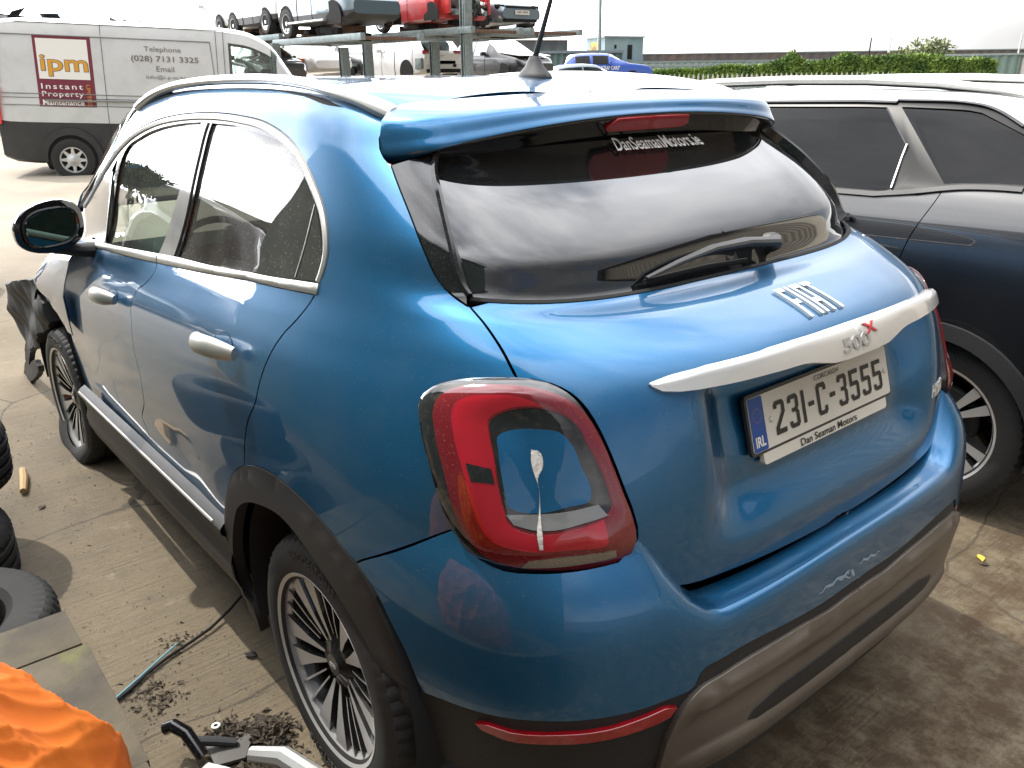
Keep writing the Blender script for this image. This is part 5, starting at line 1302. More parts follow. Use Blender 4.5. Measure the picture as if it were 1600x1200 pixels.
# van details
for s in (-1,1):
    WA=[(0+.47*cos(a),.40+.47*sin(a)) for a in np.linspace(-.15,pi+.15,26)]
    WI_=[(0+.385*cos(a),.37+.385*sin(a)) for a in np.linspace(pi+.15,-.15,26)]
    for cx in (0,3.4):
        if s>0: continue
        vpoly('arch_moulding',[(cx+x,z) for x,z in WA+WI_],M['trim'],.035,thick=.05)
for sd in (-1,1):
    for cx in (0,3.4):
        wh=bpy.data.objects.new('wheel',None);link(wh,VAN);wh.location=(cx,sd*.97,.35)
        pr=[(.20,-.10),(.26,-.11),(.33,-.10),(.35,-.06),(.35,.07),(.335,.105),(.28,.115),(.215,.105)]
        V,F=lathe_mesh([(a,b*sd) for a,b in pr],40);meshobj('tyre',V,F,M['rubber'],wh,smooth='auto')
        V,F=lathe_mesh([(0,.03*sd),(.20,.02*sd)],30);meshobj('wheel_disc',V,F,M['dull_black'],wh)
        V,F=lathe_mesh([(.185,.075*sd),(.195,.105*sd),(.208,.105*sd),(.218,.09*sd)],40);meshobj('trim_ring',V,F,M['far_alloy'],wh,smooth='auto')
        V,F=lathe_mesh([(0,.115*sd),(.03,.115*sd),(.055,.10*sd),(.11,.085*sd)],30);meshobj('hub_cap',V,F,M['far_alloy'],wh,smooth='auto')
        for q in range(8):
            a=2*pi*q/8;ca,sa=cos(a),sin(a);pts=[(.10,-.030),(.195,-.018),(.195,.018),(.10,.030)]
            Vv=[(p*ca-z*sa,sd*(.086+.01*(p>.15)),p*sa+z*ca) for p,z in pts]+[(p*ca-z*sa,sd*.05,p*sa+z*ca) for p,z in pts]
            meshobj('spoke',Vv,[(0,1,2,3),(0,4,5,1),(1,5,6,2),(2,6,7,3),(3,7,4,0)],M['far_alloy'],wh)
        V,F=lathe_mesh([(0,-.04*sd),(.45,-.04*sd)],30);meshobj('wheel_well',[(v[0],v[1]+(.02)*sd,max(v[2],-.2)+.03) for v in V],F,M['dull_black'],wh)
# sign
vpoly('sign_border',dens([(-.40,1.20),(.46,1.20),(.46,2.30),(-.40,2.30)]),M['maroon'],.003)
vpoly('sign_field',dens([(-.355,1.63),(.405,1.63),(.405,2.25),(-.355,2.25)]),M['vinyl_white'],.006,thick=.002)
def vtext(nm,s,x,z,h,m,w_=None,l=.008,bold=0,sp=1.0,rot=False):
    V,F,tw,th=text_polys(s,1,bold,sp);sy=h/th;sx=(w_/tw) if w_ else sy
    if rot: X=np.array([vpt(x+v[1]*sy,z-v[0]*sx,l) for v in V])
    else: X=np.array([vpt(x+v[0]*sx,z+v[1]*sy,l) for v in V])
    f=F[0];nn=np.cross(X[f[1]]-X[f[0]],X[f[2]]-X[f[0]])
    if nn[1]>0:F=[g[::-1] for g in F]
    meshobj(nm,X,F,m,VAN)
vtext('sign_letters','ipm',-.325,1.665,.34,M['vinyl_grey'],.72,.007,.035)
vtext('sign_letters','ipm',-.317,1.675,.32,M['gold'],.70,.010,.012)
vtext('sign_word','Instant',-.345,1.475,.085,M['vinyl_white'],.62,.007,.01,1.3)
vtext('sign_word','Property',-.345,1.335,.105,M['vinyl_white'],.62,.007,.01,1.2)
vtext('sign_word','Maintenance',-.345,1.225,.082,M['vinyl_white'],.62,.007,.02)
vtext('sign_word','LIMITED',.33,1.55,.055,M['gold'],.33,.007,rot=True)
vtext('phone_words','Telephone',1.27,2.09,.10,M['vinyl_grey'],.58)
vtext('phone_words','(028) 7131 3325',1.06,1.93,.115,M['vinyl_grey'],1.06,bold=.01)
vtext('phone_words','Email',1.44,1.80,.085,M['vinyl_grey'],.28)
vtext('phone_words','info@i-p-m.biz',1.27,1.665,.075,M['vinyl_grey'],.66)
# pressed outlines and gaps
def vline(pts,m=None,w_=.008,l=.0035):
    pts=dens(pts,.10) if len(pts)>2 else [tuple(np.array(pts[0])+(np.array(pts[1])-np.array(pts[0]))*t) for t in np.linspace(0,1,16)]
    X=[vpt(x,z,l) for x,z in pts];V,F=tube_mesh(X,w_*.5,5);meshobj('panel_line',V,F,m or M['gap'],VAN)
for x in (.62,2.42,2.54): vline([(x,.62),(x,2.50)])
vline([(-.98,2.49),(2.8,2.49)],w_=.012)
vline([(-.92,2.30),(2.32,2.30)],M['gap_soft'],.018);vline([(-.95,1.55),(-.92,2.30)],M['gap_soft'],.014);vline([(2.32,2.30),(2.38,1.5)],M['gap_soft'],.014)
for z,m_ in ((1.40,'gap_soft'),(1.335,'gap'),(1.22,'gap_soft')): vline([(-.95,z),(2.38,z)],M[m_],.014 if m_!='gap' else .008)
vline([(-.95,.70),(-.55,.72),(-.35,.95)],M['gap_soft'],.012) if 0 else None
box('tail_lamp',(-1.02,-1.0,1.22),(.06,.10,.62),M['red_bright'],VAN,bev=.01)
box('sliding_rail',(1.0,-1.035,1.30),(2.6,.02,.03),M['gap_soft'],VAN)
box('van_floor',(1.7,0,.62),(4.8,1.9,.06),M['interior'],VAN)
# ------------------------------------------------------------ the dark car alongside
DK=thing('estate_car','black sport utility car with white-grey roof rails parked close beside the blue car','car')
T2D=T2
M['p_dark']=car_paint('black_blue_paint',(.004,.005,.007),dust=.2,flake=False,metal=0,streak=.012)
for q in T2D: T[ 'd_'+q]=T2D[q]
dp=lambda n,s=0,e=None,rev=False:oc('d_'+n,s,e,rev)
cyl=-2.51
def dpanel(nm,Pg,m,off=0,h=.05,thick=.012,gap=.002,mir='copy',holes=()):
    def xm(X): return np.asarray(X)
    o=panel(nm,Pg,m,DK,Pf=D,sg=1,off=off,h=h,thick=thick,gap=gap,xf=xm,holes=holes)
    if mir:
        me=o.data.copy()
        for v in me.vertices: v.co.y=2*cyl-v.co.y
        me.flip_normals();o2=bpy.data.objects.new(nm,me);link(o2,DK)
    return o
vs=lambda u,a,b,k=12:[[u,v*VS] for v in np.linspace(a,b,k)]
us=lambda v,a,b,k=12:[[u,v*VS] for u in np.linspace(a,b,k)]
sm_=dp('seamr')
arc=[[-.245+.42*cos(a),(2.2)*VS] for a in (0,)]
# arch circle in index space: radius .39 around hub (-.24,.345)
def archpts(r,a0,a1,k=30,hx=-.24,hz=.345):
    o=[]
    for a in np.linspace(a0,a1,k):
        x=hx+r*cos(a);z=hz+r*sin(a);t=np.interp(z,D_Z,range(len(D_Z)));o.append([x,t*VS])
    return o
aR=.425
dpanel('rear_door',np.vstack([us(6.85,1.02,-.04),sm_[3:] if 0 else [[-.115,7.2*VS]],sm_[2:],[[ -.03,3.4*VS],[.02,2.9*VS],[.09,2.2*VS],[.15,1.2*VS]],us(1.0,.16,1.02)]),M['p_dark'])
dpanel('front_door',np.vstack([us(6.75,1.03,1.95),vs(1.96,6.5,1.0),us(1.0,1.95,1.03)]),M['p_dark'])
dpanel('front_wing',np.vstack([us(8.2,1.97,2.6),vs(2.9,8,3.2)[:],archpts(.42,0,pi,24,hx=2.42)]),M['p_dark'])
q0=[[-.13,7.3*VS]]
dpanel('body_side',np.vstack([[[ -.127,7.25*VS]],dp('dlo_bot',4,7),[[-.62,7.95*VS],[-.78,8.3*VS]],us(9.2,-.84,-.90,4),vs(-.93,8,1.3),us(1.1,-.92,-.66,5),archpts(aR,pi-.1,.35),[[.15,2.1*VS]],[[.075,2.7*VS],[-.01,3.3*VS]],sm_[::-1][:-1]]),M['p_dark'])
dpanel('upper_side',np.vstack([us(11.75,1.95,.2),dp('dlo_top',1,5),[[-.40,10.3*VS],[-.62,9.0*VS],[-.78,8.35*VS],[-.84,9.2*VS],[-.86,12.9*VS]],us(12.9,-.8,1.95,30)]),M['p_white'])  # black car: white colour stands in for sky reflected along the roof edge
dpanel('roof_panel',np.vstack([us(12.95,1.9,-.86,30),vs(-.86,13,14.98),us(14.98,-.8,1.9,30)]),M['p_white'],h=.08)  # white here too is reflected sky put into the colour
# window band
band=np.vstack([us(11.7,1.93,.2),dp('dlo_top',1,5),[[-.40,10.25*VS],[-.60,9.0*VS],[-.74,8.35*VS]],[[-.5,8.0*VS]],dp('dlo_bot',0,7,True),us(6.75,.37,1.93)])
w1=np.vstack([us(11.3,1.0,.23),[[.226,11.2*VS]],[[.086,9.69*VS],[.0708,7.25*VS]],us(7.0,.1,1.0)])
w2=np.vstack([[[.172,11.36*VS]],us(11.38,.15,-.09),[[-.14,11.3*VS],[-.3067,10.55*VS],[-.42,9.9*VS],[-.55,8.95*VS],[-.62,8.5*VS]],[[-.3806,8.33*VS],[-.286,8.25*VS],[-.171,8.08*VS],[-.1158,7.95*VS]]])
w0=np.vstack([us(11.2,1.75,1.05),vs(1.045,11,7.1),us(7.0,1.05,1.9)])
M['pillar_black']=mat('black_window_pillar',(.006,.006,.006),.35,spec=.25)
dpanel('window_band',band,M['pillar_black'],off=-.004,thick=.01,holes=[clean(w1),clean(w2),clean(w0)])
for nm,pg in (('rear_door_glass',w1),('rear_quarter_glass',w2),('front_door_glass',w0)): dpanel(nm,inset(clean(pg),-.006),M['glass_dark'] if 'glass_dark' in M else M.setdefault('glass_dark',glass('black_tinted_glass',(.05,.06,.06),refl=.75,ior=1.36)),off=-.009,thick=0,gap=0)
def dsweep(nm,uv,prof,m): sweep(nm,np.array(uv),prof,m,DK,Pf=D,sg=1,xf=None)
dsweep('window_moulding',np.vstack([us(11.62,1.9,.2),dp('dlo_top',1,5)]),[(-.006,-.002),(-.005,.004),(.005,.004),(.006,-.002)],M['gloss_black'])
dsweep('sill_moulding',np.vstack([us(6.62,1.9,.37,20),dp('dlo_bot',1,7)]),[(-.013,-.002),(-.010,.008),(.010,.008),(.013,-.002)],M['trim'])
dsweep('glass_trim',[[.086-.004,9.69*VS],[.082,9.2*VS],[.0708,7.25*VS]],[(-.003,-.002),(-.003,.004),(.003,.004),(.003,-.002)],M['far_alloy'])
dsweep('glass_trim',[[.226,11.2*VS],[.086,9.69*VS]],[(-.003,-.002),(-.003,.003),(.003,.003),(.003,-.002)],M['gloss_black'])
dpanel('wheel_arch_trim',np.vstack([archpts(.425,-.2,pi+.2,36),archpts(.365,pi+.2,-.2,36)]),M['trim'],off=.016,h=.03,thick=.04,gap=0)
dpanel('sill_trim',np.vstack([us(1.0,2.0,.17),us(.0,.2,2.0)]),M['trim'],off=.012,thick=.03)
dpanel('door_handle',np.vstack([us(5.35,.36,.18,5),us(5.02,.17,.36,5)]),M['gloss_black'],off=.03,h=.02,thick=.03)
for hx in (-.24,2.42):
    V,F=lathe_mesh([(.40,0),(.40,-.33),(0,-.33)],30,a0=-.3,a1=pi+.3);meshobj('wheel_arch_liner',[(hx+v[0],-1.63+v[1],.36+v[2]) for v in V],F,M['dull_black'],DK,smooth='auto')
wheel(-.24,-1.755,.345,.345,.225,.240,DK,spoke='twin',rz0=-.06)
wheel(2.42,-1.755,.345,.345,.225,.240,DK,spoke='twin',rz0=.3)
wheel(-.24,-3.26,.345,.345,.225,.240,DK,spoke='twin',side=-1,letters=False)
wheel(2.42,-3.26,.345,.345,.225,.240,DK,spoke='twin',side=-1,letters=False)
for s in (0,1):
    pts=[(1.60,-2.00,1.565),(1.45,-2.0,1.590),(1.2,-2.0,1.608),(.8,-2.0,1.620),(.4,-2.0,1.620),(.1,-2.0,1.608),(-.12,-2.0,1.585),(-.30,-2.0,1.550)]
    if s: pts=[(a,2*cyl-b,c) for a,b,c in pts]
    RR=bpy.data.objects.new('roof_rail',None);link(RR,DK)
    V,F=tube_mesh(pts,[.008,.016,.018,.018,.018,.018,.016,.008],10);meshobj('rail_bar',V,F,M['silver'],RR,smooth='auto')
    V,F=tube_mesh([(a,b,c-.016) for a,b,c in pts],.008,8);meshobj('rail_seal',V,F,M['dull_black'],RR,smooth='auto')
box('floor_pan',(.8,cyl,.32),(3.4,1.2,.12),M['interior'],DK);box('rear_panel',(-.90,cyl,.85),(.06,1.62,.95),M['p_dark'],DK,bev=.02)
box('tail_lamp',(-.90,-1.80,1.02),(.10,.22,.16),M['red'],DK,bev=.02)
box('seat_row',(-.0,cyl,.85),(.2,1.3,.62),M['seat'],DK,bev=.05);box('seat_row',(.95,cyl,.85),(.2,1.3,.72),M['seat'],DK,bev=.05);box('door_lining',(.5,-1.72,.85),(2.6,.04,.60),M['interior'],DK);box('door_lining',(.5,-3.30,.85),(2.6,.04,.60),M['interior'],DK)
for y in (-2.15,-2.87): box('headrest',(.9,y,1.34),(.1,.26,.18),M['seat'],DK,bev=.04)
dpanel('screen',np.vstack([us(14.98,1.95,2.5),vs(2.5,14.9,9),us(11.8,2.3,1.97)]),M['glass_dark'],h=.1,thick=0)
dpanel('bonnet',np.vstack([us(14.98,2.52,2.9),vs(2.9,14.9,8.4),us(8.3,2.9,2.52)]),M['p_dark'],h=.1)
# ------------------------------------------------------------ crumpled front wing of the blue car
def sheet(name,rows,m,parent,thick=.004,rnd=0,seed=3,smooth=False):
    r=random.Random(seed);V=[];k=len(rows[0])
    for row in rows:
        for p in row: V.append(np.array(p)+np.array([r.uniform(-rnd,rnd) for _ in range(3)]))
    F=[]
    for i in range(len(rows)-1):
        for j in range(k-1): F.append((i*k+j,i*k+j+1,(i+1)*k+j+1,(i+1)*k+j))
    X,F=extr(np.array(V),F,np.array([0,-thick,-thick*.5]));return meshobj(name,X,F,m,parent,smooth=smooth)
WG=bpy.data.objects.new('crumpled_wing',None);link(WG,CAR)
rows=[[(1.90,.80,1.085),(1.86,.85,1.07),(1.80,.895,1.045),(1.93,.90,.93),(2.02,.902,.86),(2.02,.90,.78),(2.03,.892,.70)],
 [(2.10,.78,1.06),(2.05,.85,1.05),(2.02,.89,1.005),(2.08,.905,.93),(2.12,.905,.85),(2.12,.902,.78),(2.11,.89,.70)],
 [(2.32,.77,1.02),(2.27,.84,1.01),(2.22,.888,.965),(2.22,.90,.90),(2.24,.90,.83),(2.25,.90,.77),(2.25,.885,.715)],
 [(2.50,.76,.97),(2.46,.83,.965),(2.42,.885,.915),(2.38,.905,.87),(2.36,.905,.82),(2.37,.895,.775),(2.36,.885,.735)],
 [(2.70,.76,.91),(2.66,.83,.905),(2.60,.885,.862),(2.55,.905,.835),(2.52,.905,.805),(2.50,.892,.78),(2.49,.885,.765)]]
sheet('wing_skin',rows,M['blue'],WG,rnd=.006,smooth='auto')
LN=bpy.data.objects.new('torn_arch_liner',None);link(LN,CAR)
def cutout(name,pts,m,parent,off,thick,bumpy=.0,seed=1):
    """pts (x, z): an irregular crumpled plastic sheet standing in the x-z plane near y=off"""
    r=random.Random(seed);pg=np.array(dens(pts,.02));pg=pg+np.array([[r.uniform(-.006,.006),r.uniform(-.006,.006)] for _ in pg])
    V,F=tri_poly(pg,[],.025)
    X=np.array([(x,off+bumpy*(.55*math.sin(x*9+z*13)+.35*abs(math.sin(x*23-z*17+1))+.2*math.sin(z*41)),z) for x,z in V]);X,F=extr(X,F,np.array([0,-thick,0]));return meshobj(name,X,F,m,parent,smooth='auto')
cutout('liner_shell',[(3.62,.555),(3.60,.62),(3.42,.665),(3.20,.71),(2.97,.756),(2.80,.74),(2.66,.70),(2.62,.62),(2.75,.55),(2.90,.50),(3.0,.42),(3.18,.36),(3.40,.30),(3.60,.28),(3.66,.40)],M['black_plastic'],LN,.86,.05,.035,2)
cutout('liner_tail',[(3.56,.30),(3.68,.27),(3.86,.10),(4.02,-.02),(3.94,-.06),(3.70,.03),(3.38,.17),(3.35,.21),(3.46,.22),(3.66,.14),(3.74,.10),(3.66,.17),(3.50,.28)],M['black_plastic'],LN,.84,.03,.01,4)
for i,(a,b,c) in enumerate([((3.3,.84,.42),(3.1,.80,.30),(2.9,.76,.34)),((3.1,.85,.62),(2.9,.8,.52),(2.7,.70,.55)),((3.5,.82,.52),(3.2,.72,.55),(2.9,.66,.62))]): tube('torn_strip',[a,b,c],.012,M['dull_black'],LN,n=6)
box('stripped_nose',(3.15,.25,.52),(.30,1.1,.30),M['dull_black'],CAR,bev=.04)
# ------------------------------------------------------------ scrap racks and the cars on them
UPZ1,UPZ2,LOZ=2.62,2.80,1.40
def H(z): return z
def rack(name,label,x0,x1,y0,y1,tops,posts,lower=None):
    t=thing(name,label,'rack',((x0+x1)/2,(y0+y1)/2,0),0,'steel scrap car racks');cx,cy=(x0+x1)/2,(y0+y1)/2
    L=lambda p:(p[0]-cx,p[1]-cy,p[2])
    for (x,y,z) in posts:
        for a,b,sx,sy in ((0,0,.04,.22),(.10,0,.20,.03),(-.10,0,.20,.03)): pass
        bm=bmesh.new();add_box(bm,(0,0,z/2),(.04,.20,z));add_box(bm,(.10,0,z/2),(.028,.24,z));add_box(bm,(-.10,0,z/2),(.028,.24,z))
        o=bm_obj('post',bm,M['steel'],t,smooth=False);o.location=L((x,y,0))
    for (z,ya,yb) in tops:
        for y in (ya,yb):
            box('beam',L(((x0+x1)/2,y,z-.08)),(x1-x0,.14,.16),M['steel'],t,bev=.01)
        for x in np.linspace(x0+.2,x1-.2,4): box('cross_beam',L((x,(ya+yb)/2,z-.11)),(.12,yb-ya,.08),M['steel'] if x>x0+1 else M['rust'],t,bev=.01)
    return t
rack('storage_rack','grey steel rack of posts and beams under the red and grey-blue cars',16.9,22.3,-16.2,-12.2,[(UPZ2,-13.9,-12.3),(UPZ2,-16.1,-14.3)],[(17.33,-12.4,4.1),(21.9,-12.1,UPZ2-.2),(21.3,-14.1,UPZ2-.2)])
rack('storage_rack','grey steel rack with rusty cross beams under the slate off-roader',17.6,22.6,-11.6,-9.3,[(UPZ1,-11.2,-9.5)],[(21.9,-11.3,UPZ1-.2),(22.3,-9.35,UPZ1-.1)])
rack('storage_rack','grey steel rack behind the van under the white torn crossover',23.2,28.2,-11.9,-9.8,[(UPZ1+.2,-11.6,-10.0)],[(27.8,-9.9,UPZ1),(27.8,-11.8,UPZ1)])
box_or=box('spare_beam',(0,0,0),(.10,4.2,.12),M['orange_steel']);box_or.location=(26.5,-10.4,2.15);tag(box_or,'faded orange beam lying across the rack behind the white van','beam')
PIv=pi
_rq=random.Random(21)
def onrack(*a,**k):
    t=car_body(*a,**k)
    if a[3][2]>2.4:   # exhaust, axle and tank hanging below the body
        for q in range(9):
            box('underbody_part',(_rq.uniform(-.3,2.6),_rq.uniform(-.6,.6),_rq.uniform(-.02,.20)),(_rq.uniform(.2,.9),_rq.uniform(.15,.5),_rq.uniform(.08,.22)),M[_rq.choice(['rust','dull_black','dark_grey','dull_black'])],t,rot=(0,_rq.uniform(-.1,.1),_rq.uniform(-.4,.4)),bev=.02)
        tube('exhaust_pipe',[(-.7,.3,.12),(.3,.25,.14),(1.2,.1,.12),(2.2,.1,.16)],.045,M['rust'],t,n=8)
    return t
c=onrack('scrap_car','white scrap crossover with dark arches and torn nose, leftmost on the upper rack',{**SUVB,'x':SUVB['x'][:-2]+[3.0,3.1]},(26.4,-10.8,UPZ1+.22),PIv,M['p_white'],[(0,.33,-1,'five'),(2.4,.33,-1,'seven'),(0,.33,1,'none'),(2.4,.33,1,'five')],side_win=[(.0,.75),(.85,1.5)],front_win=(1.5,2.1),rear_win=(-.8,-.3),cladding=M['trim'],clad_row=3)
scrap_front(c,3.02,.72,.55,3)
c=onrack('scrap_car','slate blue scrap off-roader with its front wheel missing on the upper rack',SUVB,(21.5,-10.3,UPZ1),PIv,M['p_navy'],[(0,.37,-1,'ten'),(2.6,.36,-1,'disc'),(0,.36,1,'none'),(2.6,.36,1,'disc')],side_win=[(-.3,.65),(.75,1.5)],front_win=(1.5,2.1),rear_win=(-.8,-.3),cladding=M['trim'])
box('side_step',(1.3,-.95,.36),(2.0,.12,.05),M['far_alloy'],c,bev=.01)
c=onrack('scrap_car','red scrap hatchback with its nose cut away and engine showing on the upper rack',{k:(v[:-2] if k!='x' else HATCH['x'][:-2]) for k,v in HATCH.items()},(21.2,-13.1,UPZ2),PIv,M['p_red'],[(0,.31,-1,'seven'),(0,.31,1,'none'),(2.55,.3,-1,'disc')],side_win=[(-.2,.65),(.75,1.4)],front_win=(1.4,2.05),rear_win=(-.8,-.35))
p=scrap_front(c,3.05,.74,.45,5);box('inner_wing',(2.95,.66,.62),(.35,.08,.50),M['p_red'],p,bev=.01);box('inner_wing',(2.95,-.66,.62),(.35,.08,.50),M['p_red'],p,bev=.01)
c=onrack('scrap_car','grey-blue scrap saloon with a yellowish front plate at the end of the upper rack',SEDAN,(21.7,-15.1,UPZ2-.08),PIv,M['p_greyblue'],[(2.6,.32,-1,'disc'),(0,.32,-1,'five'),(2.6,.32,1,'five')],side_win=[(-.1,.6),(.7,1.3)],front_win=(1.25,1.95),rear_win=(-.5,.15))
box('grille',(3.34,0,.62),(.10,1.1,.22),M['dull_black'],c,bev=.02);box('lower_grille',(3.32,0,.38),(.12,1.2,.14),M['dull_black'],c,bev=.02)
for s in (1,-1): box('headlight',(3.12,s*.64,.70),(.30,.26,.13),M['far_glass'],c,bev=.03);box('fog_lamp',(3.28,s*.66,.42),(.08,.16,.07),M['far_alloy'],c,bev=.01)
numplate(c,(3.42,-.26,.50),(0,1,0),(0,0,1),.52,.11,'OJZ 3096',M['plate'])
c=onrack('scrap_car','white scrap hatchback seen from behind with its rear bumper missing on the lower rack',HATCH,(23.2,-15.15,LOZ),0,M['p_bright'],[(0,.32,1,'none'),(2.6,.32,1,'five'),(0,.32,-1,'five')],side_win=[(-.3,.65),(.75,1.5)],front_win=(1.5,2.1),rear_win=(-.78,-.42))
for s in (1,-1): box('tail_lamp',(-.80,s*.60,.93),(.12,.30,.12),M['red'],c,bev=.03)
box('bumper_bar',(-.86,0,.50),(.06,1.30,.12),M['p_white'],c,bev=.01);box('exposed_panel',(-.82,0,.62),(.06,1.0,.12),M['dull_black'],c,bev=.01);box('exposed_panel',(-.86,0,.36),(.08,1.3,.12),M['dull_black'],c,bev=.01)
for s in (1,-1): box('crash_box',(-.90,s*.42,.52),(.05,.10,.09),M['dull_black'],c);box('inner_arch_panel',(-.62,s*.80,.58),(.40,.10,.34),M['steel'],c,bev=.02)
box('emblem',(-.905,0,.80),(.02,.07,.07),M['far_alloy'],c,bev=.01)
c=onrack('scrap_car','black scrap hatchback with its bonnet bent and front end missing on the lower rack',HATCH,(24.9,-18.6,LOZ-.1),PIv,M['p_black'],[(2.45,.31,-1,'none')],side_win=[(.0,.65),(.75,1.4)],front_win=(1.35,2.05),rear_win=(-.8,-.35))
scrap_front(c,3.15,.74,.42,9)
box('bent_bonnet',(2.6,0,.98),(1.0,1.5,.03),M['p_white'],c,rot=(0,.12,.05),bev=.01)
c=onrack('scrap_car','white scrap coupe with raised boot lid on the lower rack behind the van',SEDAN,(29.3,-13.1,LOZ+.1),PIv,M['p_bright'],[(0,.31,-1,'none'),(2.6,.31,-1,'none')],side_win=[(.35,.75),(.8,1.2)],front_win=(1.25,1.95),rear_win=None)
box('raised_boot_lid',(-.35,0,1.32),(.80,1.2,.05),M['p_white'],c,rot=(0,-.55,0),bev=.02);box('boot_hole',(-.55,0,1.0),(.5,1.1,.08),M['dull_black'],c)
c=onrack('scrap_car','black scrap saloon with its windscreen and stripped nose showing between the rack posts',SEDAN,(29.4,-15.05,LOZ),PIv,M['p_black'],[(2.6,.31,-1,'none')],side_win=[(-.1,.6),(.7,1.3)],front_win=(1.25,1.95))
scrap_front(c,3.35,.70,.42,12);box('crash_rail',(3.0,-.2,.60),(.10,2.0,.10),M['steel'],c)
c=onrack('scrap_car','silver scrap car with pale green windscreen deep under the rack',HATCH,(31.5,-18.2,LOZ+.1),PIv,M['p_greyblue'],[],side_win=[(-.3,.65),(.75,1.5)],front_win=(1.5,2.1),rear_win=(-.8,-.35))
c=onrack('scrap_car','dark scrap car half hidden behind the bonnet of the white van',SEDAN,(26.2,-10.3,1.2),PIv-.15,M['p_black'],[(2.6,.31,-1,'five')],side_win=[(-.1,.6),(.7,1.3)],front_win=(1.25,1.95))
c=onrack('scrap_car','pale scrap saloon on the upper rack, only its nose showing left of the white one',SEDAN,(31.5,-11.3,UPZ1+.35),PIv,M['p_white'],[(2.6,.31,-1,'five')],side_win=[(-.1,.6),(.7,1.3)],front_win=(1.25,1.95))
for s in (1,-1): box('headlight',(3.12,s*.64,.70),(.30,.26,.13),M['far_glass'],c,bev=.03)
# crushed shells stacked behind the van roof
shells=[(26.5,-.3,2.55,.1,'p_greyblue','grey crushed car shell above the rear of the white van roof'),(27.2,-2.4,2.45,-.05,'p_navy','dark crushed car shell on the heap behind the white van roof'),(27.5,-4.5,2.35,.12,'p_black','flattened green-black car shell on the heap above the phone number of the van'),(27.0,-6.2,2.15,-.1,'steel','bent steel shell at the right end of the heap behind the van'),
 (26.8,1.8,2.5,.2,'p_black','black crushed shell at the far left end of the heap')]
CR=dict(x=[-1.0,-.8,-.3,.3,.9,1.5,2.1,2.7,3.0],zb=[.3,.2,.2,.2,.2,.2,.2,.2,.3],zw=[.6,.66,.70,.62,.72,.66,.62,.60,.5],zr=[.64,.72,.86,.80,.92,.84,.70,.66,.54],w=[.7,.85,.88,.84,.9,.86,.88,.82,.7],wr=[.5,.6,.62,.6,.66,.6,.7,.6,.5])
rr=random.Random(5)
for i,(x,y,z,a,m_,lab) in enumerate(shells):
    c=car_body('crushed_shell',lab,CR,(x,y,z),-pi/2+a,M[m_],[],side_win=[(.0,.7),(.9,1.5)],group='crushed car shells heaped behind the van')
    for q in range(10):
        p=(rr.uniform(-.9,2.9),rr.uniform(-.8,.8),rr.uniform(.75,1.0));box('torn_panel',p,(rr.uniform(.2,.9),rr.uniform(.2,.7),.02),M[rr.choice(['p_white','steel','p_navy','dull_black','p_greyblue','trim'])],c,rot=(rr.uniform(-.6,.6),rr.uniform(-.6,.6),rr.uniform(0,3)))
for i,(x,y,a) in enumerate([(26.9,-1.4,.1),(26.9,-4.9,-.1)]):
    c=car_body('crushed_shell',['crushed white shell in the lower layer of the heap','crushed dark shell in the lower layer nearer the rack'][i],CR,(x,y,1.7),-pi/2+a,M[['p_white','p_black'][i]],[],side_win=[(.0,.7)],group='crushed car shells heaped behind the van')
    d=box('shell_base',(1.0,0,-.55),(3.4,1.6,1.5),M['rust'],c,bev=.05)
for y0 in (0.6,-1.1,-3.0,-4.6,-6.4):
    pass
cab=tube('overhead_cables',[(24.0,6.0,3.62),(24.3,0,3.42),(24.6,-6.5,2.95)],.018,M['dull_black'],n=6);tag(cab,'thin dark cable strung along the top of the scrap heap behind the van','cable')
# ------------------------------------------------------------ distant yard
def ribbed(name,label,cat,w_,d_,h_,loc,rz,m,rib=.5,amp=.06,roof=None,group=None):
    t=thing(name,label,cat,loc,rz,group);n=max(4,int(w_/rib));V=[];F=[]
    def wall(p0,p1,k):
        V=[];F=[];dx,dy=(p1[0]-p0[0]),(p1[1]-p0[1]);L_=math.hypot(dx,dy);nx,ny=dy/L_,-dx/L_
        q=k*4
        for i in range(q+1):
            s=i/q;o=amp if (i%4 in (1,2)) else 0
            for z in (0,h_): V.append((p0[0]+dx*s+nx*o,p0[1]+dy*s+ny*o,z))
        for i in range(q): F.append((2*i,2*i+2,2*i+3,2*i+1))
        meshobj('wall',V,F,m,t)
    c=[(-w_/2,-d_/2),(w_/2,-d_/2),(w_/2,d_/2),(-w_/2,d_/2)]
    wall(c[0],c[1],n);wall(c[1],c[2],max(3,int(d_/rib)));wall(c[2],c[3],n);wall(c[3],c[0],max(3,int(d_/rib)))
    if roof:
        rz_=roof[0];ov=.25
        X=[(-w_/2-ov,-d_/2-ov,h_),(w_/2+ov,-d_/2-ov,h_),(w_/2+ov,0,h_+rz_),(-w_/2-ov,0,h_+rz_),(w_/2+ov,d_/2+ov,h_),(-w_/2-ov,d_/2+ov,h_)]
        meshobj('roof',X,[(0,1,2,3),(3,2,4,5),(1,4,2),(0,3,5)],roof[1],t)
    else: box('roof',(0,0,h_+.05),(w_+.2,d_+.2,.12),M['steel'],t)
    return t
M['green_sheet']=mat('green_painted_sheet',(.115,.17,.145),.7,noise=(.6,(.09,.135,.12),.4,.7))
M['pale_sheet']=mat('pale_green_sheet',(.30,.38,.35),.7,noise=(.5,(.24,.31,.29),.4,.7))
M['blue_sheet']=mat('pale_blue_sheet',(.27,.36,.38),.7,noise=(.5,(.2,.28,.3),.4,.7))
M['grey_sheet']=mat('grey_clad_sheet',(.22,.235,.23),.75,noise=(.5,(.17,.185,.18),.4,.7))
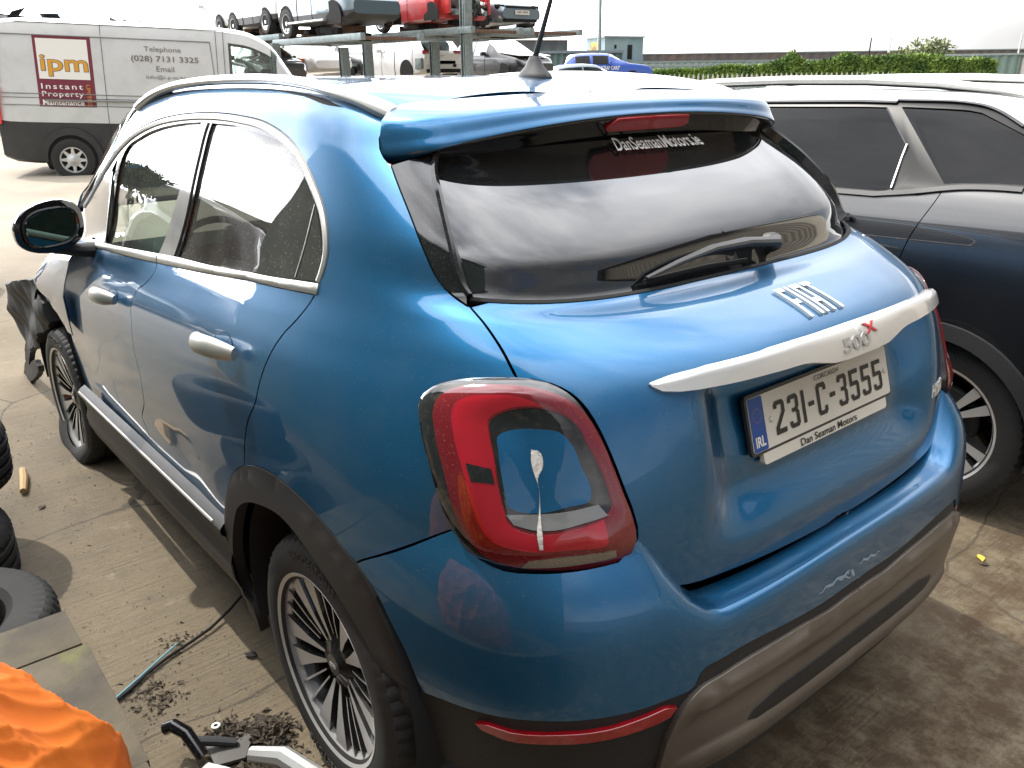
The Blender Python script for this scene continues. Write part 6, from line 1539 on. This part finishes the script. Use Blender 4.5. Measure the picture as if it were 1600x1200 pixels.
M['dark_sheet']=mat('weathered_dark_cladding',(.085,.075,.072),.8,noise=(.35,(.12,.085,.07),.45,.65),noise2=(1.5,(.05,.06,.065),.5,.7))
M['beige_sheet']=mat('beige_corrugated_sheet',(.34,.30,.235),.55,noise=(.8,(.26,.225,.175),.4,.75))
M['cream_roof']=mat('pale_roof_sheet',(.42,.37,.32),.8)
def view_az(x,y): return math.atan2(y-1.55,x+1.55)
ribbed('storage_shed','grey clad shed with a pale low roof behind the end of the car rack','shed',7,5,3.15,(34.5,-26.2,0),view_az(33,-27.2)+pi/2+.35,M['grey_sheet'],.6,.05,roof=(.35,M['cream_roof']))
ribbed('shipping_container','dark green container in front of the grey shed beside the pole','container',6,2.5,2.55,(31.6,-28.6,0),view_az(30,-28)+pi/2+.1,M['green_sheet'],.3,.05)
t=ribbed('control_tower','pale blue-green boxy cabin with a yellow sign above the rally car','cabin',3.2,2.6,3.95,(44.2,-45.6,0),view_az(44,-45.6)+pi/2+.55,M['blue_sheet'],.8,.02)
M['sign_yellow']=mat('yellow_sign_board',(.62,.36,.05),.6,noise=(2.2,(.22,.13,.05),.5,.56))
box('sign_board',(-.62 if 0 else -.35,-1.0,3.3),(1,1,1),M['sign_yellow'],t).scale=(.001,.001,.001)
# sign and doorway of the cabin, on the sides that face the camera
bpy.data.objects.remove([o for o in t.children if o.name.startswith('sign_board')][0])
Rz=Matrix.Rotation(t.rotation_euler.z,3,'Z')
def facing(sideways):
    """outward unit normals of the four walls, most camera-facing first"""
    n=[Vector((0,-1,0)),Vector((1,0,0)),Vector((0,1,0)),Vector((-1,0,0))];d=(Vector((-1.55,1.55,1.66))-t.location);d.z=0;d.normalize()
    return sorted(n,key=lambda q:-(Rz@q).dot(d))
fa=facing(0)
def wallbox(nm,n,a,z,w_,h_,m,dep=.06,out_=.05):
    half=1.6 if abs(n.x)>.5 else 1.3
    side=Vector((-n.y,n.x,0))
    c=n*(half+out_)+side*a
    sz=(dep if abs(n.x)>.5 else w_, w_ if abs(n.x)>.5 else dep, h_)
    return box(nm,(c.x,c.y,z),sz,m,t,bev=.01)
right=Vector((sin(-.682),-cos(-.682),0))
f0,f1=fa[0],fa[1]
L_,R2=(f0,f1) if (Rz@f0).dot(right)<(Rz@f1).dot(right) else (f1,f0)
wallbox('sign_board',L_,0,3.25,1.25,.85,M['sign_yellow'])
wallbox('doorway',R2,.45,3.0,.38,.95,M['dull_black'],.04,.03)
wallbox('window',R2,-.75,3.35,.16,.25,M['dull_black'],.04,.03);wallbox('window',R2,-.75,2.8,.16,.3,M['dull_black'],.04,.03)
tube('lamp_post',[(0,0,0),(0,0,9.5)],[.13,.09],M['steel'],n=8).location=(38.2,-38.05,0)
tag(bpy.data.objects['lamp_post'],'tall grey pole rising out of the top of the picture beside the cabin','pole')
ribbed('shipping_container','long pale blue-green container to the right of the cabin','container',24,3,2.25,(40.5,-49.0,0),view_az(40.5,-49)+pi/2+.12,M['pale_sheet'],.5,.05)
ribbed('shipping_container','lower pale container in front, just behind the left end of the hedge','container',14,3,1.95,(34.0,-44.0,0),view_az(34,-44)+pi/2,M['blue_sheet'],.5,.05)
ribbed('warehouse','very long dark rust-streaked warehouse along the right-hand horizon','warehouse',120,18,3.6,(47,-118,0),view_az(47,-118)+pi/2+.42,M['dark_sheet'],1.2,.06)
ribbed('shipping_container','dark green container at the right end of the hedge','container',4.5,2.5,2.4,(24.0,-58.5,0),view_az(24,-58.5)+pi/2,M['green_sheet'],.5,.06)
ribbed('box_trailer','pale grey trailer at the right edge beyond the hedge','trailer',5,2.4,2.25,(19.8,-60.5,0),view_az(19.8,-60.5)+pi/2,M['far_alloy'],1.5,.01)
for (px_,lab,x,y,h_,m_,r_) in [(0,'thin dark post left of the bush on the skyline',31.2,-57.5,3.7,'dull_black',.07),(1,'white post left of the bush on the skyline',30.2,-58.3,3.75,'white',.11),(2,'thin pale post right of the bush on the skyline',23.2,-62.0,3.75,'far_alloy',.08)]:
    o=tube('post',[(0,0,0),(-.12,0,h_)],[r_,r_*.6],M[m_],n=8);o.location=(x,y,0);tag(o,lab,'post')
# palisade fence
FE=thing('palisade_fence','grey palisade fence with pointed pales below the hedge','fence',(20,-22.4,0))
pal_m=None
p0,p1=Vector((21.5,-21.0,0)),Vector((13.6,-27.6,0));dv_=(p1-p0);ang=math.atan2(dv_.y,dv_.x);npal=62
bm=bmesh.new();V=[(-.035,-.01,0),(.035,-.01,0),(.035,-.01,1.50),(0,-.01,1.58),(-.035,-.01,1.50)];vs2=[bm.verts.new(v) for v in V]+[bm.verts.new((v[0],.01,v[2])) for v in V]
bm.faces.new(vs2[:5]);bm.faces.new(vs2[5:][::-1])
for i in range(5): bm.faces.new((vs2[i],vs2[i+5],vs2[(i+1)%5+5],vs2[(i+1)%5]))
bmesh.ops.recalc_face_normals(bm,faces=bm.faces);me=bpy.data.meshes.new('pale');bm.to_mesh(me);bm.free();M['pale']=mat('weathered_pale',(.42,.42,.38),.7);me.materials.append(M['pale'])
for i in range(npal):
    o=bpy.data.objects.new('pale',me);link(o,FE);q=p0+dv_*(i/npal);o.location=(q.x-20,q.y+22.4,0);o.rotation_euler=(0,0,ang)
for z in (.35,1.15):
    o=box('rail',(0,0,0),(dv_.length,.05,.06),M['steel'],FE);q=p0+dv_*.5;o.location=(q.x-20,q.y+22.4,z);o.rotation_euler=(0,0,ang)
# foliage
def foliage_mat(name,a,b_):
    m=bpy.data.materials.new(name);m.use_nodes=True;n=m.node_tree;b=n.nodes['Principled BSDF'];co=n.nodes.new('ShaderNodeTexCoord');t_=n.nodes.new('ShaderNodeTexNoise');t_.inputs['Scale'].default_value=1.1;t_.inputs['Detail'].default_value=6
    n.links.new(co.outputs['Object'],t_.inputs['Vector']);r=n.nodes.new('ShaderNodeValToRGB');r.color_ramp.elements[0].position=.35;r.color_ramp.elements[0].color=(*a,1);r.color_ramp.elements[1].position=.65;r.color_ramp.elements[1].color=(*b_,1)
    n.links.new(t_.outputs['Fac'],r.inputs[0]);n.links.new(r.outputs[0],b.inputs['Base Color']);b.inputs['Roughness'].default_value=.7
    return m
M['hedge']=foliage_mat('conifer_hedge_leaves',(.055,.115,.018),(.19,.28,.05));M['bush']=foliage_mat('bush_leaves',(.12,.15,.06),(.24,.27,.12));M['tree_leaf']=foliage_mat('tree_leaves',(.03,.05,.015),(.07,.11,.03))
M['bark']=mat('bark',(.10,.08,.06),.9)
def leaves(name,pts,dirs,size,m,parent,seed,asp=.35):
    r=np.random.default_rng(seed);n=len(pts);a=r.normal(size=(n,3));a=a*.6+dirs;a/=np.linalg.norm(a,axis=1,keepdims=True);b=np.cross(a,r.normal(size=(n,3)));b/=np.linalg.norm(b,axis=1,keepdims=True)
    s=size*r.uniform(.6,1.5,(n,1));V=np.concatenate([pts-b*s*asp,pts+a*s,pts+b*s*asp,pts-a*s*.3],1).reshape(-1,3);F=[(4*i,4*i+1,4*i+2,4*i+3) for i in range(n)]
    return meshobj(name,V,F,m,parent)
def hedge(label,p0,p1,w_,z0,hf,n,seed):
    t=thing('hedge',label,'hedge',tuple(p0));r=np.random.default_rng(seed);s=r.uniform(0,1,n);p0=np.array(p0,float);p1=np.array(p1,float);d=p1-p0;L_=np.linalg.norm(d);side=np.array([-d[1],d[0],0])/L_
    hh=np.array([hf(q) for q in s])
    lump=.93+.07*np.sin(s*L_*1.9+seed)*np.sin(s*L_*.7)+r.normal(0,.04,n)
    v=r.uniform(0,1,n)**.6;z=z0+(hh*lump)*v;wd=w_*(1-.5*v)*r.uniform(-1,1,n)
    pts=np.outer(s,d)+np.outer(wd,side);pts[:,2]=z
    dirs=np.stack([side[0]*wd+r.normal(0,.3,n),side[1]*wd,.7+0*s],1)
    leaves('leafy_growth',pts,dirs,.13,M['hedge'],t,seed);box('stem_core',(d[0]/2,d[1]/2,z0+.35),(.3,.3,.7),M['bark'],t)
    return t
def hf(s): return .62+.62*min(1,s*1.6)+.30*math.exp(-((s-.43)/.018)**2)+.22*math.exp(-((s-.585)/.022)**2)+.06*math.sin(s*34)-.35*max(0,s-.9)/.1
hedge('bright green clipped conifer hedge above the palisade fence',(27.6,-30.3,.0),(16.9,-43.3,.0),.7,1.0,hf,60000,4)
def tree(name,label,loc,hgt,cr_,n,m,seed,trunk_h=.35,cat='tree',sq=1.0,group=None,sz=.22):
    t=thing(name,label,cat,loc,0,group);r=np.random.default_rng(seed)
    tube('trunk',[(0,0,0),(.05,.02,hgt*.3),(-.04,.05,hgt*.62)],[hgt*.035,hgt*.025,hgt*.012],M['bark'],t,n=8)
    cl=[];k=16
    for i in range(k):
        a=r.uniform(0,2*pi);rad=cr_*r.uniform(.2,.85);z=hgt*(trunk_h+(1-trunk_h)*r.uniform(.1,.92));c=np.array([cos(a)*rad,sin(a)*rad*sq,z]);cl.append((c,cr_*r.uniform(.28,.5)))
        tube('limb',[(0,0,hgt*.3),tuple(c*[.5,.5,1]-[0,0,.1*hgt]),tuple(c)],[hgt*.014,hgt*.008,hgt*.003],M['bark'],t,n=5)
    pts=[];dirs=[]
    for c,rr_ in cl:
        q=r.normal(size=(n//k,3));q/=np.linalg.norm(q,axis=1,keepdims=True);rad=rr_*r.uniform(.35,1.15,(n//k,1));pts.append(c+q*rad*[1,1,.75]);dirs.append(q)
    leaves('crown',np.vstack(pts),np.vstack(dirs),sz,m,t,seed);return t
tree('bush','loose olive bush standing above the hedge against the dark warehouse',(27.2,-57.5,0),3.35,2.2,5200,M['bush'],11,.30,'bush',sz=.16)
# rally car
c=car_body('rally_car','bright blue stripped rally car lettered WE BUY SCRAP CARS beside the cabin',dict(x=HATCH['x'],zb=HATCH['zb'],zw=[.78,.86,.88,.88,.88,.88,.88,.87,.86,.84,.78,.60],zr=[.82,1.05,1.30,1.34,1.36,1.36,1.33,1.10,.93,.88,.81,.64],w=[.70,.78,.80,.82,.82,.82,.82,.82,.82,.80,.74,.62],wr=[.5,.52,.54,.56,.56,.56,.56,.58,.70,.7,.65,.5]),
   (27.9,-26.5,1.10),math.atan2(-.72,-.69)+.25,M['p_rally'],[(0,.28,-1,'five'),(2.3,.28,-1,'five'),(0,.28,1,'five'),(2.3,.28,1,'five')],side_win=[(-.35,.35),(.45,1.2)],front_win=(1.25,1.75),rear_win=(-.8,-.3))
for sy in (-1,):
    V,F,tw,th=text_polys('"WE BUY SCRAP CARS"',1,.03,1.0);X=np.array([(.15+v[0]*1.55/tw,-.835,.66+v[1]*.17/th) for v in V]);meshobj('door_lettering',X,F,M['white'],c)
    k=24;V,F=lathe_mesh([(0,0),(.21,0)],24);meshobj('number_roundel',[(-.28+v[0]*1.25,-.832,.70+v[2]) for v in V],F,M['white'],c)
    V,F,tw,th=text_polys('60',1,.03,1.0);meshobj('roundel_number',np.array([(-.40+v[0]*.25/tw,-.838,.62+v[1]*.17/th) for v in V]),F,M['p_rally'],c)
numplate(c,(3.30,-.25,.32),(0,1,0),(0,0,1),.5,.13,'',M['white'])
b=box('platform',(0,0,0),(5.0,2.6,1.12),M['grey_sheet'],bev=.03);b.location=(27.2,-27.6,.56);b.rotation_euler=(0,0,.9);tag(b,'grey metal platform the blue rally car stands on','platform')
c=car_body('parked_car','pale grey parked car half hidden behind the antenna',HATCH,(25.0,-22.7,.45),math.atan2(-.72,-.69)+.4,M['p_greyblue'],[(0,.3,-1,'five'),(2.5,.3,-1,'five')],side_win=[(-.3,.65),(.75,1.5)],front_win=(1.5,2.1),rear_win=(-.8,-.35))
# ------------------------------------------------------------ things out of the frame that the paint and glass reflect and that shade the ground
t=ribbed('corrugated_building','beige corrugated building standing behind the dark car to the right of the camera','building',22,8,6.2,(-13.6,-11.0,0),0,M['beige_sheet'],.30,.035,roof=(1.5,M['grey_sheet']))
box('eave_fascia',(0,4.35,6.1),(22.5,.14,.34),M['dull_black'],t)
box('roller_door',(3.0,4.12,1.6),(3.2,.08,3.2),M['grey_sheet'],t)
t=ribbed('shipping_container','unseen dark container block added left of the blue car to darken its reflections','container',7.4,2.44,3.55,(1.25,3.95,0),0,M['green_sheet'],.6,.004)  # out of view, added to darken reflections low on the blue paint
t=ribbed('gable_shed','grey gable-ended shed beyond the left side of the yard','shed',9,12,3.4,(27.5,17.5,.3),.5,M['grey_sheet'],.5,.04,roof=(2.0,M['grey_sheet']))
for i,(x,y,h_) in enumerate([(52,24,6),(58,33,7),(46,38,6.5),(50,12,5),(64,18,6.5)]):
    tree('tree',['broad tree behind the gable shed','tall tree at the back of the yard','dark tree left of the gable shed','small tree beside the scrap heap','far tree beyond the yard'][i],(x,y,0),h_,3.4,2600,M['tree_leaf'],30+i,group='trees beyond the yard',sz=.42)
for i,(x,y,z,m_,lab) in enumerate([(12.5,4.4,.3,'p_greyblue','grey shell at the foot of the left heap'),(13.4,7.0,.3,'p_white','white shell at the foot of the left heap'),(13.0,5.4,1.25,'p_black','black shell on top of the left heap')]):
    car_body('crushed_shell',lab,{**CR,'zr':[v+.3 for v in CR['zr']]},(x,y,z),.3*i+.4,M[m_],[],side_win=[(.0,.7),(.9,1.5)],front_win=(1.5,2.0),group='crushed car shells on the left heap')
# ------------------------------------------------------------ foreground left
M['old_rubber']=mat('old_tyre_rubber',(.012,.012,.012),.8,noise=(6,(.022,.020,.018),.5,.7),bump=(120,.25,.003))
def tyre_obj(name,label,loc,rot,R_=.33,W=.215,RR=.20,group='loose tyres'):
    hw=W/2;prof=[(RR-.0,-hw*.80),(RR+.02,-hw*.97),(RR+.06,-hw),(R_-.03,-hw*.97),(R_-.008,-hw*.82)]
    for g in (-.5,-.17,.17,.5): prof+=[(R_,hw*(g-.10)),(R_-.009,hw*(g-.08)),(R_-.009,hw*(g+.06)),(R_,hw*(g+.08))]
    prof+=[(R_-.008,hw*.82),(R_-.03,hw*.97),(RR+.06,hw),(RR+.02,hw*.97),(RR,hw*.80),(RR-.006,0),(RR,-hw*.8)]
    n=168;V=[];k=len(prof)
    for i in range(n):
        a=2*pi*i/n
        for r,h in prof:
            if i%3==0 and r>R_-.02 and abs(h)>hw*.5: r-=.008
            V.append((r*cos(a),r*sin(a),h))
    F=[]
    for i in range(n):
        j=(i+1)%n
        for q in range(k-1): F.append((i*k+q,j*k+q,j*k+q+1,i*k+q+1))
    t=thing(name,label,'tyre',loc,0,group);t.rotation_euler=rot
    meshobj('tread_and_wall',V,F,M['old_rubber'],t,smooth='auto')
    V,F,w_,h_=text_polys('UNITE',1,.03,1.1);rad=RR+.085;sc=.042/h_;X=[]
    for v in V:
        a=-.4-(v[0]-w_/2)*sc/rad;r=rad+v[1]*sc-.02;X.append((r*cos(a),r*sin(a),hw+.0025))
    X,F2=extr(np.array(X),F,np.array([0,0,-.004]));meshobj('wall_lettering',X,F2,M['chalk'],t)
    return t
M['chalk']=mat('faded_white_rubber',(.34,.32,.29),.8)
tyre_obj('car_tyre','worn tyre lying at the top of the stack at the left edge',(1.83,1.545,.40),(.05,.02,.6),.33,.23)
tyre_obj('car_tyre','tyre lying at the bottom of the stack at the left edge',(1.60,1.62,.125),(0,0,1.3),.335,.235)
tyre_obj('car_tyre','tyre with faded white lettering lying behind the wooden board',(1.02,1.60,.115),(.0,.0,.25),.335,.22)
# wooden bench
M['wood']=mat('weathered_mossy_plywood',(.085,.068,.040),.8,bump=(30,.5,.006),noise=(4,(.040,.032,.020),.38,.6),noise2=(5,(.10,.10,.025),.58,.70))
BN=thing('work_bench','weathered mossy plywood boards laid as a low bench at the bottom left','bench',(-.3,1.85,0))
for i,(x0,x1,y0,y1) in enumerate([(.455,.632,1.298,2.42),(-.04,.449,1.289,2.42),(-.62,-.046,1.294,2.42),(-1.3,-.626,1.29,2.42)]):
    b=box('board',(0,0,0),(x1-x0,y1-y0,.022),M['wood'],BN,bev=.003);b.location=((x0+x1)/2+.3,(y0+y1)/2-1.85,.339+.002*i);b.rotation_euler=(0,0,.004*(-1)**i)
for x in (.5,-.3,-1.15):
    for y in (1.40,2.3): b=box('leg',(0,0,0),(.07,.07,.325),M['wood'],BN,bev=.004);b.location=(x+.3,y-1.85,.163)
# orange hi-vis garment
def garment():
    t=thing('hi_vis_garment','crumpled bright orange work garment lying on the plywood at the bottom left','garment',(-.50,1.70,.35))
    r=np.random.default_rng(3);nu,nv=300,170;V=[];F=[]
    m=mat('orange_cloth',(.50,.115,.002),.85,bump=(700,.3,.001),noise=(5,(.44,.085,.003),.4,.65));pass
    K=18;ph=r.uniform(0,6,K);fr=r.uniform(.8,6.5,K);ax=r.normal(size=(K,3))*.7+np.array([.55,-.2,.75])*np.where(np.arange(K)%3,1.3,0)[:,None];ax/=np.linalg.norm(ax,axis=1,keepdims=True)
    I,J=np.meshgrid(np.arange(nv+1)/nv,np.arange(nu)*2*pi/nu,indexing='ij');ro=np.sin(I*pi/2)**.8
    p=np.stack([ro*np.cos(J),ro*np.sin(J),np.cos(I*pi/2)],-1).reshape(-1,3);d=np.zeros(len(p))
    for q in range(K):
        w_=p@ax[q]*fr[q]*2.2+ph[q]+.9*np.sin(p@ax[(q+3)%K]*3.1+ph[q]*2)
        d+=(.060/(1+.75*fr[q]))*(1-np.abs(np.sin(w_))**.55)*1.6
    s_=(.80+d*.80)[:,None];p=p*s_*[.34,.39,.74];p[:,2]=np.maximum(p[:,2],0);V=p
    for i in range(nv):
        for j in range(nu): F.append((i*nu+j,(i+1)*nu+j,(i+1)*nu+(j+1)%nu,i*nu+(j+1)%nu))
    o=meshobj('cloth_folds',V,F,m,t,smooth=True);return t
garment()
# loose pipe, plate and white panel
SA=thing('scrap_bracket','black bent pipe with a bolted steel bracket lying by the bench','bracket',(.30,1.11,0))
tube('bent_pipe',[(.09,.075,.10),(.07,.055,.115),(.03,.03,.10),(-.04,.01,.04)],[.021,.022,.022,.020],M['gloss_black'],SA,n=12)
tube('cross_tube',[(.035,.04,.07),(-.01,-.05,.045),(-.04,-.10,.03)],[.016,.016,.014],M['trim'],SA,n=10)
X=[(.02,-.02,.02),(.06,-.10,.018),(-.03,-.16,.02),(-.11,-.10,.022),(-.09,-.01,.03)];X2,F2=extr(np.array(X),[(0,4,3,2,1)],np.array([0,0,-.010]));meshobj('bracket_plate',X2,F2,M['dark_grey'],SA)
V,F=lathe_mesh([(.007,.0),(.015,.0),(.015,.006),(.007,.006),(.007,0)],16);meshobj('washer',[(v[0]+.075,v[2]-.075,v[1]+.03) for v in V],F,M['far_alloy'],SA)
tube('bolt',[(.02,.0,.035),(.0,.02,.06)],[.012,.010],M['steel'],SA,n=6)
SA.scale=(.8,.8,.8);SA.location.x-=.02
WP=thing('body_panel','white curved car body panel edge showing at the bottom of the picture','panel',(.035,1.09,-.03))
V=[];F=[]
for i in range(14):
    x=.16-.04*i
    for j in range(9):
        a=j/8*1.5;V.append((x-.10*sin(a)*.2,.10-.16*i/14-.05*j/8*1.3+.0,.02+.14*math.sin(a)*(.6+.4*sin(i*.3))))
for i in range(13):
    for j in range(8): F.append((i*9+j,i*9+j+1,(i+1)*9+j+1,(i+1)*9+j))
X,F2=extr(np.array(V),F,np.array([0,0,-.006]));meshobj('panel_skin',X,F2,M['p_white'],WP,smooth='auto')
tube('panel_edge_roll',[(.10,-.06,.10),(.02,-.11,.12),(-.10,-.15,.11),(-.25,-.18,.08)],[.02,.026,.026,.02],M['far_alloy'],WP,n=10)
# cable, stick, debris
M['cable_blue']=mat('blue_cable',(.12,.30,.36),.5)
cb=tube('loose_cable',[(.90,.72,.03),(.83,.82,.02),(.785,.90,.014),(.76,.97,.012),(.735,1.05,.010),(.70,1.12,.010),(.66,1.18,.010),(.60,1.30,.010)],.0048,M['dull_black'],n=8);tag(cb,'black cable trailing from under the blue car towards the bench','cable')
cb=tube('loose_cable',[(.765,1.01,.022),(.73,1.08,.016),(.69,1.15,.012),(.64,1.235,.012),(.60,1.32,.012)],.003,M['cable_blue'],n=8);tag(cb,'thin pale blue cable lying beside the black one','cable')
st_=tube('wooden_stick',[(2.22,1.165,.02),(2.34,1.14,.025),(2.45,1.125,.02)],[.014,.018,.016],mat('bare_wood',(.36,.24,.11),.7),n=8);tag(st_,'short pale wooden stick lying on the concrete near the tyres','stick')
def clump(label,loc,n,sp,size,seed,hgt=.03):
    r=np.random.default_rng(seed);V=[];F=[]
    for i in range(n):
        c=np.array([r.normal(0,sp),r.normal(0,sp*.8),0]);c[2]=hgt*math.exp(-(c[0]**2+c[1]**2)/(2*(sp*.8)**2))*r.uniform(.1,1);s=size*r.uniform(.3,1.3);b=len(V)
        q=r.normal(size=(4,3))*s;q[:,2]=q[:,2]*.6
        for p in q: V.append(tuple(c+p+[0,0,s*.3]))
        F+=[(b,b+1,b+2),(b,b+2,b+3),(b,b+3,b+1),(b+1,b+3,b+2)]
    o=meshobj('dirt_clump',V,F,M['soil'],None);o.location=loc;o['kind']='stuff';o['label']=label;return o
M['soil']=mat('dark_oily_dirt',(.045,.034,.024),.9,noise=(60,(.10,.075,.045),.5,.7))
clump('dark clod of dirt beside the bracket',(.30,1.03,0),700,.038,.006,1,.03);clump('rough clod of leaf litter nearest the wheel',(.235,.955,0),900,.042,.007,2,.035)
clump('scattered dirt at the bottom edge',(.12,1.02,0),520,.06,.007,3,.02);clump('crumbs of dirt around the cable end',(.60,1.13,0),200,.055,.005,4,.01);clump('thin smear of dirt on the concrete by the cable',(.80,1.0,0),90,.04,.005,5,.004)
# fine grit scattered on the concrete
r=np.random.default_rng(9);V=[];F=[]
for i in range(4200):
    if i<3000: x,y=r.uniform(-.1,3.2),r.uniform(.7,1.35)
    else: x,y=r.uniform(-1.4,.0),r.uniform(-1.7,.7)
    s=r.uniform(.0008,.0028);b=len(V);q=r.normal(size=(4,3))*s
    for p in q: V.append((x+p[0],y+p[1],abs(p[2])+.001))
    F+=[(b,b+1,b+2),(b,b+2,b+3),(b,b+3,b+1),(b+1,b+3,b+2)]
o=meshobj('grit',V,F,mat('grit',(.20,.17,.12),.9,noise=(30,(.09,.07,.05),.45,.6)));o['kind']='stuff'
M['leaf_y']=mat('yellow_leaf',(.55,.42,.06),.6)
def leaf(label,loc,s,rz,m):
    X=[(0,-.5,0),(.22,-.2,.06),(.24,.15,.10),(0,.5,.02),(-.2,.2,.12),(-.24,-.1,.05)];o=meshobj('fallen_leaf',[(a*s,b*s,c*s+.002) for a,b,c in X],[(0,1,2,3,4,5)],m);o.location=loc;o.rotation_euler=(0,0,rz);tag(o,label,'leaf');return o
leaf('yellow fallen leaf on the concrete right of the bumper',(-.60,-1.40,.0),.055,.6,M['leaf_y']);leaf('brown curled leaf beside the yellow one',(-.625,-1.365,.0),.04,1.9,M['soil'])
leaf('small folded dark scrap between the cable and the rear wheel',(.585,.850,.006),.05,2.2,M['dull_black']);leaf('small brown chip near the stick',(2.05,1.13,0),.05,.9,M['soil'])
wt=tyre_obj('car_tyre','dark tyre edge at the far left beyond the wing mirror',(6.45,.93,.33),(pi/2,0,1.2),.33,.21)
